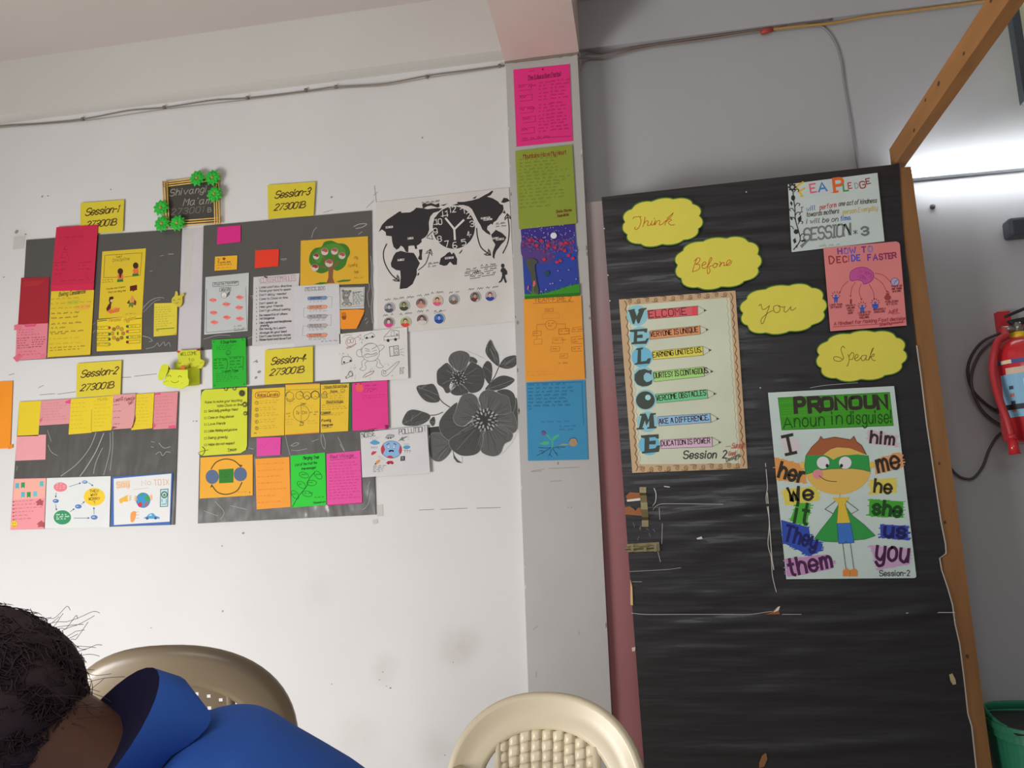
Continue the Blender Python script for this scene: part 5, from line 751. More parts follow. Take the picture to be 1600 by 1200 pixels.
s.poly(quad(272, 522, 325, 515, 322, 528, 308, 532, 308, 625, 350, 618, 362, 600, 386, 598, 374, 640, 258, 650, 258, 640, 278, 634, 284, 535, 270, 534), LK)
s.poly(quad(392, 690, 388, 730, 370, 715, 345, 712, 328, 735, 330, 765, 350, 785, 375, 780, 396, 765, 392, 800, 360, 815, 320, 820, 280, 805, 256, 770, 258, 725, 290, 692, 335, 682, 370, 695), LK)
s.ell(342, 927, 73, 70, LK, 32); s.ell(362, 905, 22, 22, (150, 196, 200), 18)
s.poly(quad(300, 1035, 345, 1030, 365, 1080, 380, 1030, 425, 1026, 422, 1038, 405, 1042, 412, 1130, 430, 1134, 428, 1146, 355, 1150, 356, 1140, 372, 1134, 372, 1085, 350, 1128, 338, 1085, 318, 1140, 332, 1146, 330, 1154, 272, 1158, 272, 1148, 292, 1140, 312, 1050, 298, 1046), LK)
s.poly(quad(306, 1202, 445, 1192, 446, 1228, 428, 1224, 420, 1214, 372, 1218, 374, 1246, 420, 1240, 424, 1254, 420, 1272, 372, 1272, 372, 1308, 420, 1302, 432, 1282, 458, 1278, 448, 1330, 318, 1344, 312, 1332, 334, 1324, 336, 1225, 308, 1218), LK)
for q, tip, c, t, a, b_, h in [(quad(357, 225, 750, 190, 750, 262, 365, 293), (820, 225), (198, 90, 96), 'ELCOME', (372, 282), (664, 256), 52), (quad(375, 385, 768, 345, 772, 410, 380, 452), (836, 375), (206, 136, 92), 'VERYONE IS UNIQUE', (382, 432), (752, 392), 38), (quad(398, 545, 788, 505, 795, 575, 402, 610), (858, 535), (206, 192, 78), 'EARNING UNITES US.', (402, 592), (784, 550), 38), (quad(405, 705, 797, 665, 803, 740, 410, 783), (872, 702), (150, 196, 112), 'OURTESY IS CONTAGIOUS.', (410, 754), (835, 712), 40), (quad(420, 880, 822, 843, 830, 912, 432, 950), (896, 876), (104, 186, 130), 'VERCOME OBSTACLES', (430, 932), (815, 886), 40), (quad(440, 1055, 845, 1030, 855, 1100, 447, 1128), (918, 1072), (134, 172, 210), 'AKE A DIFFERENCE.', (450, 1112), (840, 1080), 40), (quad(460, 1238, 862, 1215, 865, 1290, 465, 1305), (935, 1256), (196, 166, 186), 'DUCATION IS POWER', (466, 1284), (846, 1260), 38)]:
    s.poly(q, c); s.line(q, 3, (90, 60, 60), closed=True); s.line([q[1], tip, q[2]], 3, (120, 110, 100)); s.poly([(tip[0], tip[1]), (tip[0]-22, tip[1]-8), (tip[0]-20, tip[1]+10)], (70, 66, 62)); s.text(t, a, b_, h, (52, 30, 34), 6)
s.poly(quad(706, 196, 750, 191, 750, 262, 706, 266), (200, 74, 80)); s.text('Session: 2', (638, 1382), (970, 1378), 58, (52, 52, 48), 8, .15)
RS = (170, 70, 60); s.text('Suresh', (1015, 1300), (1115, 1292), 36, RS, 4, .3); s.line(quad(970, 1290, 1010, 1285), 4, RS); s.line(quad(1010, 1302, 1125, 1300), 3, RS); s.text('Good', (990, 1360), (1045, 1352), 30, RS, 4, .3); s.text('Designs', (975, 1410), (1080, 1365), 28, INK, 4, .3); s.line(quad(1045, 1400, 1092, 1358), 3, INK)
s.done('tan-bordered poster spelling Welcome down its side with coloured pencils', 'poster')
# pledge
s = Sheet('poster', quad(1231, 288, 1371, 270, 1382, 377, 1237, 394), (180, 190, 186), Y=DOOR_Y, L=7, o=(1200, 250, 5)); s.sl = -.11
for ch, a, b_, h, c, w in [('F', (268, 284), (322, 250), 90, (200, 168, 60), 15), ('E', (335, 255), (378, 248), 64, (206, 90, 120), 13), ('A', (398, 248), (460, 240), 66, (60, 112, 180), 13), ('P', (522, 250), (590, 242), 100, (206, 100, 50), 24), ('L', (592, 242), (628, 238), 56, (56, 140, 84), 13), ('E', (630, 224), (656, 220), 44, (170, 60, 60), 9), ('D', (682, 222), (708, 218), 40, (140, 146, 150), 8), ('G', (724, 222), (764, 214), 50, (150, 64, 70), 10), ('E', (770, 188), (800, 182), 40, (120, 64, 74), 9)]: s.text(ch, a, b_, h, c, w)
s.poly(quad(486, 256, 550, 235, 552, 256), (206, 100, 50)); s.poly(quad(244, 290, 262, 272, 284, 280), (200, 168, 60))
for t, a, b_, c in [('I', (252, 408), (272, 405), INK), ('will', (300, 402), (368, 388), (50, 84, 150)), ('perform', (405, 388), (532, 366), (170, 54, 50)), ('one act of kindness', (552, 360), (848, 332), INK), ('towards mothers', (300, 444), (552, 414), INK), ('person Everyday', (585, 424), (855, 390), (176, 160, 70)), ('i will be on', (300, 498), (545, 478), INK), ('time.', (565, 474), (650, 466), (50, 90, 160))]: s.text(t, a, b_, 36, c, 5, .25)
s.text('SESSION', (280, 632), (640, 588), 92, (110, 114, 112), 15, .15, .9); s.text('*', (668, 582), (700, 578), 34, (70, 70, 70), 5); s.text('3', (735, 588), (785, 582), 60, (104, 108, 106), 17); s.poly(quad(270, 590, 300, 625, 330, 620, 300, 650, 265, 690, 250, 668, 285, 640), (110, 114, 112)); s.scrib(400, 665, 620, 690, 1, (120, 150, 130), 4, .95, 16)
VB = (46, 44, 46); s.line(quad(195, 240, 200, 300, 210, 380, 215, 470, 240, 560, 250, 630, 200, 700), 8, VB, smooth=True); s.ell(190, 212, 24, 24, VB); s.ell(190, 212, 13, 13, (170, 178, 174)); s.ell(196, 296, 16, 22, VB); s.ell(220, 560, 19, 19, VB)
for k in range(8): s.ell(190+26*cos(k*pi/4), 212+26*sin(k*pi/4), 8, 8, VB, 8)
for x, y, d in [(205, 250, 1), (212, 360, 1), (205, 400, -1), (215, 430, 1), (215, 470, -1), (235, 500, 1), (200, 540, -1), (250, 600, 1)]: s.line([(x, y), (x+d*16, y-22), (x+d*36, y-16), (x+d*30, y-2)], 6, VB, smooth=True)
for q in [quad(240, 490, 232, 455, 258, 430, 262, 465), quad(185, 360, 172, 338, 180, 318, 192, 340), quad(205, 655, 195, 625, 212, 608, 222, 640), quad(190, 470, 172, 455, 172, 440, 192, 450), quad(250, 630, 285, 622, 300, 634, 265, 640), quad(225, 690, 215, 668, 235, 660)]: s.poly(q, VB)
s.done('white pledge poster with a black vine down its left side', 'poster')
# how to decide faster
PKD = (216, 118, 116)
s = Sheet('poster', [(1200+x/5, 370+y/5) for x, y in quad(432, 88, 1000, 36, 1022, 44, 1030, 60, 1083, 693, 487, 738)], PKD, Y=DOOR_Y, L=10, o=(1200, 370, 5)); s.sl = -.08; PU, BU, MR = (106, 60, 130), (70, 80, 170), (150, 50, 62)
for t, a, b_, h, c in [('H', (548, 134), (578, 132), 42, PU), ('O', (598, 132), (626, 130), 40, (130, 100, 160)), ('W', (640, 128), (686, 124), 42, BU), ('T', (735, 122), (765, 120), 42, PU), ('O', (785, 116), (816, 114), 40, (130, 110, 160)), ('D', (482, 210), (518, 206), 56, MR), ('E', (540, 202), (568, 200), 46, MR), ('C', (588, 198), (616, 196), 44, MR), ('i', (630, 192), (636, 192), 44, (160, 90, 90)), ('D', (655, 190), (682, 188), 46, BU), ('E', (696, 186), (720, 184), 44, BU), ('F', (782, 184), (806, 182), 44, PU), ('A', (824, 182), (856, 180), 44, PU), ('S', (872, 178), (896, 176), 42, (130, 50, 90)), ('T', (906, 174), (936, 172), 42, (130, 50, 90)), ('E', (944, 170), (966, 168), 40, (130, 50, 80)), ('R', (974, 166), (1002, 162), 40, (130, 50, 80))]: s.text(t, a, b_, h, c, 11)
s.poly(quad(640, 332, 642, 285, 668, 255, 710, 240, 760, 240, 800, 260, 824, 285, 824, 322, 800, 352, 752, 370, 732, 345, 690, 338, 660, 346), (176, 76, 136), True); s.line(quad(640, 332, 642, 285, 668, 255, 710, 240, 760, 240, 800, 260, 824, 285, 824, 322, 800, 352, 752, 370, 732, 345, 690, 338, 660, 346), 4, (110, 44, 90), smooth=True, closed=True)
for k in range(12): x = random.uniform(665, 795); y = random.uniform(260, 330); s.line([(x, y), (x+12, y-8), (x+22, y+2), (x+14, y+12)], 3, (128, 50, 104), smooth=True)
for a in [quad(628, 345, 585, 385, 562, 435), quad(682, 355, 655, 400, 645, 465), quad(728, 370, 712, 430, 730, 490), quad(790, 370, 822, 430, 830, 488), quad(832, 318, 890, 360, 928, 428), quad(834, 284, 900, 300, 958, 352)]: s.line(a, 4, MR, smooth=True); x, y = a[-1]; s.poly([(x-9, y-8), (x+9, y-8), (x, y+8)], MR)
for x, y, hat in [(530, 480, 0), (736, 560, 1), (838, 535, 0)]:
    s.ell(x, y-20, 10, 10, (54, 92, 170), 12); s.ell(x, y+8, 17 if x < 800 else 26, 20, (54, 92, 170), 14); s.line([(x-26, y-6), (x, y), (x+26, y-8)], 6, (40, 60, 130)); s.line([(x-8, y+24), (x-10, y+34)], 6, (40, 60, 130)); s.line([(x+8, y+24), (x+8, y+34)], 6, (40, 60, 130))
    for k in range(6): s.line([(x+24*cos(pi+k*pi/5), y-20+24*sin(pi+k*pi/5)), (x+34*cos(pi+k*pi/5), y-20+34*sin(pi+k*pi/5))], 5, (80, 40, 90))
s.poly(quad(640, 490, 655, 486, 655, 520, 648, 530, 640, 520), (130, 50, 50)); s.ell(935, 475, 27, 22, (140, 64, 60)); s.poly(quad(922, 455, 920, 440, 950, 440, 946, 456), (140, 64, 60)); s.ell(992, 352, 31, 30, (156, 150, 176)); s.ring(992, 352, 31, 30, 4, (90, 80, 110)); s.line(quad(992, 352, 1008, 338), 5, (90, 80, 110)); s.line(quad(992, 352, 986, 370), 4, (90, 80, 110)); s.ell(938, 432, 8, 5, MR, 8)
for ts, x0, x1, y0 in [(['LIMIT YOUR', 'OPTIONS'], 484, 580, 540), (['DRAW A', 'LINE AND', 'TAKE A', 'RISK'], 610, 682, 545), (['LISTEN TO', 'YOUR GUT', 'FEELINGS'], 705, 800, 600), (['GENUINELY', 'DISCUSS'], 825, 918, 575), (['PUBLICISM', 'STICK'], 918, 1018, 515), (['THINK OF', 'ONE THING', 'AT A TIME'], 962, 1050, 395)]:
    for k, t in enumerate(ts): s.text(t, (x0+(6*k), y0+k*20), (x1-6*k, y0+k*20-7), 13, (120, 48, 56), 3.2)
s.text('Aditi', (940, 602), (1012, 590), 28, MR, 4, .3); s.line(quad(970, 605, 1028, 596), 3, MR); s.text('A Mindset for Making Fast decision', (515, 692), (1078, 648), 26, MR, 4.2, .15); s.line(quad(510, 704, 690, 692), 3.5, MR); s.line(quad(700, 692, 880, 680), 3.5, MR); s.text('Shethyanand', (872, 692), (1050, 672), 18, MR, 3.5, .2); s.line(quad(870, 697, 1070, 664), 3, MR)
s.done('pink poster with a purple brain, reading How to Decide Faster', 'poster')
# pronoun poster
PP = (178, 192, 186)
s = Sheet('poster', [(1180+x/5, 590+y/5) for x, y in quad(100, 118, 1085, 66, 1258, 1545, 1256, 1560, 1244, 1566, 243, 1575)], PP, Y=DOOR_Y, L=7, o=(1180, 590, 5)); s.sl = -.04; TK = (52, 46, 40)
s.poly(quad(178, 158, 1050, 115, 1080, 375, 208, 410), (62, 140, 36)); s.line(quad(178, 158, 1050, 115, 1080, 375, 208, 410), 4, (40, 90, 30), closed=True)
for k in range(24): y = 165+k*9.5; s.line([(190+k*.9, y), (random.uniform(500, 1040), y-28)], 2.2, random.choice([(54, 124, 32), (74, 152, 48)]))
for ch, a, b_, h, w in [('P', (318, 272), (385, 268), 108, 34), ('R', (428, 270), (510, 262), 106, 34), ('O', (525, 250), (600, 246), 86, 30), ('N', (632, 246), (712, 242), 90, 30), ('O', (745, 240), (825, 236), 84, 30), ('U', (862, 232), (932, 228), 86, 30), ('N', (962, 242), (1030, 236), 96, 32)]: s.text(ch, a, b_, h, TK, w)
DK = (30, 74, 24)
for t, a, b_, h in [('A', (222, 396), (290, 390), 80), ('noun', (308, 386), (540, 374), 98), ('in', (602, 366), (680, 362), 98), ('disguise!', (718, 362), (1066, 352), 98)]: s.text(t, a, b_, h, DK, 10)
def smear(q, c):
    s.poly(quad(*q), c); q = quad(*q); n_ = len(q)
    for k in range(26):
        i = random.randrange(n_); a, b_ = q[i], q[(i+1) % n_]; t_ = random.random(); x, y = a[0]+(b_[0]-a[0])*t_, a[1]+(b_[1]-a[1])*t_; l = random.uniform(6, 20)*(1 if x > sum(p[0] for p in q)/n_ else -1); s.line([(x-l, y+l*.1), (x+l, y-l*.15)], random.uniform(4, 9), c)
for q, c in [((200, 470, 320, 480, 345, 560, 240, 600), (190, 180, 182)), ((875, 410, 1110, 455, 1108, 540, 885, 512), (190, 164, 176)), ((150, 622, 340, 672, 395, 755, 400, 825, 165, 800), (210, 140, 76)), ((932, 640, 1110, 588, 1150, 620, 1155, 700, 940, 758), (212, 142, 92)), ((210, 875, 450, 852, 495, 900, 498, 958, 235, 1000), (198, 184, 80)), ((895, 800, 1095, 786, 1105, 900, 902, 912), (196, 182, 82)), ((322, 985, 436, 982, 400, 1155, 270, 1118), (70, 160, 52)), ((892, 952, 1155, 968, 1155, 1095, 888, 1080), (62, 150, 46)), ((202, 1112, 418, 1170, 432, 1250, 528, 1300, 515, 1350, 420, 1398, 342, 1350, 215, 1290), (50, 74, 158)), ((975, 1146, 1195, 1160, 1195, 1272, 980, 1248), (52, 72, 158)), ((232, 1420, 555, 1382, 615, 1450, 578, 1500, 252, 1558), (176, 130, 172)), ((895, 1312, 1215, 1342, 1208, 1458, 962, 1500), (180, 146, 178))]: smear(q, c)
for t, a, b_, h, w, c in [('I', (240, 602), (318, 585), 142, 24, TK), ('him', (900, 508), (1080, 524), 92, 19, TK), ('her', (180, 775), (365, 822), 118, 24, TK), ('me', (965, 740), (1130, 702), 140, 22, TK), ('We', (265, 972), (450, 948), 108, 22, TK), ('he', (930, 892), (1058, 904), 100, 20, TK), ('it', (305, 1130), (400, 1148), 160, 24, (36, 66, 34)), ('she', (918, 1062), (1132, 1086), 108, 26, (34, 68, 34)), ('They', (222, 1270), (470, 1330), 120, 22, (36, 36, 92)), ('us', (1010, 1240), (1170, 1252), 110, 26, (36, 36, 84)), ('them', (275, 1550), (600, 1478), 130, 24, (70, 38, 70)), ('you', (945, 1415), (1190, 1440), 150, 24, (64, 34, 60))]: s.text(t, a, b_, h, c, w)
s.text('Session-2', (972, 1550), (1205, 1548), 42, TK, 6)
HD = (200, 164, 84); s.ell(370, 682, 20, 26, (206, 172, 84)); s.ell(912, 682, 22, 26, (206, 172, 84)); s.ell(645, 718, 256, 196, HD, 40)
s.poly(quad(395, 612, 440, 545, 495, 492, 512, 460, 530, 482, 620, 465, 745, 486, 770, 458, 790, 500, 830, 530, 868, 602, 740, 552, 640, 545, 590, 560, 530, 605), (150, 86, 54)); s.poly(quad(395, 610, 540, 604, 575, 618, 610, 642, 645, 622, 690, 608, 800, 600, 882, 610, 898, 735, 830, 718, 760, 710, 600, 712, 500, 724, 396, 756, 386, 690), (48, 138, 68)); s.line(quad(395, 612, 440, 545, 495, 492, 512, 460, 530, 482, 620, 465, 745, 486, 770, 458, 790, 500, 830, 530, 868, 602), 5, (90, 52, 38)); s.line(quad(395, 612, 386, 690, 396, 756, 500, 724, 600, 712, 760, 710, 830, 718, 898, 735, 882, 610), 4, (30, 90, 44))
for x, px2 in [(530, 562), (703, 674)]: s.ell(x, 665, 51, 50, (214, 220, 216)); s.ring(x, 665, 51, 50, 3, (60, 100, 70)); s.ell(px2, 688, 12, 14, (40, 36, 34), 14)
s.ell(490, 755, 42, 38, (212, 128, 130)); s.line(quad(498, 766, 545, 798, 590, 810, 635, 812), 5, (60, 40, 34), smooth=True); s.line(quad(660, 905, 660, 938), 6, (190, 160, 100))
s.poly(quad(645, 1000, 600, 1080, 520, 1180, 462, 1258, 540, 1280, 645, 1284), (50, 138, 66)); s.poly(quad(698, 1000, 760, 1080, 850, 1150, 938, 1235, 860, 1262, 770, 1270, 740, 1140), (50, 138, 66)); s.line(quad(645, 1000, 600, 1080, 520, 1180, 462, 1258, 540, 1280, 645, 1284), 4, (30, 90, 44)); s.line(quad(698, 1000, 760, 1080, 850, 1150, 938, 1235, 860, 1262, 770, 1270), 4, (30, 90, 44))
s.poly(quad(598, 940, 738, 934, 702, 988, 745, 1136, 638, 1140, 650, 985), (204, 172, 60)); s.line(quad(650, 985, 638, 1140, 745, 1136, 702, 988), 4, (120, 100, 40)); s.poly(quad(640, 1140, 745, 1136, 772, 1290, 714, 1294, 710, 1275, 704, 1295, 652, 1296), (58, 106, 178)); s.line(quad(640, 1140, 745, 1136, 772, 1290, 714, 1294, 710, 1275, 704, 1295, 652, 1296), 4, (36, 66, 120), closed=True)
for a in [quad(625, 965, 545, 1028, 605, 1062), quad(712, 965, 805, 1035, 755, 1062), quad(683, 1298, 708, 1490), quad(743, 1296, 770, 1490)]: s.line(a, 4, (44, 40, 38))
s.poly(quad(685, 1552, 684, 1508, 710, 1488, 740, 1506, 740, 1552), (200, 126, 62)); s.poly(quad(742, 1552, 742, 1506, 770, 1488, 798, 1508, 798, 1554), (200, 126, 62)); s.line(quad(741, 1552, 741, 1508), 3, (130, 80, 40))
s.done('large white poster headed Pronoun, with a masked cartoon child in a green cape', 'poster')
# ================================================================ bamboo picture frame with paper flowers
def pw(px, py, off=0.0): return P(px, py, WALL_Y-off)
mstick = mat('bamboo_stick', (232, 192, 104), .5, 1.05, .4, mottle=.12, bump=.1, msc=30)
fo = pw(300, 352, .02); fr = empty('picture_frame', fo, 'stick frame with green paper flowers around a dark name board', 'picture frame')
def child(mb, name, mats, parent, **k):
    L = parent.matrix_world.translation if parent.parent else Vector(parent.location)
    o = mb.build(name, mats, loc=L, world=True, **k); o.parent = parent; o.location = (0, 0, 0); return o
class Bd(Sheet):
    pass
s = Sheet('name_board', quad(258, 286, 341, 275, 341, 346, 261, 352), (74, 71, 66), L=6, g=1.0, o=(230, 250, 10), thick=.003); CK = (168, 162, 146)
s.text('Shivangi', (350, 565), (915, 500), 100, CK, 11, .35); s.text("Ma'am", (560, 712), (990, 680), 105, CK, 11, .35); s.text('273001', (370, 860), (870, 815), 90, (132, 126, 112), 10, .35); s.text('B', (945, 815), (1000, 808), 66, CK, 8, .2)
nb = s.mb.build('name_board', s.ms, loc=fo, world=True); nb.parent = fr; nb.location = (0, 0, 0)
def stick(a, b, off): child(MB().tube([pw(*a, off), pw(*b, off)], .0029, 8), 'stick', [mstick], fr, smooth=True)
for i in range(3):
    stick((254.5+i*3.2, 283), (257.5+i*3.4, 357), .020); stick((334+i*3.6, 273), (336+i*3.6, 350), .020)
    stick((255, 285+i*3.4), (344, 273+i*3.6), .014); stick((256, 347+i*3.6), (345, 340+i*3.8), .014)
mgreen = mat('green_foam_paper', (46, 168, 54), .6, 1.3, .3, mottle=.2, msc=90); mbead = mat('tan_bead', (206, 142, 88), .5, 1.05)
for i, (x, y) in enumerate([(309, 279), (333, 278), (336, 304), (252.5, 325), (254, 350), (278, 349)]):
    c = pw(x, y, .028); pb = MB(); np_ = 10
    for lay in range(2):
        for k in range(np_):
            a = 2*pi*(k+.5*lay)/np_+i; R_ = .038-.008*lay; d = Vector((cos(a), 0, sin(a))); t_ = Vector((-sin(a), 0, cos(a))); rows = []
            for r, wd, h in [(.004, .002, 0), (.013, .0045, .004), (.022, .0062, .004), (.027, .0048, .002), (.031, .0008, -.001)]:
                r *= R_/.031; hh = -(h+.004*lay+.02*r+.003*random.random()); rows.append([c+d*r+t_*wd+Vector((0, hh, 0)), c+d*r+Vector((0, hh-.0015, 0)), c+d*r-t_*wd+Vector((0, hh, 0))])
            pb.grid(rows)
    fl = child(pb, 'paper_flower', [mgreen], fr, solid=.0008)
    bd = MB().lathe([(.0001, -.0005), (.004, .0005), (.0062, .004), (.006, .0075), (.004, .010), (.0001, .0112)], 14, c=c+Vector((0, -.003, 0)), ax=Vector((0, -1, 0)))
    o = bd.build('flower_centre', [mbead], loc=fo, world=True, smooth=True); o.parent = fl; o.location = (0, 0, 0)
# rabbit-shaped clip
myl = mat('pale_yellow_card', (214, 196, 70), .6, 1.1, .3)
s = Sheet('rabbit_clip', [(x/5, 440+y/5) for x, y in catmull(quad(1340, 160, 1345, 130, 1362, 112, 1368, 90, 1374, 74, 1386, 80, 1390, 105, 1396, 112, 1412, 98, 1430, 92, 1438, 102, 1424, 122, 1424, 150, 1418, 180, 1398, 198, 1374, 186, 1352, 172), 3, True)], (212, 194, 66), L=8, thick=.005, o=(0, 440, 5))
s.line(quad(1352, 150, 1360, 142, 1368, 150), 3, INK, smooth=True); s.line(quad(1392, 142, 1400, 134, 1408, 142), 3, INK, smooth=True); s.line(quad(1370, 165, 1382, 170, 1392, 162), 3, INK, smooth=True); s.done('yellow rabbit-head clip at the right edge of the upper left board', 'clip')
# folded paper dog holding a welcome note
mlime = mat('lime_paper', (206, 214, 44), .6, 1.08, .3, bump=.2, bscale=20, bdist=.003)
OD = (230, 530, 12)
def q_(x, y, off): return pw(OD[0]+x/12, OD[1]+y/12, off)
do = q_(700, 900, 0); dog = empty('paper_dog', do, 'folded lime paper dog with a smiling face, between the left boards', 'paper animal')
def slab(pts, o0, o1, name, mats, parent=dog):
    n_ = len(pts); f = [q_(x, y, o1) for x, y in pts]; k = [q_(x, y, o0) for x, y in pts]
    return child(MB().add(f+k, [tuple(range(n_))[::-1], tuple(range(n_, 2*n_))]+[(i, n_+i, n_+(i+1) % n_, (i+1) % n_) for i in range(n_)]), name, mats, parent)
b_ = MB(); b_.add([q_(760, 570, .05), q_(985, 520, .012), q_(985, 860, .012), q_(770, 880, .05), q_(560, 560, .01), q_(560, 880, .01)], [(0, 1, 2, 3), (1, 0, 4), (3, 2, 5), (0, 3, 5, 4)]); child(b_, 'body', [mlime], dog)
s = Sheet('head', [(OD[0]+x/12, OD[1]+y/12) for x, y in quad(390, 570, 760, 572, 762, 720, 784, 770, 775, 850, 720, 890, 640, 930, 560, 910, 410, 890, 300, 850, 300, 800, 340, 720)], (218, 224, 54), L=36, o=OD, thick=.004)
for a in [quad(385, 705, 400, 675, 430, 680, 445, 705), quad(580, 715, 600, 688, 625, 690, 640, 715), quad(450, 785, 480, 810, 530, 815, 570, 800, 588, 780)]: s.line(a, 9, (70, 66, 20), smooth=True)
s.line(quad(300, 810, 380, 780), 6, (120, 120, 30)); s.line(quad(640, 830, 670, 815), 4, (120, 120, 30)); s.line(quad(380, 775, 410, 800), 3, (150, 150, 40))
hd = s.mb.build('head', s.ms, loc=do, world=True); hd.parent = dog; hd.location = (0, 0, 0)
slab(quad(270, 480, 330, 465, 390, 475, 400, 520, 380, 620, 290, 770, 220, 770, 200, 700, 230, 580), .05, .066, 'ear', [mlime], dog)
morg = mat('orange_paper', (226, 88, 40), .6, 1.1)
slab(quad(390, 480, 440, 570, 395, 575), .05, .053, 'collar_tip', [morg]); slab(quad(600, 572, 660, 510, 705, 470, 695, 570), .05, .053, 'collar_tip', [morg])
s = Sheet('welcome_note', [(OD[0]+x/12, OD[1]+y/12) for x, y in quad(570, 215, 990, 190, 1000, 370, 1075, 410, 1060, 480, 1010, 550, 900, 540, 760, 560, 520, 560, 510, 470, 580, 400)], (208, 212, 50), L=14, o=OD, thick=.003)
OV = (104, 104, 24); s.text('WELCOME', (625, 310), (930, 290), 60, OV, 8); s.text('to', (775, 405), (880, 400), 50, OV, 7); s.text('FEA', (650, 560), (820, 545), 60, OV, 8); s.poly(quad(555, 205, 630, 225, 590, 262, 552, 240), (206, 70, 46)); s.poly(quad(925, 180, 992, 176, 990, 214, 930, 216), (150, 40, 34)); s.line(quad(590, 440, 620, 460, 640, 440), 7, OV); s.line(quad(980, 450, 1050, 430), 6, OV)
for k in range(3): s.line(quad(900+18*k, 540, 945+18*k, 490), 4, OV)
o = s.mb.build('welcome_note', s.ms, loc=do, world=True); o.parent = dog; o.location = (0, 0, 0)

# ================================================================ cables and fittings on the walls
def cable(pts, r, col, label, name='cable', rough=.5):
    mb = MB().tube(catmull([tuple(p) for p in pts], 6), r, 6); o = mb.build(name, mat('cable_%02x%02x%02x' % col, col, rough), loc=pts[0], world=True, smooth=True); tag(o, label, 'cable'); return o
def pr(px, py, off=0.0): return P(px, py, 3.2-off)
cable([pw(-90, 208, .008), pw(0, 197, .008), pw(60, 193, .006), pw(131, 186, .008), pw(200, 173, .008), pw(258, 168, .007), pw(330, 157, .008), pw(388, 153, .006), pw(480, 142, .008), pw(525, 136, .012), pw(600, 131, .014), pw(670, 118, .010), pw(730, 110, .008), pw(788, 102, .010)], .0028, (132, 120, 108), 'thin brown cable clipped along the wall under the left beam')
cable([pw(-90, 212, .006), pw(0, 200, .006), pw(131, 189, .006), pw(258, 171, .006), pw(388, 156, .006), pw(525, 139, .006), pw(600, 134, .006), pw(668, 122, .006), pw(730, 113, .006), pw(788, 104, .006)], .0018, (176, 168, 158), 'pale wire running just below the brown cable on the left wall')
cable([P(904, 80, PIL_Y-.01), pr(915, 79, .04), pr(935, 82, .02), pr(960, 80, .02), pr(1000, 73, .02), pr(1046, 66, .02), pr(1100, 58, .02), pr(1200, 44, .02), pr(1240, 36, .02), pr(1300, 30, .02)], .0045, (126, 108, 100), 'upper brown cable leaving the pillar along the right wall')
cable([P(903, 89, PIL_Y-.006), pr(915, 91, .03), pr(945, 90, .02), pr(970, 84, .02), pr(1020, 73, .015), pr(1100, 62, .015), pr(1165, 52, .015), pr(1260, 40, .015)], .004, (150, 134, 124), 'lower cable sagging away from the pillar along the right wall')
cable([pr(1205, 46, .02), pr(1250, 41, .02), pr(1300, 36, .02), pr(1360, 25, .02), pr(1430, 16, .02), pr(1520, 4, .02), pr(1640, -12, .02)], .006, (190, 146, 84), 'thick tan cable along the top of the right wall')
o = MB().tube([pr(1189, 51, .02), pr(1196, 48.5, .022), pr(1207, 46, .02)], [.009, .013, .009], 8).build('tape_wrap', [mat('red_tape', (186, 74, 62), .5)], loc=pr(1196, 48, .02), world=True, smooth=True); tag(o, 'bit of red tape wrapped on the cable above the door', 'tape')
cable([pr(1262, 40, .006), pr(1285, 42, .004), pr(1303, 62, .004), pr(1314, 92, .004), pr(1320, 135, .004), pr(1328, 180, .004), pr(1336, 230, .004), pr(1341, 262, .004), pr(1352, 330, .004)], .005, (150, 150, 152), 'grey wire curving down the right wall behind the door')
# small clips holding the left cable
mclip = mat('cable_clip', (120, 112, 100), .5)
for i, (x, y) in enumerate([(131, 187), (258, 169), (388, 154), (479, 142), (526, 137), (668, 121), (781, 104)]):
    c = pw(x, y, 0); o = MB().box((c.x-.006, WALL_Y-.014, c.z-.008), (c.x+.006, WALL_Y, c.z+.006)).build('cable_clip', [mclip], loc=c, world=True, bevel=.002)
    tag(o, ['leftmost cable clip under the left beam', 'second cable clip from the left, above the stick frame', 'third cable clip from the left, left of the card reading Session-3', 'cable clip above the upper right board', 'cable clip right beside another above the upper right board', 'cable clip above the world map chart', 'cable clip next to the pillar'][i], 'clip', 'clips along the left cable')
# tube light
tl_ = pr(1405, 269, .05); trr = pr(1700, 237, .05); tb = empty('tube_light', (tl_.x+.6, 3.2, tl_.z), 'lit fluorescent tube light on the wall behind the wooden post', 'light')
x0, x1, z = 1.02, 2.24, P(1421, 268, 3.15).z
mt = MB().tube([(x0+.02, 3.145, z), (x1-.02, 3.145, z)], .014, 14); child(mt, 'tube', [mat('lit_tube', (238, 246, 255), .3, emit=7)], tb, smooth=True)
mfix = mat('white_fitting', (196, 200, 206), .4)
child(MB().box((x0, 3.168, z-.022), (x1, 3.2, z+.018)), 'batten', [mfix], tb, bevel=.004)
for x in (x0, x1-.02): child(MB().box((x, 3.128, z-.02), (x+.02, 3.17, z+.018)), 'end_holder', [mfix], tb, bevel=.003)
ll = bpy.data.lights.new('tube_glow', 'AREA'); ll.shape = 'RECTANGLE'; ll.size = 1.15; ll.size_y = .03; ll.energy = 3.2; ll.color = (.9, .95, 1); lo = bpy.data.objects.new('tube_glow', ll); COL.objects.link(lo); lo.location = ((x0+x1)/2, 3.12, z); lo.rotation_euler = (radians(90), 0, 0)
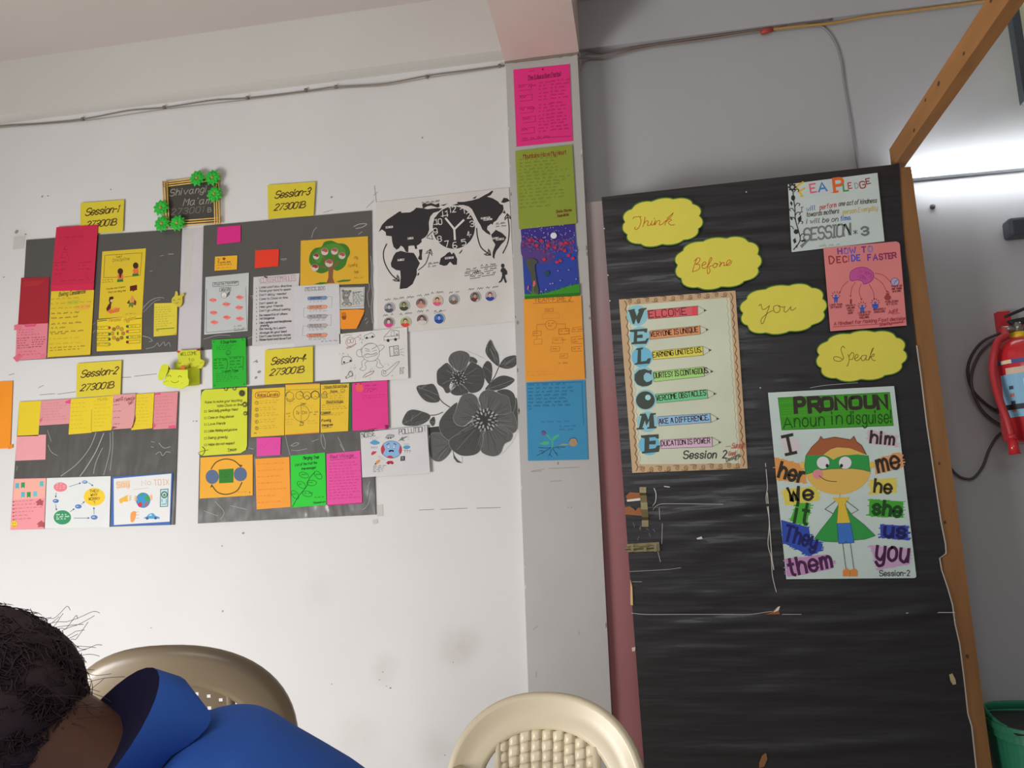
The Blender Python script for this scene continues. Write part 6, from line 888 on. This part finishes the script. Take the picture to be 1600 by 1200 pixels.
# black box, wall plug, pale board
c = pr(1600, 357, .03); o = MB().box((c.x-.065, 3.13, c.z-.035), (c.x+.10, 3.2, c.z+.035)); bx = o.build('wall_box', [mat('black_box_plastic', (66, 70, 80), .45)], loc=c, world=True, bevel=.012); tag(bx, 'small black box mounted on the wall below the tube light', 'box')
c = pr(1457, 323, 0); o = MB().lathe([(.001, .012), (.007, .012), (.009, .006), (.011, 0)], 10, c=c, ax=Vector((0, -1, 0))).build('wall_plug', [mat('plug_grey', (122, 114, 116), .6)], loc=c, world=True, smooth=True); tag(o, 'small grey wall plug beside the wooden post, under the tube light', 'wall plug')
pt = [P(1583, -60, 3.0), P(1600, 30, 3.0), P(1612, 150, 3.0)]; bz = P(1598, 160, 3.0).z; bx0 = P(1575, 0, 3.0).x
pe = empty('hanging_board', (bx0+.2, 3.02, bz), 'pale green board in a dark frame at the top right corner of the photo', 'board')
child(MB().box((bx0+.025, 3.0, bz+.05), (bx0+.7, 3.012, bz+.75)), 'panel', [mat('pale_green_board', (206, 214, 170), .5, 1.6)], pe)
mdk = mat('dark_frame', (74, 82, 88), .45)
child(MB().box((bx0-.002, 2.985, bz), (bx0+.026, 3.025, bz+.80)).box((bx0+.7, 2.985, bz), (bx0+.73, 3.025, bz+.80)).box((bx0+.026, 2.985, bz), (bx0+.7, 3.025, bz+.05)).box((bx0+.026, 2.985, bz+.75), (bx0+.7, 3.025, bz+.80)), 'frame', [mdk], pe)
[child(MB().tube([(bx0+d_, 3.005, bz+.8), (bx0+d_, 3.005, 3.2)], .004, 6), 'hanger', [mdk], pe) for d_ in (.1, .6)]
# fire extinguisher
ec = P(1602, 600, 3.08); r = .092; zb, zs = P(1600, 692, 3.08).z, P(1600, 556, 3.08).z
ex = empty('fire_extinguisher', (ec.x, 3.08, zb), 'red fire extinguisher with a blue label hung on the wall at the right edge', 'fire extinguisher')
mred = mat('red_enamel', (172, 34, 42), .25, 1.7, .6, coat=.4); mblk = mat('black_rubber', (44, 40, 44), .5); mst = mat('steel', (170, 168, 164), .3, 1, .5, .9)
E0 = Vector((ec.x, 3.08, 0)); H = zs-zb
child(MB().lathe([(.001, zb+.004), (r*.8, zb), (r, zb+.012), (r, zs), (r*.94, zs+.02), (r*.78, zs+.042), (r*.5, zs+.06), (r*.3, zs+.066), (.001, zs+.067)], 40, c=E0), 'cylinder', [mred], ex, smooth=True)
child(MB().lathe([(.001, zs+.06), (.026, zs+.06), (.026, zs+.085), (.02, zs+.085), (.001, zs+.086)], 20, c=E0), 'neck_ring', [mat('yellow_ring', (222, 176, 40), .4, 1.4)], ex, smooth=True)
vz = zs+.085; child(MB().tube([E0+Vector((0, 0, vz)), E0+Vector((0, 0, vz+.035))], .018, 14).tube([E0+Vector((-.055, -.01, vz+.012)), E0+Vector((.01, 0, vz+.014))], .012, 12), 'valve', [mst], ex, smooth=True)
child(MB().hexa([E0+Vector(p) for p in [(-.02, -.012, vz+.03), (.10, -.012, vz+.03), (.10, .012, vz+.03), (-.02, .012, vz+.03), (-.03, -.012, vz+.045), (.11, -.012, vz+.065), (.11, .012, vz+.065), (-.03, .012, vz+.045)]]).hexa([E0+Vector(p) for p in [(-.035, -.01, vz+.055), (.12, -.01, vz+.11), (.12, .01, vz+.11), (-.035, .01, vz+.055), (-.035, -.01, vz+.066), (.12, -.01, vz+.122), (.12, .01, vz+.122), (-.035, .01, vz+.066)]]), 'lever', [mblk], ex, bevel=.003)
def pe_(px, py, Y): return P(px, py, Y)
hose = [E0+Vector((-.05, -.01, vz+.012)), P(1571, 524, 3.05), P(1560, 532, 3.04), P(1554, 550, 3.03), P(1551, 575, 3.03), P(1556, 605, 3.02), P(1565, 634, 3.0), P(1573, 655, 2.99), P(1580, 680, 2.99)]
child(MB().tube(catmull([tuple(p) for p in hose], 5), .0125, 12), 'hose', [mat('red_hose', (158, 40, 46), .45, 1.6)], ex, smooth=True)
child(MB().tube([P(1580, 679, 2.99), P(1581, 686, 2.99)], .0145, 12).tube([P(1581, 686, 2.99), P(1586, 710, 2.99)], [.013, .019], 12), 'nozzle', [mred], ex, smooth=True)
def wrap(z0, z1, a0, a1, rr, mb, mi=0, n=20):
    mb.grid([[E0+Vector((rr*sin(a0+(a1-a0)*k/n), -rr*cos(a0+(a1-a0)*k/n), z_)) for k in range(n+1)] for z_ in (z0, z1)], mi)
lm = MB(); zA, zB = P(1600, 582, 3.0).z, P(1600, 650, 3.0).z; wrap(zB, zA, -1.25, 1.25, r+.001, lm); wrap(zB+.01, zA-.02, -.45, .45, r+.0016, lm, 1); wrap(zA, zA+.022, -1.0, 1.0, r+.001, lm, 2); wrap(zs-.035, zs-.02, -1.3, 1.3, r+.001, lm, 3); wrap(zs-.034, zs-.021, -1.15, -.75, r+.0016, lm, 1); wrap(zs-.034, zs-.021, -.3, .2, r+.0016, lm, 2)
for k in range(4): wrap(zB+.018+k*.026, zB+.030+k*.026, -.95, -.8, r+.0018, lm, 4+k % 2)
child(lm, 'label', [mat('label_blue', (120, 168, 196), .4, 1.5), mat('label_cream', (206, 196, 156), .4, 1.5), mat('label_buff', (196, 170, 150), .4, 1.5), mat('label_navy', (60, 66, 120), .4, 1.5), mat('label_rust', (170, 104, 84), .4, 1.4), mat('label_dark', (56, 70, 86), .4)], ex)
bm2 = MB(); zc = P(1600, 634, 3.0).z; bm2.grid([[E0+Vector(((r+.003)*sin(2*pi*k/40), -(r+.003)*cos(2*pi*k/40), z_)) for k in range(40)] for z_ in (zc-.009, zc+.009)], closed=True); child(bm2, 'strap', [mblk], ex, solid=.003)
child(MB().box((ec.x-.022, 3.168, zc-.03), (ec.x+.022, 3.2, vz+.10)), 'bracket', [mat('red_bracket', (176, 40, 48), .4, 1.5)], ex)
o = MB().box((0, 0, 0), (.05, .004, .05)); c = pr(1577, 501, .004); o = o.build('red_tag', [mat('red_card', (196, 44, 56), .5, 1.5)], loc=c); o.location = (c.x, 3.196, c.z-.05); tag(o, 'red plate on the wall above the fire extinguisher valve', 'plate')
cable([pr(1594, 516, .03), pr(1578, 519, .05), pr(1560, 522, .05), pr(1535, 534, .04), pr(1518, 556, .03), pr(1512, 580, .03), pr(1518, 606, .03), pr(1530, 622, .03), pr(1550, 638, .03), pr(1566, 644, .03), pr(1595, 646, .02)], .0055, (60, 54, 58), 'outer black cable looping left of the fire extinguisher')
cable([pr(1594, 520, .03), pr(1572, 523, .04), pr(1550, 534, .03), pr(1530, 554, .03), pr(1518, 585, .045), pr(1520, 612, .045), pr(1532, 638, .03), pr(1550, 656, .03), pr(1570, 666, .03), pr(1595, 668, .02)], .0055, (84, 76, 80), 'inner dark grey cable looping left of the fire extinguisher')
cable([pr(1596, 676, .02), pr(1574, 673, .02), pr(1558, 682, .02), pr(1545, 704, .02), pr(1536, 728, .02), pr(1522, 746, .02), pr(1508, 748, .02), pr(1495, 742, .02), pr(1484, 730, .02), pr(1470, 716, .01)], .005, (84, 74, 78), 'dark cable hanging in a loop below the fire extinguisher')
# green bin
bc = P(1604, 1150, 2.98); zr = P(1600, 1148, 2.80).z; bcx, bcy = P(1548, 1150, 2.96).x+.188, 2.985; zt2 = P(1600, 1099, 3.1).z
bn = empty('dustbin', (bcx, bcy, 0), 'green plastic dustbin with an open swing lid by the wall at the right', 'dustbin'); mg = mat('green_plastic', (44, 124, 92), .4, 1.45, .5)
def rr_(w, d, z, n=40, p=3.2): return [Vector((bcx+w*math.copysign(abs(cos(2*pi*k/n))**(2/p), cos(2*pi*k/n)), bcy+d*math.copysign(abs(sin(2*pi*k/n))**(2/p), sin(2*pi*k/n)), z)) for k in range(n)]
mb = MB().grid([rr_(.13, .12, 0), rr_(.135, .125, .01), rr_(.165, .155, zr-.045), rr_(.172, .162, zr-.045), rr_(.172, .162, zr-.02), rr_(.178, .168, zr-.02), rr_(.178, .168, zr), rr_(.168, .158, zr), rr_(.16, .15, zr-.03), rr_(.13, .12, .02)], closed=True); child(mb, 'body', [mg], bn, smooth=False)
lid = MB(); ring = [p for p in rr_(.170, .160, 0, 80) if p.y > bcy-.09]; ring.sort(key=lambda p: -math.atan2(p.x-bcx, p.y-bcy+.09))
hl = lambda p: (zt2-zr)*max(.02, min(1, (p.y-bcy+.09)/.16))**1.3
lid.grid([[Vector((p.x, p.y, zr)) for p in ring], [Vector((p.x, p.y, zr+hl(p)*.6)) for p in ring], [Vector((bcx+(p.x-bcx)*.97, bcy+(p.y-bcy)*.97, zr+hl(p))) for p in ring]]); child(lid, 'lid', [mg], bn, smooth=True, solid=.005)
child(MB().grid([[Vector((bcx-.155, bcy-.145, zr-.012)), Vector((bcx+.155, bcy-.145, zr-.012))], [Vector((bcx-.155, bcy+.14, zr-.004)), Vector((bcx+.155, bcy+.14, zr-.004))]]), 'opening_shade', [mat('bin_opening_dark', (44, 50, 46), .6)], bn, solid=.003)  # dark plane standing in for the shade inside the bin opening

# ================================================================ plastic chairs
def chair(name, loc, rz, c, H, W, weave, label, lean=.24, g=1.0, tiltx=0):
    root = empty(name, loc, label, 'chair', 'plastic chairs in the foreground', rz)
    m = mat('plastic_%02x%02x%02x' % c, c, .32, g, .5, bump=.05, bscale=40, bdist=.001)
    a = W/2; v0 = .40; b = H-v0; Rb = .62
    def bend(u, v, t): # u across, v up, t out of the back surface (toward the sitter, -y)
        th = u/Rb; y = .20+lean*(v-v0)+.02-(Rb-Rb*cos(th))*.9; n_ = Vector((-sin(th)*.6, -1, lean*.5)).normalized()
        return Vector((Rb*sin(th)*1.0, y, v))+n_*t
    N = 48
    def arch(k, da, dv):
        A_, hb = a-da, .21-dv*.75; ks = N//6
        if k < ks: return (A_, v0+(H-.21-v0)*k/ks)
        if k > N-ks: return (-A_, v0+(H-.21-v0)*(N-k)/ks)
        t = pi*(k-ks)/(N-2*ks); cs, sn = cos(t), sin(t)
        return (A_*math.copysign(abs(cs)**.88, cs), H-.21-dv*.25+hb*abs(sn)**.88)
    prof = [(.000, -.012), (-.004, .004), (.002, .014), (.010, .013), (.024, .007), (.045, .005), (.062, .009), (.070, .006), (.072, -.008), (.06, -.012), (.02, -.016)]
    rows = []
    for k in range(N+1): rows.append([bend(*arch(k, d*1.0, d*1.05), t_) for d, t_ in prof])
    mb = MB().grid(rows, closed=True); mb.build('back_frame', [m], root, smooth=True)
    # middle panel
    pw_ = a*.50; pm_ = MB()
    def top(u): 
        A_, hb = a-.066, .21-.07*.75; q = min(.999, abs(u)/A_); sn = (1-q**(2/.88))**.5; return H-.21-.0175+hb*sn**.88
    if weave:
        nx, cell = 9, 2*pw_/9
        for col in range(nx):
            u0 = -pw_+col*cell
            for rowi in range(26):
                vt = top(u0+cell/2)-.004-rowi*cell*.85
                if vt < v0+.02: break
                ph = (col+rowi) % 3; 
                f = []
                for (du, dv) in [(0, 0), (.33, 0), (.66, 0), (1, 0)]:
                    f.append(du)
                ts = [.0, .006, .006, .0] if ph == 0 else ([.0, .0045, .0045, .0] if ph == 1 else [.001, .003, .003, .001])
                sk_ = .25*cell
                pm_.grid([[bend(u0+du*cell*.96, vt-dv*cell*.82+sk_*(du-.5), t_*(1 if 0 < dv < 1 else .3)) for du, t_ in zip(f, ts)] for dv in (0, .25, .75, 1)])
        pm_.grid([[bend(-pw_+2*pw_*i/8, v0+(top(-pw_+2*pw_*i/8)-v0)*j/12, -.004) for i in range(9)] for j in range(13)])
    else:
        cell = .0232; nx = int(2*pw_/cell); 
        for i in range(nx):
            u0 = -nx*cell/2+i*cell
            tops = top(u0+cell/2)
            for j in range(16):
                vt = tops-.010-j*cell*1.05
                if j == 0: pm_.add([bend(u0, top(u0), .0), bend(u0+cell, top(u0+cell), .0), bend(u0+cell, vt+0, .0), bend(u0, vt, .0)], [(0, 1, 2, 3)])
                if vt-cell < v0: break
                o8 = [bend(u0+cell*x, vt-cell*1.05*y, 0) for x, y in [(0, 0), (1, 0), (1, 1), (0, 1)]]; h = .17
                i8 = [bend(u0+cell*x, vt-cell*1.05*y, 0) for x, y in [(.5-h, .5-h), (.5+h, .5-h), (.5+h, .5+h), (.5-h, .5+h)]]
                pm_.add(o8+i8, [(0, 1, 5, 4), (1, 2, 6, 5), (2, 3, 7, 6), (3, 0, 4, 7)])
    pm_.build('back_panel', [m], root, smooth=weave, solid=.004)
    for sd in (-1, 1):
        rail = MB(); rail.tube([bend(sd*pw_, v0, 0), bend(sd*pw_, v0+(top(pw_)-v0)*.5, 0), bend(sd*pw_*.98, top(pw_)+.004, 0)], .009, 8)
        rail.build('back_rib', [m], root, smooth=True)
    st = MB(); S = lambda w, y0, y1, z: [Vector((x, y, z)) for x, y in [(-w*.86, y0), (0, y0-.015), (w*.86, y0), (w, y0+.05), (w*.97, (y0+y1)/2), (w*.9, y1-.03), (w*.8, y1), (0, y1+.02), (-w*.8, y1), (-w*.9, y1-.03), (-w*.97, (y0+y1)/2), (-w, y0+.05)]]
    st.grid([S(.19, -.17, .17, .425), S(.215, -.215, .205, .44), S(.225, -.23, .22, .43), S(.22, -.225, .215, .40), S(.20, -.2, .19, .41)], closed=True); st.f += [tuple(range(12))[::-1], tuple(range(48, 60))]; st.m += [0, 0]; st.build('seat', [m], root, smooth=False, bevel=.006)
    for sx in (-1, 1):
        for sy, y in ((-1, -.20), (1, .18)):
            lg = MB(); x = sx*.195
            rw = []
            for z, w_, off in ((.43, .030, 0), (.25, .024, .02), (.012, .02, .045), (0, .022, .046)): rw.append([Vector((x+sx*off+p*w_, y+sy*off+q*w_, z)) for p, q in ((-1, -1), (1, -1), (1, 1), (-1, 1))])
            lg.grid(rw, closed=True); lg.f.append((12, 13, 14, 15)); lg.m.append(0); lg.build('leg', [m], root, bevel=.005)
        ar = MB().tube(catmull([tuple(bend(sx*(a-.03), v0+.25, 0)), (sx*(a+.02), .05, .60), (sx*(a+.02), -.10, .595), (sx*(a+.015), -.2, .57), (sx*(a+.005), -.23, .52), (sx*.205, -.215, .42)], 5), .018, 10); ar.build('armrest', [m], root, smooth=True)
    return root
c1 = PD(868, 1082, 1.78); chair('plastic_chair', (c1.x-.068, c1.y-.22, 0), radians(-8), (226, 212, 182), c1.z-.018, .46, True, 'cream plastic chair with a woven-pattern back, at the bottom centre', lean=.20)
c2 = PD(286, 1010, 1.66); chair('plastic_chair', (c2.x-.095, c2.y+.34, 0), radians(190), (136, 120, 97), c2.z+.0, .505, False, 'taupe plastic chair with square holes in its back, behind the person in blue', lean=.24)

# ================================================================ the person bent forward at the left
msk = mat('skin', (112, 76, 60), .55, 1, .4, mottle=.06); mhair = mat('dark_hair', (66, 50, 54), .65, 1, .35); mshirt = mat('blue_shirt_cloth', (46, 84, 158), .8, 1.5, .2, bump=.3, bscale=90, bdist=.001, mottle=.05); mnavy = mat('navy_collar_lining', (34, 32, 62), .8, 1.1, .2)
hc = PD(-50, 1112, .76); nape = PD(205, 1185, .79); pel = PD(640, 1830, .82)
pr_ = empty('person', (pel.x, pel.y, 0), 'person in a blue shirt bent forward with dark hair, at the bottom left', 'person')
def skinmesh(name, nodes, edges, mats, parent, root=0, sub=2, smooth=True):
    me = bpy.data.meshes.new(name); L = Vector(parent.location); me.from_pydata([tuple(Vector(n[0])-L) for n in nodes], edges, []); o = link(name, me, mats, parent)
    md = o.modifiers.new('skin', 'SKIN'); md.use_smooth_shade = True
    sv = me.skin_vertices[0].data
    for i, n in enumerate(nodes): sv[i].radius = n[1] if isinstance(n[1], tuple) else (n[1], n[1]); sv[i].use_root = (i == root)
    q = o.modifiers.new('sub', 'SUBSURF'); q.levels = sub; q.render_levels = sub; return o
up = (nape-pel); sp1 = pel+up*.33+Vector((.01, 0, -.02)); sp2 = pel+up*.68+Vector((.005, 0, -.015)); nk = nape+Vector((-.02, 0, -.03)); hb_ = nape*.35+hc*.65+Vector((0, 0, -.012))
fwd = (hc-nape).normalized(); dn = Vector((0, 0, -1)); dn = (dn-fwd*dn.dot(fwd)).normalized()
sn_, sf_ = sp2+up*.15+Vector((-.02, -.16, -.055)), sp2+up*.15+Vector((-.02, .14, -.10))
nodes = [(pel, .13), (sp1, .115), (sp2, .098), (nk, .062), (nape*.7+hc*.3+Vector((0, 0, -.016)), .056), (hb_, (.078, .07)), (hc+fwd*.035, (.083, .078)), (hc+fwd*.075, (.05, .05)),
         (sn_, .055), (sn_+Vector((-.10, -.05, -.20)), .044), (sn_+Vector((-.30, .02, -.32)), .034), (sn_+Vector((-.36, .05, -.335)), .026), (sf_, .055), (sf_+Vector((-.10, .05, -.20)), .044), (sf_+Vector((-.30, -.02, -.32)), .034), (sf_+Vector((-.36, -.05, -.335)), .026),
         (pel+Vector((-.06, -.09, -.03)), .09), (Vector((pel.x-.42, pel.y-.11, .50)), .06), (Vector((pel.x-.40, pel.y-.11, .09)), .04), (Vector((pel.x-.52, pel.y-.12, .03)), .03), (pel+Vector((-.06, .09, -.03)), .09), (Vector((pel.x-.42, pel.y+.11, .50)), .06), (Vector((pel.x-.40, pel.y+.11, .09)), .04), (Vector((pel.x-.52, pel.y+.12, .03)), .03),
         (hc+dn*.085+fwd*.02, (.016, .014)), (hc+dn*.07+fwd*-.05, (.034, .03))]
edges = [(0, 1), (1, 2), (2, 3), (3, 4), (4, 5), (5, 6), (6, 7), (2, 8), (8, 9), (9, 10), (10, 11), (2, 12), (12, 13), (13, 14), (14, 15), (0, 16), (16, 17), (17, 18), (18, 19), (0, 20), (20, 21), (21, 22), (22, 23), (6, 24), (5, 25)]
for hand in (11, 15):       # five bent fingers on each hand
    p = Vector(nodes[hand][0]); s_ = 1 if hand == 11 else -1
    for k, (dy, l) in enumerate([(-.024, .062), (-.008, .074), (.008, .07), (.024, .055)]):
        i = len(nodes); nodes += [(p+Vector((-.045, dy, -.004)), .009), (p+Vector((-.045-l*.6, dy*1.15, -.008)), .008), (p+Vector((-.045-l, dy*1.2, -.022)), .0065)]; edges += [(hand, i), (i, i+1), (i+1, i+2)]
    i = len(nodes); nodes += [(p+Vector((-.015, .032*s_, -.004)), .010), (p+Vector((-.045, .052*s_, -.012)), .008)]; edges += [(hand, i), (i, i+1)]
body = skinmesh('body', nodes, edges, [msk], pr_)
# ear
ear = PD(150, 1092, .70); em = MB(); ex_ = (nape-hc).normalized(); eu = Vector((0, 0, 1)); eu = (eu-ex_*eu.dot(ex_)).normalized()
ec_ = hc+Vector((.02, -.083, -.02))
em.grid([[ec_+(ex_*cos(t)*.018+eu*sin(t)*.028)*r_+Vector((0, h_, 0)) for t in [2*pi*k/20 for k in range(20)]] for r_, h_ in ((.55, .004), (.7, -.008), (.95, -.012), (1.05, -.006), (.95, .006))], closed=True); em.f.append(tuple(range(20))[::-1]); em.m.append(0); child(em, 'ear', [msk], pr_, smooth=True)
for s_ in (-1, 1):
    c = hc+dn*.068+fwd*.03+Vector((0, s_*.032, 0)); child(MB().lathe([(.0005, -.012), (.008, -.009), (.012, 0), (.008, .009), (.0005, .012)], 14, c=c, ax=dn), 'eye', [mat('eye_white', (226, 222, 216), .3)], pr_, smooth=True)
# hair: a cap plus separate curly locks
hm = MB(); rows = []; ax_u = fwd; ax_w = Vector((0, 1, 0)); ax_w = (ax_w-ax_u*ax_w.dot(ax_u)).normalized(); ax_v = ax_u.cross(ax_w)*1
if ax_v.z < 0: ax_v = -ax_v
def hp(t, f_, r_): # polar about the head axis
    return hc+(ax_u*cos(t)*1.05+(ax_v*cos(f_)+ax_w*sin(f_))*sin(t))*r_
for i in range(25):
    t = pi*i/24; rows.append([hp(t, 2*pi*k/40, 0.094+.004*sin(5*t+3*sin(k*.9))+.003*random.uniform(-1, 1)-(.026 if cos(2*pi*k/40) < -.45 and t < 2.0 else 0)) for k in range(40)])
hm.grid(rows, closed=True)
for k in range(4200):
    t = random.uniform(.1, pi*.96); f_ = random.uniform(-2.1, 2.1); p = hp(t, f_, .093); n_ = (p-hc).normalized(); tg = (ax_u*-.6+Vector((random.gauss(0, .6), random.gauss(0, .6), random.gauss(0, .6)-.1))); tg = (tg-n_*tg.dot(n_)).normalized(); l = random.uniform(.010, .026); fly = random.random() < .22
    cu = random.uniform(-2, 2); pts = []
    for j in range(5): q = j/4; pts.append(p+tg*l*q*(.7 if fly else 1)+n_*(l*(.62 if fly else .4)*q-l*.4*q*q)+n_.cross(tg)*l*.35*sin(cu*3*q))
    hm.tube(pts, [.0009, .0009, .0008, .0006, .0002] if not fly else [.0006, .0005, .0005, .0004, .0002], 3, cap=False)
for k in range(46):
    t = random.uniform(1.75, 2.75); f_ = random.uniform(-.9, .5); p = hp(t, f_, .096); n_ = (p-hc).normalized(); tg = Vector((random.uniform(.2, .9), random.gauss(0, .4), random.uniform(-.4, .4))).normalized(); l = random.uniform(.02, .05); cu = random.uniform(-1.2, 1.2); b2 = tg.cross(n_).normalized()
    hm.tube(catmull([tuple(p+(tg*.7+n_*.35)*l*j/5+(b2*sin(cu*j)+n_*cos(cu*1.4*j))*.006*j/5) for j in range(6)], 3), .00028, 3, cap=False)
child(hm, 'hair', [mhair], pr_, smooth=True)
# shirt: back, sleeves and a standing collar
ss = lambda p, k: p
nodes2 = [(pel+Vector((0, 0, .02)), .165), (PD(530, 1490, .82), .165), (PD(418, 1318, .81), .134), (PD(320, 1228, .80), .098), (PD(238, 1188, .79), .068), (sn_, .075), (sn_+Vector((-.06, -.03, -.12)), .068), (sn_+Vector((-.10, -.05, -.20)), .064), (sf_, .075), (sf_+Vector((-.06, .03, -.12)), .068), (sf_+Vector((-.10, .05, -.20)), .064)]
sh = skinmesh('shirt', nodes2, [(0, 1), (1, 2), (2, 3), (3, 4), (2, 5), (5, 6), (6, 7), (2, 8), (8, 9), (9, 10)], [mshirt], pr_)
lg_ = nodes[16:24]; skinmesh('trousers', [(nodes[0][0]+Vector((0, 0, -.05)), .15)]+[(n[0], n[1]+.02) for n in (lg_[0], lg_[1], lg_[2], lg_[4], lg_[5], lg_[6])], [(0, 1), (1, 2), (2, 3), (0, 4), (4, 5), (5, 6)], [mat('dark_trousers', (50, 52, 62), .8)], pr_)
tx = bpy.data.textures.new('cloth_folds', 'CLOUDS'); tx.noise_scale = .09; dp = sh.modifiers.new('folds', 'DISPLACE'); dp.texture = tx; dp.strength = .02; dp.mid_level = .5; dp.texture_coords = 'LOCAL'
q = sh.modifiers.new('sub2', 'SUBSURF'); q.levels = 1; q.render_levels = 1
cm = MB(); n_ = 32; ctr = PD(142, 1172, .78); axd = Vector((-.6, -.8, .05)).normalized(); sd = Vector((.8, -.6, 0)).normalized(); bt_ = PD(239, 1043, .78)-ctr
tip, mid, base, tin, bin_ = [], [], [], [], []
for k in range(n_):
    t = 2*pi*k/n_; c_ = cos(t); rim = ctr+sd*.074*sin(t)+bt_*(c_ if c_ > 0 else c_*.7)
    rad = (rim-ctr).normalized(); tip.append(rim); mid.append(rim-axd*.014+rad*.003+Vector((.012, 0, -.012))*max(0, c_)); base.append(rim-axd*(.012+.035*max(0, sin(t)))+rad*.002+Vector((.022, 0, -.034))*max(0, c_))
    tin.append(rim-rad*.003); bin_.append(rim*.22+ctr*.78-axd*.012)
cm.grid([tip, mid, base], 0, closed=True); cm.grid([bin_, tin, tip], 1, closed=True)
child(cm, 'collar', [mshirt, mnavy], pr_, smooth=True)
